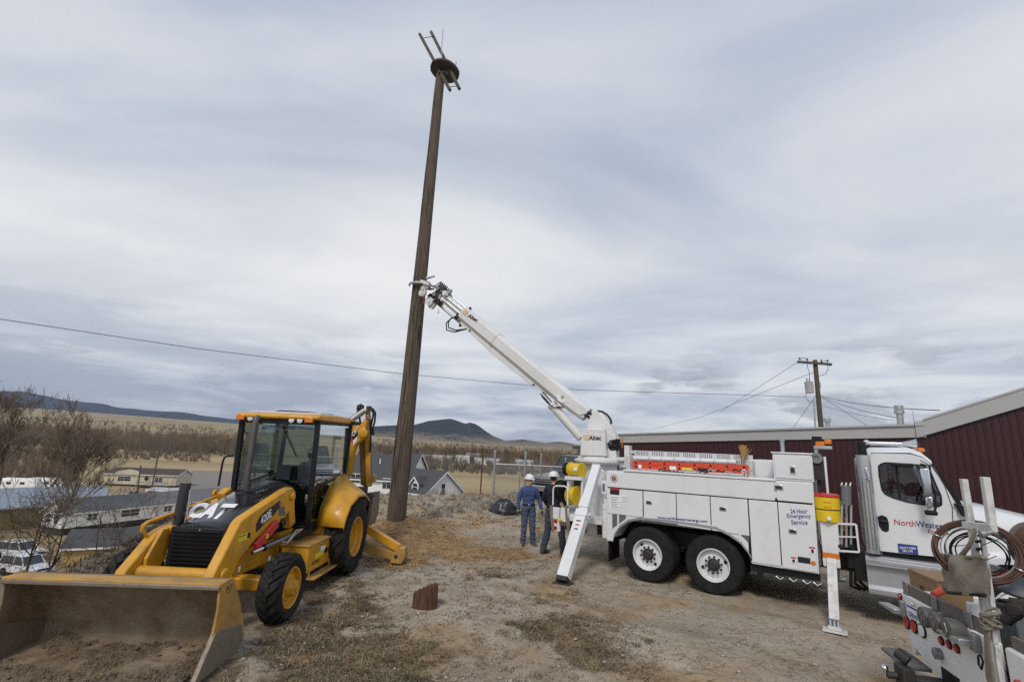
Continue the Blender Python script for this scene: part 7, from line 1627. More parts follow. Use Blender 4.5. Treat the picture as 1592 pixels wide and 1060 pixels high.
# bed, sides, wheels and cab (mostly out of frame)
MB().b2((-.34, .05, .92), (1.78, 2.6, 1.0)).build('bed_floor', 'dark_iron', sv)
MB().b2((-.40, .05, .62), (-.32, 2.6, 1.22)).build('bed_side', 'tail_white', sv, bevel=.01); MB().b2((1.74, .05, .62), (1.82, 2.6, 1.22)).build('bed_side', 'tail_white', sv, bevel=.01)
MB().b2((.3, .1, .5), (.42, 5.2, .72)).b2((1.0, .1, .5), (1.12, 5.2, .72)).b2((.4, 1.0, .52), (1.05, 1.1, .7)).build('chassis', 'dark_iron', sv)
for y in (1.4, 4.9):
    for x, s_ in ((-.33, -1), (1.75, 1)): tyre_mb((x - s_ * .12, y, .42), (1, 0, 0), .42, .23, .26, 50, .01, 60).build('wheel', 'rubber', sv); 
MB().loft([[Vector((x, y, z)) for y, z in ((2.7, .6), (2.7, 1.95), (2.95, 2.1), (3.9, 2.1), (4.45, 1.5), (5.6, 1.35), (5.75, .6))] for x in (-.3, 1.72)]).build('cab', 'tail_white', sv, bevel=.06, seg=3)
# rack posts
def post(pts_, w_, name, mat='worn_white'): return MB().bar(pts_[0], pts_[1], w_, w_).build(name, mat, sv, bevel=.004)
RV = .10
a0 = q3(307, 76, RV); a1 = q3(345, 400, RV); post((Vector((a1.x + .05, RV, 1.0)), a0), .045, 'rack_post')
b0 = q3(484, 60, RV); b1 = q3(528, 460, RV); post((Vector((b1.x + .02, RV, b1.z)), b0), .05, 'rack_post')
MB().bar(q3(320, 455, RV - .03), q3(560, 480, RV - .03), .05, .06).build('rack_bar', 'worn_white', sv, bevel=.004)
c0, c1 = q3(450, 480, RV), q3(505, 1000, RV); post((Vector((c1.x + .03, RV, .9)), c0), .032, 'rack_stay')
MB().lathe([(0, .02), (.05, .02), (.06, .03), (.09, .03), (.1, .01)], q3(550, 510, RV - .05), (0, -1, -.3), 10).build('rack_clamp', 'steel_grey', sv)
for k in range(6): c = c0.lerp(c1, .22 + k * .12); MB().bar(c + Vector((-.028, -.03, -.008)), c + Vector((.028, -.03, .008)), .012, .02).build('tape_wrap', 'black', sv)
d0, d1 = q4(905, 480, -.05), q4(925, 700, -.05); MB().bar(d0, d1, .036, .03).build('tail_stake', 'worn_white', sv, bevel=.006)
MB().bar(q4(940, 720, -.04), Vector((q4(985, 1050, -.04).x, -.04, .42)), .038, .03).build('lower_stake', 'worn_white', sv, bevel=.006)
rp = MB()
for j in range(7):
    c = q4(880 + 6 * math.sin(j * 2.2), 420 + j * 19, -.06); rp.tube([c + Vector((math.cos(t_) * (.055 + .012 * math.sin(j * 1.9)), math.sin(t_) * .05, math.sin(t_ + j) * .028)) for t_ in [i * math.pi / 8 for i in range(16)]], .011, 6, closed=True)
rp.build('rope_wrap', 'rope', sv)
for j in range(4):
    pts_ = [q4(835 + j * 14, 540, -.08), q4(838 + j * 10, 700, -.09), q4(845 + j * 12, 850, -.085), q4(850 + j * 16, 980 - j * 20, -.08), q4(865 + j * 16, 1060, -.08)]; MB().tube(pts_, .011, 6).build('rope_tail', 'rope', sv)
MB().tube([q4(770, 820, -.04), q4(790, 810, -.05), q4(815, 870, -.05), q4(800, 940, -.05), q4(775, 900, -.05), q4(770, 830, -.05)], .008, 6).build('light_cord', 'black', sv)
# ---- things in the bed
def sheld(name, label, cat, p): return thing(name, label, cat, S.o + S.x * p.x + S.y * p.y + Vector((0, 0, p.z)), S.rz)
def coil(name, label, cat, px, py, v, rx, n_, mat, spread, tilt, seed, rr=.006):
    c = S.aty(px, py, v); o_ = sheld(name, label, cat, c); r0 = random.Random(seed)
    # plane of the coil faces the photographer
    w = Vector((cam_o - (S.o + S.x * c.x + S.y * c.y + Vector((0, 0, c.z))))); w = Vector((w.dot(S.x), w.dot(S.y), w.z)).normalized(); w = (w + Vector((0, 0, tilt))).normalized()
    a = w.cross(Vector((0, 0, 1))).normalized(); b = a.cross(w).normalized(); mb = MB()
    for j in range(n_):
        rj = rx + r0.uniform(-spread, spread); oa = a * r0.uniform(-spread, spread) * .8 + b * r0.uniform(-spread, spread) * .6 + w * r0.uniform(-.03, .03); ph = r0.uniform(0, 6)
        mb.tube([oa + a * (math.cos(t_) * rj * (1 + .015 * math.sin(3 * t_ + ph))) + b * (math.sin(t_) * rj * .86 * (1 + .02 * math.cos(2 * t_ + ph))) for t_ in [i * 2 * math.pi / 40 for i in range(40)]], rr, 5, closed=True)
    mb.build('windings', mat, o_); return o_, a, b, w
o_, a, b, w = coil('wire_coil', 'big coil of rusty brown wire hung over the service truck rack', 'wire coil', 1519, 857, .16, .275, 22, 'rusty_wire', .018, .1, 1)
for k in range(4): th = k * 1.6 + .4; c = a * math.cos(th) * .275 + b * math.sin(th) * .237; MB().tube([c + (a * math.cos(t_) * .035 * math.cos(th) + b * math.cos(t_) * .035 * math.sin(th)) + w * (math.sin(t_) * .035) for t_ in [i * math.pi / 5 for i in range(10)]], .006, 5, closed=True).build('tie', 'galv', o_)
coil('cable_coil', 'thinner coil of grey cable hanging inside the rusty wire coil', 'cable coil', 1520, 856, .20, .225, 4, 'steel_grey', .03, .1, 2, .0045)
coil('cable_coil', 'coil of black cable hanging behind the grey cable coil', 'cable coil', 1522, 862, .24, .20, 5, 'black', .03, .0, 3, .006)
rw = MB(); r0 = random.Random(8); cc = S.aty(1505, 855, .12); o_ = sheld('loose_wire', 'loose ends of thin wire springing across the hanging coils', 'wire', cc)
for j in range(9):
    p0 = S.aty(1462 + j * 11, 838 + (j * 29) % 60, .13) - cc; p1 = S.aty(1475 + (j * 37) % 100, 830 + (j * 17) % 80, .10) - cc; m1 = (p0 + p1) / 2 + Vector((r0.uniform(-.05, .05), -.04, r0.uniform(-.06, .08))); MB().tube([p0, p0.lerp(m1, .6), m1, m1.lerp(p1, .6), p1], .0035, 4).build('strand', 'dark_iron', o_)
# canvas tool bag
cq = [q3(*w_, .02) for w_ in [(140, 700), (495, 722), (515, 1058), (165, 995)]]
cb = sheld('canvas_bag', 'worn tan canvas lineman bag hanging from the service truck rack', 'bag', Vector((cq[3].x, .02, cq[3].z)))
og = Vector((cq[3].x, .02, cq[3].z)); nx_, nz_ = 16, 12; rf, rb_ = [], []
for j in range(nz_ + 1):
    t_ = j / nz_; rowf = []; 
    for i in range(nx_ + 1):
        f = i / nx_; p = cq[3].lerp(cq[2], f).lerp(cq[0].lerp(cq[1], f), t_) - og; bul = math.sin(math.pi * f) * (.10 - .06 * t_) + .03 * math.sin(f * 8 + t_ * 5) * (1 - abs(2 * f - 1)) * (.3 + t_) + .012 * math.sin(f * 19 - t_ * 9)
        rowf.append((p, bul))
    rf.append([p + Vector((0, -b_ - .012, 0)) for p, b_ in rowf] + [p + Vector((0, b_ + .012, 0)) for p, b_ in reversed(rowf)])
MB().loft(rf).build('bag_body', 'canvas', cb, smooth=60)
MB().tube([cq[0] - og + Vector((0, -.02, 0)), cq[0].lerp(cq[1], .5) - og + Vector((0, -.03, -.01)), cq[1] - og + Vector((0, -.02, 0))], .014, 7).build('bag_rim', 'canvas', cb)
MB().tube([cq[0].lerp(cq[1], .45) - og, q3(345, 640, .02) - og, q3(385, 560, .03) - og, q3(405, 480, .05) - og], [.02, .017, .014, .012], 7).build('bag_strap', 'rope', cb)
MB().tube([cq[3] - og + Vector((0, -.02, .02)), cq[3].lerp(cq[2], .5) - og + Vector((0, -.13, .0)), cq[2] - og + Vector((0, -.02, .02))], .014, 7).build('bag_base', 'black', cb)
# boxes
bq_ = q4(150, 205, .30); bx1 = q4(400, 205, .30); bzt = q4(150, 30, .30).z
cbx = sheld('cardboard_box', 'brown cardboard box with black markings in the service truck bed', 'box', Vector((bq_.x, .30, 1.0)))
MB().b2((0, 0, 0), (bx1.x - bq_.x, .30, bzt - 1.0)).build('carton', 'cardboard', cbx, bevel=.006)
MB().b2((0, -.003, bzt - 1.02), (bx1.x - bq_.x, .303, bzt - .995)).build('flap', 'cardboard', cbx)
text('box_lettering', 'YP', (.20, -.003, bzt - 1.0 - .17), (1, 0, 0), (0, 0, 1), .09, .05, 'decal_black', cbx, bold=.03, shear=.3)
def small(name, label, cat, p, d, mat, rz=0):
    o_ = MB().b2((-d[0] / 2, -d[1] / 2, 0), (d[0] / 2, d[1] / 2, d[2])).build(name, mat, bevel=.012); o_.location = S.o + S.x * p[0] + S.y * p[1] + Vector((0, 0, p[2])); o_.rotation_euler = (0, 0, S.rz + rz); return tag(o_, label, cat)
p = q4(745, 350, .2); small('carton', 'small white printed carton in the service truck bed', 'box', (p.x + .02, .2, 1.0), (.12, .12, .34), 'decal_white', -.2)
p = q4(1060, 370, .35); small('tool_box', 'dark tool case at the corner of the service truck bed', 'tool case', (p.x, .38, 1.0), (.34, .22, .36), 'interior_grey', .05)
p = q4(440, 240, .25); o_ = MB().lathe([(-.09, .01), (-.08, .03), (.06, .035), (.10, .02), (.11, .005)], (0, 0, 0), (1, .3, .3), 14).build('red_handle_tool', 'ladder_red'); o_.location = S.o + S.x * p.x + S.y * .22 + Vector((0, 0, p.z)); tag(o_, 'orange red tool handle beside the cardboard box in the truck bed', 'tool')
p = q3(560, 845, .35); o_ = MB().lathe([(-.07, .01), (-.05, .025), (.05, .028), (.07, .01)], (0, 0, 0), (1, .1, .1), 12).build('red_grip', 'ladder_red'); o_.location = S.o + S.x * p.x + S.y * .4 + Vector((0, 0, p.z)); tag(o_, 'red plastic grip seen through the hanging wire coils', 'tool')
p = q3(620, 900, .4); o_ = MB().lathe([(0, .005), (0, .20), (.03, .21), (.05, .19), (.06, .005)], (0, 0, 0), (.1, -.5, 1), 28).build('bucket_lid', 'fabric_grey'); o_.location = S.o + S.x * p.x + S.y * .42 + Vector((0, 0, p.z - .03)); tag(o_, 'round grey plastic lid lying behind the rusty wire coil', 'lid')
p = q3(800, 610, .6); o_ = sheld('cable_reel', 'wooden reel wound with brown cable in the service truck bed', 'reel', Vector((p.x + .27, .6, p.z)))
MB().lathe([(-.14, .05), (-.14, .20), (-.12, .20), (-.115, .13), (.115, .13), (.12, .20), (.14, .20), (.14, .05)], (0, 0, 0), (1, .2, 0), 26).build('flange', 'weathered_board', o_); MB().lathe([(-.11, .175), (.11, .175)], (0, 0, 0), (1, .2, 0), 26).build('winding', 'rusty_wire', o_)
r0 = random.Random(6)
MB().tube([q4(960, 470, .1), q4(1050, 520, .1), q4(1180, 430, .15), q4(1250, 400, .2)], .02, 7).build('deck_hose', 'black', sv)
for i in range(10): p = q4(880 + i * 28, 300 + (i % 3) * 30, .3 + .05 * (i % 4)); MB().box((p.x, p.y, p.z - .03), (r0.uniform(.05, .14), r0.uniform(.05, .12), r0.uniform(.04, .1)), Matrix.Rotation(r0.uniform(0, 3), 3, 'Z')).build('bed_clutter', r0.choice(['dark_iron', 'black', 'galv', 'interior_grey']), sv, bevel=.008)

# ------------------------------------------------------------------ people
pmat('shirt_blue', (.055, .085, .22), .9, col2=(.038, .06, .16), scale=7, amt=.7, bump=.4, bscale=14)
pmat('shirt_navy', (.010, .013, .024), .9, col2=(.018, .02, .03), scale=6, bump=.4, bscale=14)
pmat('jeans', (.048, .068, .118), .92, col2=(.10, .125, .175), scale=5, amt=.6, bump=.4, bscale=16)
pmat('jeans_dirty', (.028, .040, .070), .92, col2=(.075, .075, .075), scale=4, amt=.7, bump=.4, bscale=16)
pmat('skin', (.60, .35, .25), .6, col2=(.36, .17, .11), scale=8, amt=.4)
pmat('glove_green', (.42, .62, .04), .8, scale=9)
pmat('glove_grey', (.07, .07, .07), .9, scale=9)
pmat('boot', (.075, .055, .04), .8, col2=(.11, .085, .06), scale=12)
pmat('hat_white', (.78, .78, .77), .3, col2=(.70, .70, .69), scale=4, coat=.3)
pmat('hair', (.03, .022, .016), .8, scale=30)
pmat('shirt_light', (.16, .27, .42), .9, scale=6, bump=.3)
def person(name, label, loc, rz, J, mats, scale=1.0):
    """J: joints (x right, y back, z up; facing -y). One continuous remeshed body; hat and glasses are children."""
    segs = []
    def cap(a, b, ra, rb, tag_, n=14, sx=1.0):
        a, b = Vector(a), Vector(b); segs.append((a, b, ra, rb, tag_))
        ax = (b - a); l_ = ax.length; d_ = ax.normalized(); ps, rs = [], []
        for k in range(5): th = math.pi / 2 * k / 4; ps.append(a - d_ * (ra * math.cos(th))); rs.append(max(ra * math.sin(th), .002))
        for k in range(5): th = math.pi / 2 * k / 4; ps.append(b + d_ * (rb * math.sin(th))); rs.append(max(rb * math.cos(th), .002))
        mb.tube(ps, rs, n)
    mb = MB(); j = {k: Vector(v) for k, v in J.items()}
    # torso: stacked elliptical rings from hips to neck
    hip, chest, neck = j['hip'], j['chest'], j['neck']; up = (neck - hip).normalized()
    side = (j['rs'] - j['ls']).normalized() if (j['rs'] - j['ls']).length > 0 else Vector((1, 0, 0)); side = (side - up * side.dot(up)).normalized(); fwd = side.cross(up)
    hs = (j['rh'] - j['lh']).normalized()
    tr = []; L_ = (neck - hip).length
    for f, w_, d_ in ((-.16, .10, .09), (-.12, .155, .115), (0, .172, .125), (.12, .165, .120), (.25, .155, .112), (.42, .168, .118), (.62, .190, .130), (.78, .198, .128), (.88, .17, .108), (.95, .11, .085), (1.0, .062, .062), (1.08, .056, .058)):
        c = hip.lerp(neck, f); sd = hs.lerp(side, min(1, max(0, f * 1.6))).normalized(); fd = sd.cross(up).normalized()
        tr.append([c + sd * (math.cos(t_) * w_) + fd * (math.sin(t_) * d_) for t_ in [2 * math.pi * i / 20 for i in range(20)]])
    mb.loft(tr)
    segs.append((hip.lerp(neck, .18), hip.lerp(neck, .80), .17, .11, 'torso')); segs.append((j['ls'], j['rs'], .07, .07, 'torso')); segs.append((hip.lerp(neck, -.14), hip.lerp(neck, .06), .15, .16, 'leg'))
    for s_ in 'lr':
        cap(j[s_ + 's'], j[s_ + 'e'], .070, .058, 'arm'); cap(j[s_ + 'e'], j[s_ + 'w'], .057, .044, 'arm')
        w_, h_ = j[s_ + 'w'], j[s_ + 'hd']; hd = (h_ - w_).normalized(); pal = (w_ + h_) / 2
        cap(w_ + hd * .015, w_ + hd * .045, .036, .038, 'cuff'); cap(w_ + hd * .05, w_ + hd * .095, .037, .034, 'hand')
        lat = hd.cross(Vector((0, 1, 0))); lat = lat.normalized() if lat.length > .1 else Vector((1, 0, 0)); curl = lat.cross(hd).normalized()
        lat2 = curl
        for q, (o_, l_) in enumerate(((-.027, .070), (-.009, .080), (.009, .075), (.027, .058))):
            b0 = w_ + hd * .105 + lat2 * o_; b1 = b0 + hd * (l_ * .5) ; b2_ = b1 + (hd * .8 + lat * (.55 if s_ == 'l' else -.55)).normalized() * (l_ * .5)
            cap(b0, b1, .0105, .0098, 'hand', 8); cap(b1, b2_, .0098, .0085, 'hand', 8)
        t0 = w_ + hd * .05 - lat2 * .03; cap(t0, t0 + (hd * .7 - lat2 * .8).normalized() * .05, .0125, .011, 'hand', 8)
        cap(j[s_ + 'h'], j[s_ + 'k'], .104, .080, 'leg'); cap(j[s_ + 'k'], j[s_ + 'a'], .077, .070, 'leg')
        a, t_ = j[s_ + 'a'], j[s_ + 't']; fd = (t_ - a); fd.z = 0; fd = fd.normalized()
        cap(a + Vector((0, 0, .05)), a + Vector((0, 0, -.03)), .060, .056, 'boot'); cap(a - fd * .04 + Vector((0, 0, -.045)), t_ + Vector((0, 0, .0)), .044, .038, 'boot')
    hd_, lk = j['head'], j['look'].normalized(); hup = (hd_ - neck).normalized(); hup = (hup + Vector((0, 0, 1))).normalized(); hs_ = lk.cross(hup).normalized(); lk = hup.cross(hs_).normalized()
    hr = []
    for f, w_, d_, o_ in ((-.125, .02, .02, .03), (-.118, .042, .045, .028), (-.095, .056, .066, .018), (-.06, .066, .085, .006), (-.02, .072, .094, 0), (.03, .076, .099, -.004), (.075, .072, .094, -.006), (.105, .052, .07, -.008), (.12, .02, .03, -.008)):
        c = hd_ + hup * f + lk * o_; hr.append([c + hs_ * (math.cos(t_) * w_) + lk * (math.sin(t_) * d_) for t_ in [2 * math.pi * i / 18 for i in range(18)]])
    mb.loft(hr); segs.append((hd_ - hup * .09, hd_ + hup * .08, .08, .08, 'head'))
    cap(neck - up * .03, hd_ - hup * .07, .054, .052, 'head')
    cap(hd_ + lk * .092 + hup * .01, hd_ + lk * .112 - hup * .03, .009, .014, 'head', 8)         # nose
    cap(hd_ + lk * .082 - hup * .066, hd_ + lk * .086 - hup * .068, .016, .015, 'head', 8)          # mouth/chin
    for s_ in (-1, 1): cap(hd_ + hs_ * (s_ * .074) + hup * .012, hd_ + hs_ * (s_ * .078) - hup * .028, .014, .011, 'head', 8)
    me = mb.mesh('body'); ob = bpy.data.objects.new('tmp', me); COL.objects.link(ob)
    bm = bmesh.new(); bm.from_mesh(me); bmesh.ops.recalc_face_normals(bm, faces=bm.faces); bm.to_mesh(me); bm.free()
    r_ = ob.modifiers.new('r', 'REMESH'); r_.mode = 'VOXEL'; r_.voxel_size = .0095; r_.use_smooth_shade = True
    s_ = ob.modifiers.new('s', 'SMOOTH'); s_.iterations = 3; s_.factor = .5
    dg = bpy.context.evaluated_depsgraph_get(); bme = bpy.data.meshes.new_from_object(ob.evaluated_get(dg)); bpy.data.objects.remove(ob)
    root = thing(name, label, 'person', loc, rz); root.scale = (scale,) * 3
    order = ['torso', 'arm', 'cuff', 'hand', 'leg', 'boot', 'head']; bme.materials.clear()
    for o_ in order: bme.materials.append(M[mats[o_]])
    n = len(bme.polygons); ce = np.empty(n * 3, 'f'); bme.polygons.foreach_get('center', ce); ce = ce.reshape(-1, 3); best = np.full(n, 1e9); idx = np.zeros(n, 'i4')
    for a, b, ra, rb, tg in segs:
        a, b = np.array(a), np.array(b); e_ = b - a; t_ = np.clip(((ce - a) @ e_) / max(e_ @ e_, 1e-9), 0, 1); d_ = np.linalg.norm(ce - a - t_[:, None] * e_, axis=1) - (ra + (rb - ra) * t_)
        u_ = d_ < best; best[u_] = d_[u_]; idx[u_] = order.index(tg)
    bme.polygons.foreach_set('material_index', idx); bme.polygons.foreach_set('use_smooth', np.ones(n, bool))
    # cloth folds: ripple the clothed skin of the mesh along its normals
    cl = np.zeros(len(bme.vertices), bool); okp = np.isin(idx, [0, 1, 4])
    for p_, k_ in zip(bme.polygons, okp):
        if k_: cl[list(p_.vertices)] = True
    off = [(v.index, v.co + v.normal * (.013 * noise.noise(Vector((v.co.x * 7, v.co.y * 7, v.co.z * 15))) + .010 * noise.noise(Vector((v.co.x * 16 + v.co.z * 9, v.co.y * 16, v.co.z * 13))) + .004)) for v in bme.vertices if cl[v.index]]
    for i_, c_ in off: bme.vertices[i_].co = c_
    body = bpy.data.objects.new('body', bme); COL.objects.link(body); body.parent = root
    # belt
    c = hip.lerp(neck, .10); MB().loft([[c + up * dz + hs * (math.cos(t_) * .178) + hs.cross(up) * (math.sin(t_) * .133) for t_ in [2 * math.pi * i / 24 for i in range(24)]] for dz in (-.02, .02)], cap=False).build('belt', 'black', root)
    c = neck - up * .005; MB().loft([[c + up * z_ + side * (math.cos(t_) * k_) + fwd * (math.sin(t_) * k_ * 1.08) for t_ in [2 * math.pi * i / 20 for i in range(20)]] for z_, k_ in ((-.045, .098), (-.01, .076), (.022, .070), (.012, .084), (-.03, .100))], cap=False).build('collar', mats['torso'], root)
    bc = hip.lerp(neck, .10) + fwd * -.0; fs = -1 if fwd.y > 0 else 1; F_ = fwd * fs
    MB().box(bc + F_ * .136, (.05, .012, .04)).build('belt_buckle', 'chrome', root, bevel=.004)
    for f in (.22, .34, .46, .58, .70, .80): MB().sphere(hip.lerp(neck, f) + F_ * (.128 if f < .5 else .140), .008, 6).build('button', 'decal_black', root)
    for s_ in (-1, 1): MB().box(hip.lerp(neck, .66) + F_ * .131 + side * (s_ * .085), (.085, .016, .10)).build('shirt_pocket', mats['torso'], root, bevel=.006)
    # hard hat
    hc = hd_ + hup * .05 - lk * .012
    prof = [(-.005, .122), (.012, .122), (.05, .117), (.085, .098), (.108, .065), (.118, .02), (.119, .002)]
    rr = []
    for t0, r0 in prof: rr.append([hc + hup * t0 + hs_ * (math.cos(t_) * r0 * .92) + lk * (math.sin(t_) * r0 * 1.1) for t_ in [2 * math.pi * i / 28 for i in range(28)]])
    brim = [[hc + hup * z_ + hs_ * (math.cos(t_) * .112 * k_) + lk * (math.sin(t_) * .134 * k_ * (1.0 + .06 * max(0, math.sin(t_)))) for t_ in [2 * math.pi * i / 28 for i in range(28)]] for z_, k_ in ((-.004, .9), (-.010, 1.22), (-.003, 1.24), (.012, 1.0))]
    hat = MB().loft(rr).build('hard_hat', 'hat_white', root, smooth=60); MB().loft(brim, cap=False).build('hat_brim', 'hat_white', hat, smooth=60)
    MB().tube([hc + hup * .0 + lk * .132, hc + hup * .06 + lk * .122, hc + hup * .105 + lk * .07, hc + hup * .124, hc + hup * .105 - lk * .07, hc + hup * .05 - lk * .124], .008, 6).build('hat_ridge', 'hat_white', hat)
    # eyes / glasses, hair at the nape
    for s_ in (-1, 1): MB().sphere(hd_ + lk * .090 + hs_ * (s_ * .031) + hup * .008, .017, 10, (1.1, 1, .75)).build('glasses', 'black_gloss', root)
    MB().sphere(hd_ - lk * .055 + hup * .0, .068, 12, (.98, .98, .85)).build('hair', 'hair', root)
    return root
stand = dict(hip=(0, 0, .97), chest=(0, 0, 1.3), neck=(0, .0, 1.50), ls=(-.170, 0, 1.405), rs=(.170, 0, 1.405), le=(-.27, .03, 1.15), re=(.29, .04, 1.16), lw=(-.285, -.05, .91), rw=(.345, -.04, .93), lhd=(-.29, -.07, .80), rhd=(.36, -.07, .82), lh=(-.09, 0, .93), rh=(.09, 0, .93), lk=(-.11, -.02, .50), rk=(.11, -.03, .50), la=(-.12, .02, .09), ra=(.14, .02, .09), lt=(-.15, -.17, .04), rt=(.20, -.17, .04), head=(0.005, -.01, 1.645), look=(.38, -.92, .03))
m1 = hit(820, 847); H1 = 1.0
person('person', 'man in blue work shirt, jeans, white hard hat and green gloves facing the camera', Vector((m1.x, m1.y, hgt(m1.x, m1.y) - .005)), R(6), stand, dict(torso='shirt_blue', arm='shirt_blue', cuff='glove_green', hand='glove_grey', leg='jeans', boot='boot', head='skin'), .985)
walk = dict(stand); walk.update(le=(-.30, .03, 1.17), lw=(-.31, -.10, .93), lhd=(-.31, -.13, .82), re=(.27, -.03, 1.17), rw=(.24, -.20, 1.03), rhd=(.22, -.30, 1.02), lk=(-.15, -.12, .52), la=(-.22, -.10, .09), lt=(-.34, -.22, .04), rk=(.13, .0, .5), ra=(.20, .10, .09), rt=(.14, -.08, .04), look=(.25, -1, .0), neck=(.01, -.03, 1.50), head=(.03, -.05, 1.645))
m2 = hit(856, 861)
person('person', 'man in black shirt and white hard hat standing behind the truck tail', Vector((m2.x + .05, m2.y, hgt(m2.x, m2.y) - .005)), R(150), walk, dict(torso='shirt_navy', arm='shirt_navy', cuff='glove_green', hand='glove_grey', leg='jeans_dirty', boot='boot', head='skin'), 1.07)
sit = dict(hip=(0, 0, .28), chest=(0, -.02, .6), neck=(0, -.05, .80), ls=(-.185, -.04, .73), rs=(.185, -.04, .73), le=(-.30, -.16, .50), re=(.30, -.16, .50), lw=(-.30, -.36, .55), rw=(.30, -.36, .55), lhd=(-.29, -.46, .54), rhd=(.29, -.46, .54), lh=(-.09, -.02, .26), rh=(.09, -.02, .26), lk=(-.16, -.40, .28), rk=(.16, -.40, .28), la=(-.17, -.42, -.12), ra=(.17, -.42, -.12), lt=(-.18, -.56, -.16), rt=(.18, -.56, -.16), head=(0, -.06, .945), look=(.1, -1, -.1))
oc = H.o + H.x * (XC + .16) + H.y * .10 + Vector((0, 0, 1.06))
person('person', 'backhoe operator in light blue shirt and white hard hat seated inside the cab', oc + Vector((0, 0, .18)), H.rz + R(165), sit, dict(torso='shirt_light', arm='shirt_light', cuff='glove_green', hand='glove_grey', leg='jeans', boot='boot', head='skin'), .98)

# ------------------------------------------------------------------ bare trees
pmat('bark_dark', (.050, .040, .033), .95, scale=10)
pmat('bark_brown', (.095, .070, .050), .95, scale=10)
pmat('bark_pale', (.22, .19, .155), .95, col2=(.12, .10, .08), scale=6)
pmat('twig', (.125, .092, .066), .95, scale=3)
pmat('wood_brown', (.20, .152, .11), .95, col2=(.10, .078, .06), scale=.04, amt=.9)
pmat('wood_rust', (.24, .145, .07), .95, col2=(.12, .075, .04), scale=.05, amt=.9)
pmat('wood_grey', (.20, .175, .15), .95, col2=(.08, .07, .06), scale=.05, amt=.9)
pmat('evergreen', (.020, .028, .018), .9, scale=1)
def make_tree(seed, height_, trunk_r, levels, spread, lean, upright, nk=(3, 5), rmin=.026):
    r_ = random.Random(seed); tr, br, tw = MB(), MB(), MB()
    def grow(p, d, l_, rad, lev):
        n = 5 if lev == 0 else 4; pts_ = [p.copy()]; dd = d.copy(); rs = [rad]
        for i in range(n):
            dd = (dd + Vector((r_.gauss(0, .13), r_.gauss(0, .13), r_.gauss(0, .08) + upright * .05))).normalized(); p = p + dd * (l_ / n); pts_.append(p.copy()); rs.append(max(rad * (1 - .62 * (i + 1) / n), rmin))
        (tr if lev == 0 else br if lev < 3 else tw).tube(pts_, rs, 7 if lev == 0 else 5 if lev < 3 else 3, cap=False)
        if lev >= levels: return
        for k in range(r_.randint(*nk) + (1 if lev == 0 else 0)):
            f = r_.uniform(.3, 1.0) if lev else r_.uniform(.25, 1.0); i = min(n - 1, int(f * n)); q = pts_[i].lerp(pts_[i + 1], f * n - i) if f < 1 else pts_[-1]
            a = Vector((r_.gauss(0, 1), r_.gauss(0, 1), r_.gauss(0, .6) + upright)).normalized(); nd = (dd * (1.0 - spread) + a * spread).normalized()
            grow(q, nd, l_ * r_.uniform(.5, .78), rs[i] * r_.uniform(.5, .72), lev + 1)
    grow(Vector((0, 0, -.2)), Vector(lean).normalized(), height_ * .48, trunk_r, 0)
    return tr, br, tw
def tree(label, pos, parts, mat_t, mat_b, rz=0, group=None, s=1.0):
    o_ = thing('bare_tree', label, 'tree', pos, rz, group); o_.scale = (s, s, s)
    for nm, mb, mt in (('trunk', parts[0], mat_t), ('limbs', parts[1], mat_b), ('crown', parts[2], 'twig')):
        if mb.v: mb.build(nm, mt, o_, smooth=0, fix=False)
    return o_
def gpos(x, y): return Vector((x, y, hgt(x, y)))
tree('dark bare tree leaning over the parked white vehicles', gpos(-22.6, 22.0), make_tree(5, 6.6, .12, 5, .62, (.30, 0, 1), .5, (3, 4), .007), 'bark_dark', 'bark_dark')
tree('bare tree with low limbs sweeping toward the plywood shed', gpos(-15.6, 15.4), make_tree(16, 7.6, .10, 5, .6, (.55, .25, .85), .35, (3, 5), .006), 'bark_dark', 'bark_dark')
tree('upright bare tree with pale forked limbs behind the blue-grey roof', gpos(-62, 72), make_tree(23, 17, .30, 5, .50, (.12, 0, 1), .9), 'bark_pale', 'bark_pale')
tree('bushy brown bare tree between the camper trailers and the cream home', gpos(-76, 84), make_tree(31, 17, .30, 5, .55, (-.05, 0, 1), .8), 'bark_brown', 'bark_brown')
tree('bushy brown bare tree left of the pale forked tree', gpos(-84, 80), make_tree(37, 17, .28, 5, .55, (.05, 0, 1), .8), 'bark_brown', 'bark_brown')
tree('slender bare tree standing behind the camper trailers', gpos(-100, 100), make_tree(41, 22, .3, 5, .5, (0, 0, 1), .9), 'bark_brown', 'bark_brown')
protos = [make_tree(50 + k, 11, .2, 4, .52, (0, 0, 1), .8) for k in range(3)]
meshes = None
rt = random.Random(77)
spots = [(648, 720), (668, 722), (690, 724), (702, 726), (716, 722), (734, 727), (752, 726), (768, 726), (786, 727), (812, 729), (830, 728), (850, 730), (868, 731), (600, 712), (588, 716), (318, 704), (345, 706), (300, 700)]
base_trees = []
tl_ = ['beside the long low white building', 'behind the white cottage roof', 'before the far white house past the cottage', 'between two far white houses', 'before the far pale wide roofed house', 'beside the rusty steel post line', 'right of the rusty steel post', 'behind the first fence post', 'left of the blue shirted man', 'behind the bare fence rail', 'behind the barbed fence arm', 'behind the parked green pickup', 'behind the truck reels', 'behind the large white house roof', 'left of the large white house roof', 'beyond the silver sedan', 'beyond the gravel road', 'beyond the cream mobile home']
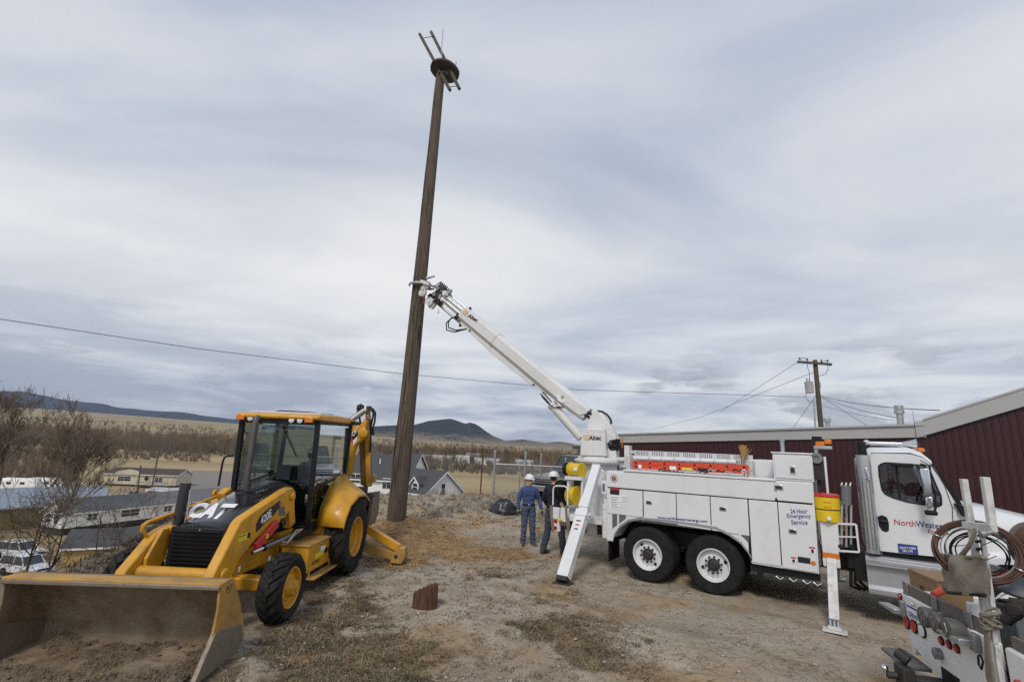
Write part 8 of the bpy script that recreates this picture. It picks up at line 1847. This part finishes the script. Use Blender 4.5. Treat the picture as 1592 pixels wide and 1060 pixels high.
for i, (px, py) in enumerate(spots):
    q = gnd(px, py, VALLEY); p = Vector((q.x, q.y, VALLEY))
    if i < 3: 
        o_ = tree('leafless grey brown tree ' + tl_[i], p, protos[i], 'bark_brown', 'bark_brown', rt.uniform(0, 6), 'trees on the valley floor', rt.uniform(.8, 1.2)); base_trees.append(o_)
    else:
        o_ = copy_tree(base_trees[i % 3]); o_.location = p; o_['label'] = 'leafless grey brown tree ' + tl_[i]; o_.rotation_euler = (0, 0, rt.uniform(0, 6)); s_ = rt.uniform(.7, 1.25); o_.scale = (s_, s_, s_)
# far woods: one mass per colour
def woods(name, label, mat, bands, seed, n_twig=34):
    r_ = np.random.RandomState(seed); V, F_ = [], []; base = 0
    for (pxa, pxb, ya, yb, h0, h1, cnt) in bands:
        for i in range(cnt):
            px = r_.uniform(pxa, pxb); D = ya + (yb - ya) * r_.rand(); d_ = ray(px, 690); x = d_.x / d_.y * D; z = float(height(np.array([x]), np.array([D]), False)[0]); H_ = r_.uniform(h0, h1); W = H_ * r_.uniform(.22, .42)
            a = r_.uniform(0, 2 * np.pi, n_twig); rr = np.sqrt(r_.rand(n_twig)) * W; hz = r_.uniform(.3, 1, n_twig) ** .8 * H_ * (1 - .35 * (rr / W) ** 2); b0 = r_.uniform(0, 1, n_twig) ** 3 * .3 * hz - .6
            tip = np.stack([x + np.cos(a) * rr, D + np.sin(a) * rr, z + hz], 1); bt = np.stack([x + np.cos(a) * rr * .35, D + np.sin(a) * rr * .35, z + b0], 1)
            w = (H_ * .0055 + .03) * r_.uniform(.5, 1.6, n_twig); off = np.stack([np.cos(a + 1.5) * w, np.sin(a + 1.5) * w * .5, np.zeros(n_twig)], 1) + np.stack([w, np.zeros(n_twig), np.zeros(n_twig)], 1) * .7
            V.append(np.concatenate([bt - off, bt + off, tip])); k = np.arange(n_twig); F_.append(np.stack([k, k + n_twig, k + 2 * n_twig], 1) + base); base += 3 * n_twig
    V = np.concatenate(V); F_ = np.concatenate(F_).astype('i4'); me = bpy.data.meshes.new(name); me.vertices.add(len(V)); me.vertices.foreach_set('co', V.ravel().astype('f')); me.loops.add(F_.size); me.loops.foreach_set('vertex_index', F_.ravel()); me.polygons.add(len(F_)); me.polygons.foreach_set('loop_start', np.arange(len(F_), dtype='i4') * 3); me.update()
    return stuff(link(name, me, mat, smooth=0), label, 'woods')
woods('woods', 'brown leafless riverside woods far across the valley', 'wood_brown', [(-60, 400, 330, 470, 8, 18, 620), (-60, 400, 480, 800, 10, 19, 560), (560, 920, 330, 480, 6, 12, 500), (560, 930, 480, 900, 8, 14, 700), (100, 330, 240, 300, 3, 6, 180), (-60, 140, 130, 260, 4, 10, 260)], 1)
woods('willow_thicket', 'rust coloured willow thickets among the far brown woods', 'wood_rust', [(-20, 120, 500, 700, 10, 17, 200), (60, 330, 420, 640, 9, 16, 110), (660, 760, 600, 800, 9, 14, 120), (790, 915, 420, 600, 8, 12, 240)], 2)
woods('grey_woods', 'grey leafless thickets along the far edge of the fields', 'wood_grey', [(120, 400, 300, 420, 5, 10, 260), (560, 920, 230, 360, 4, 8, 420), (-60, 400, 800, 1500, 8, 14, 500), (560, 930, 900, 1800, 8, 13, 400)], 3)
def conifer(label, px, py, h_):
    q = gnd(px, py, VALLEY); p = Vector((q.x, q.y, VALLEY)); o_ = thing('evergreen_tree', label, 'tree', p); MB().cyl((0, 0, -.3), (0, 0, h_ * .9), .25, .05, 8).build('trunk', 'bark_dark', o_)
    r_ = random.Random(int(px)); mb = MB()
    for i in range(420):
        f = r_.random() ** .7; z = h_ * (.08 + .92 * f); R0 = h_ * .27 * (1 - f) + .15; a = r_.uniform(0, 6.28); c = Vector((math.cos(a) * R0 * r_.uniform(.2, 1), math.sin(a) * R0 * r_.uniform(.2, 1), z)); s_ = h_ * .05
        mb.add([c + Vector((r_.uniform(-1, 1), r_.uniform(-1, 1), r_.uniform(-.6, .6))) * s_ for _ in range(3)], [(0, 1, 2)])
    mb.build('crown', 'evergreen', o_, smooth=0, fix=False)
conifer('small dark evergreen at the near edge of the far brown woods left of the ridge', 66, 674, 17)
conifer('small dark evergreen among rust coloured thickets right of the tall pole', 706, 708, 11)
conifer('low dark evergreen next to the small evergreen right of the tall pole', 698, 709, 7)

# ------------------------------------------------------------------ ground cover: dry grass, litter, stones, clods
pmat('grass_dry', (.30, .235, .135), .95, col2=(.155, .115, .06), scale=1.3, amt=.95)
pmat('grass_brown', (.115, .082, .05), .95, col2=(.05, .038, .025), scale=1.3, amt=.9)
pmat('grass_green', (.085, .085, .04), .95, col2=(.14, .115, .06), scale=2)
pmat('stone', (.40, .36, .30), .9, col2=(.27, .235, .19), scale=3, amt=.9)
pmat('clod', (.37, .245, .128), .95, col2=(.24, .15, .072), scale=4, amt=.9)
def scatter(n, xr_, yr_, seed, wfun):
    r_ = np.random.RandomState(seed); x = r_.uniform(*xr_, n * 6); d = r_.uniform(0, 1, n * 6); y = yr_[0] + (yr_[1] - yr_[0]) * d ** 1.35; k = r_.rand(n * 6) < wfun(x, y); x, y = x[k][:n], y[k][:n]; return x, y, height(x, y), r_
CLR = [(1.0, 2.0)]
def blades(name, label, mat, n_tuft, nb, xr_, yr_, seed, wfun, h0, h1, rad, flat=0.0, wid=.0035):
    x, y, z, r_ = scatter(n_tuft, xr_, yr_, seed, wfun); n = len(x); a = r_.uniform(0, 2 * np.pi, (n, nb)); rr = rad * np.sqrt(r_.rand(n, nb)); hs_ = r_.uniform(h0, h1, (n, 1)) * r_.uniform(.4, 1.15, (n, nb)); lean = r_.uniform(.1, .8, (n, nb)) + flat; b = r_.uniform(0, 2 * np.pi, (n, nb))
    bx_, by_ = x[:, None] + np.cos(a) * rr, y[:, None] + np.sin(a) * rr; bz_ = np.repeat(z[:, None], nb, 1) - .008
    lx, ly = np.cos(b) * lean * hs_, np.sin(b) * lean * hs_; up_ = hs_ / np.sqrt(1 + flat * 4); w = wid * (1 + y[:, None] * .06) * np.ones((n, nb))
    px_, py_ = -np.sin(b) * w, np.cos(b) * w
    P = [np.stack([bx_ - px_, by_ - py_, bz_], -1), np.stack([bx_ + px_, by_ + py_, bz_], -1), np.stack([bx_ + lx * .45 + px_ * .7, by_ + ly * .45 + py_ * .7, bz_ + up_ * .65], -1), np.stack([bx_ + lx * .45 - px_ * .7, by_ + ly * .45 - py_ * .7, bz_ + up_ * .65], -1), np.stack([bx_ + lx, by_ + ly, bz_ + up_ * (1 - .3 * lean)], -1)]
    N_ = n * nb; V = np.concatenate([p.reshape(-1, 3) for p in P]); k = np.arange(N_)
    q = np.stack([k, k + N_, k + 2 * N_, k + 3 * N_], 1).ravel(); t_ = np.stack([k + 3 * N_, k + 2 * N_, k + 4 * N_], 1).ravel(); li_ = np.concatenate([q, t_]).astype('i4'); ls = np.concatenate([np.arange(N_) * 4, N_ * 4 + np.arange(N_) * 3]).astype('i4')
    me = bpy.data.meshes.new(name); me.vertices.add(len(V)); me.vertices.foreach_set('co', V.ravel().astype('f')); me.loops.add(len(li_)); me.loops.foreach_set('vertex_index', li_); me.polygons.add(len(ls)); me.polygons.foreach_set('loop_start', ls); me.update(); me.validate()
    return stuff(link(name, me, mat, smooth=0), label, 'grass')
hoe_clear = lambda x, y: ~((x > -5.5) & (x < -2.95) & (y > 5.3) & (y < 10.9))
vw = lambda x, y: np.maximum(veg_mask(x, y), .12 * (x < 1.5)) * hoe_clear(x, y) * (pad_dist(x, y) < 1)
blades('dry_grass', 'dry straw coloured grass tufts in the foreground', 'grass_dry', 2900, 16, (-7, 2.6), (3.6, 12), 1, lambda x, y: vw(x, y) * .8, .03, .11, .09, .5)
blades('brown_grass', 'matted dead brown grass around the backhoe', 'grass_brown', 3000, 16, (-7.2, 2.4), (3.6, 12), 2, lambda x, y: vw(x, y), .03, .09, .11, .7)
blades('green_grass', 'scattered dull green weed clumps in the gravel', 'grass_green', 300, 40, (-4.5, 2.0), (4.5, 11), 3, lambda x, y: vw(x, y) * (vnoise(x * 1.3, y * 1.3, 44) > .2), .03, .09, .10, .3)
blades('straw_litter', 'loose straw litter lying on the gravel', 'grass_dry', 6000, 3, (-6, 7.5), (3.8, 15), 4, lambda x, y: .25 + .5 * (vnoise(x * .8, y * .8, 4) > .1), .05, .13, .14, 3.0, .003)
blades('bank_grass', 'dead weeds and dry grass along the edge of the bank', 'grass_brown', 2600, 14, (-16, -5.6), (6, 22), 5, lambda x, y: ((pad_dist(x, y) < 6) & hoe_clear(x, y)) * .8, .04, .15, .12, 0, .005)
blades('berm_weeds', 'thin dry weeds on the gravel berm behind the pole', 'grass_dry', 900, 10, (-10, 1.5), (16, 24), 6, lambda x, y: (pad_dist(x, y) < 3) * .9, .05, .20, .10, 0, .004)
def stones(name, label, cat, mat, n, xr_, yr_, seed, wfun, s0, s1, pts_=None):
    x, y, z, r_ = scatter(n, xr_, yr_, seed, wfun) if pts_ is None else (*pts_, np.random.RandomState(seed)); n = len(x)
    ico = np.array([(1, .5, .2), (.2, 1, .3), (-.9, .6, .1), (-1, -.4, .2), (0, -1, .1), (.8, -.6, .3), (.3, .2, 1), (-.4, -.1, .9), (0, 0, -.8)]); fc = np.array([(0, 1, 6), (1, 7, 6), (1, 2, 7), (2, 3, 7), (3, 4, 7), (4, 6, 7), (4, 5, 6), (5, 0, 6), (0, 8, 1), (1, 8, 2), (2, 8, 3), (3, 8, 4), (4, 8, 5), (5, 8, 0)]); nv = len(ico)
    s_ = s0 + (s1 - s0) * r_.rand(n) ** 4; sc3 = s_[:, None] * r_.uniform(.6, 1.3, (n, 3)) * np.array([1, 1, .62]); v = ico[None] * (1 + r_.uniform(-.22, .22, (n, nv, 1))) * sc3[:, None, :]
    a = r_.uniform(0, 6.28, n); ca_, sa_ = np.cos(a)[:, None], np.sin(a)[:, None]; V = np.stack([v[..., 0] * ca_ - v[..., 1] * sa_ + x[:, None], v[..., 0] * sa_ + v[..., 1] * ca_ + y[:, None], v[..., 2] + z[:, None] + sc3[:, 2:3] * .25], -1).reshape(-1, 3)
    F_ = (fc[None] + nv * np.arange(n)[:, None, None]).reshape(-1, 3).astype('i4'); me = bpy.data.meshes.new(name); me.vertices.add(len(V)); me.vertices.foreach_set('co', V.ravel().astype('f')); me.loops.add(F_.size); me.loops.foreach_set('vertex_index', F_.ravel()); me.polygons.add(len(F_)); me.polygons.foreach_set('loop_start', np.arange(len(F_), dtype='i4') * 3); me.update()
    return stuff(link(name, me, mat, smooth=0), label, cat)
stones('gravel', 'loose pale gravel stones over the pad', 'gravel', 'stone', 10000, (-6.5, 8), (3.4, 17), 11, lambda x, y: (.22 + .78 * (vnoise(x * .9, y * .9, 71) > .08)) * (1 - soil_mask(x, y)) * (1 - .5 * veg_mask(x, y)), .004, .034)
stones('berm_stones', 'pale stones on the gravel berm', 'stones', 'stone', 2600, (-9, 1), (15.5, 20.5), 12, lambda x, y: np.ones_like(x), .012, .075)
stones('soil_clods', 'clods of freshly dug brown soil around the pole', 'soil', 'clod', 9000, (-5.8, 1.2), (10.2, 16.6), 13, lambda x, y: soil_mask(x, y), .004, .042)
stones('bank_clods', 'dark clods and rubble on the bank', 'soil', 'grass_brown', 1800, (-14, -5.6), (6, 20), 14, lambda x, y: ((pad_dist(x, y) < 5) & hoe_clear(x, y)) * 1.0, .015, .09)
# dirt and turf scooped in and in front of the loader bucket
hx_, hy_ = np.meshgrid(np.linspace(-1.16, 1.06, 90), np.linspace(-5.15, -3.62, 62)); zz_ = .05 + .05 * sstep(-4.2, -3.7, hy_) + .06 * np.exp(-((hy_ + 4.6) / .22) ** 2) + fbm(hx_ * 1.0, hy_, 3.6, 5, 3, .62) * .09; zz_ = zz_ * sstep(-5.15, -4.85, hy_) * sstep(-1.17, -1.02, hx_) * (1 - sstep(.92, 1.07, hx_) * (hy_ < -4.5)) - .02
V = np.stack([hx_.ravel(), hy_.ravel(), zz_.ravel()], 1); nx_ = 90; F_ = [(a, a + 1, a + nx_ + 1, a + nx_) for r0_ in range(61) for a in range(r0_ * nx_, r0_ * nx_ + 89)]
me = bpy.data.meshes.new('scooped_soil'); me.from_pydata([tuple(v) for v in V], [], F_); me.update(); pmat('scooped_soil', (.11, .083, .056), .95, col2=(.18, .14, .098), scale=9, amt=.9, bump=.9, bscale=30)
ob = stuff(link('scooped_soil', me, 'scooped_soil', smooth=80), 'dark soil and torn turf heaped in the loader bucket', 'soil'); ob.location = H.o; ob.rotation_euler = (0, 0, H.rz)
rr_ = np.random.RandomState(3); pk = V[rr_.randint(0, len(V), 1600)] + rr_.uniform(-.01, .01, (1600, 3)); ob = stones('bucket_clods', 'clods and crumbs of dark soil heaped in the loader bucket', 'soil', 'scooped_soil', 0, None, None, 6, None, .004, .028, (pk[:, 0], pk[:, 1], pk[:, 2])); ob.location = H.o; ob.rotation_euler = (0, 0, H.rz)
gv = MB(); r0 = random.Random(4)
for i in range(10000):
    a, b = r0.randrange(1, 89), r0.randrange(1, 61); c = Vector(V[b * nx_ + a]) + Vector((r0.uniform(-.012, .012), r0.uniform(-.012, .012), -.004)); th = r0.uniform(0, 6.28); l_ = r0.uniform(.025, .09); d_ = Vector((math.cos(th) * l_, math.sin(th) * l_, r0.uniform(.1, .9) * l_)); w_ = Vector((-math.sin(th), math.cos(th), 0)) * .003; gv.add([c - w_, c + w_, c + d_], [(0, 1, 2)])
ob = stuff(gv.build('torn_turf', 'grass_dry', smooth=0, fix=False), 'torn dry grass strands on the soil in the loader bucket', 'grass'); ob.location = H.o; ob.rotation_euler = (0, 0, H.rz)

# ------------------------------------------------------------------ air
hz_m = bpy.data.materials.new('haze'); hz_m.use_nodes = True; _t = hz_m.node_tree; _t.nodes.clear()
_v = N(_t, 'ShaderNodeVolumePrincipled', inp={'Color': (.70, .80, 1.0, 1), 'Density': 3.2e-5, 'Anisotropy': .2}); _o = N(_t, 'ShaderNodeOutputMaterial'); L(_t, _v.outputs[0], _o.inputs['Volume']); M['haze'] = hz_m
hb_ = MB().b2((-12500, -300, -60), (12500, 12200, 1200)).build('haze', 'haze', smooth=0); stuff(hb_)
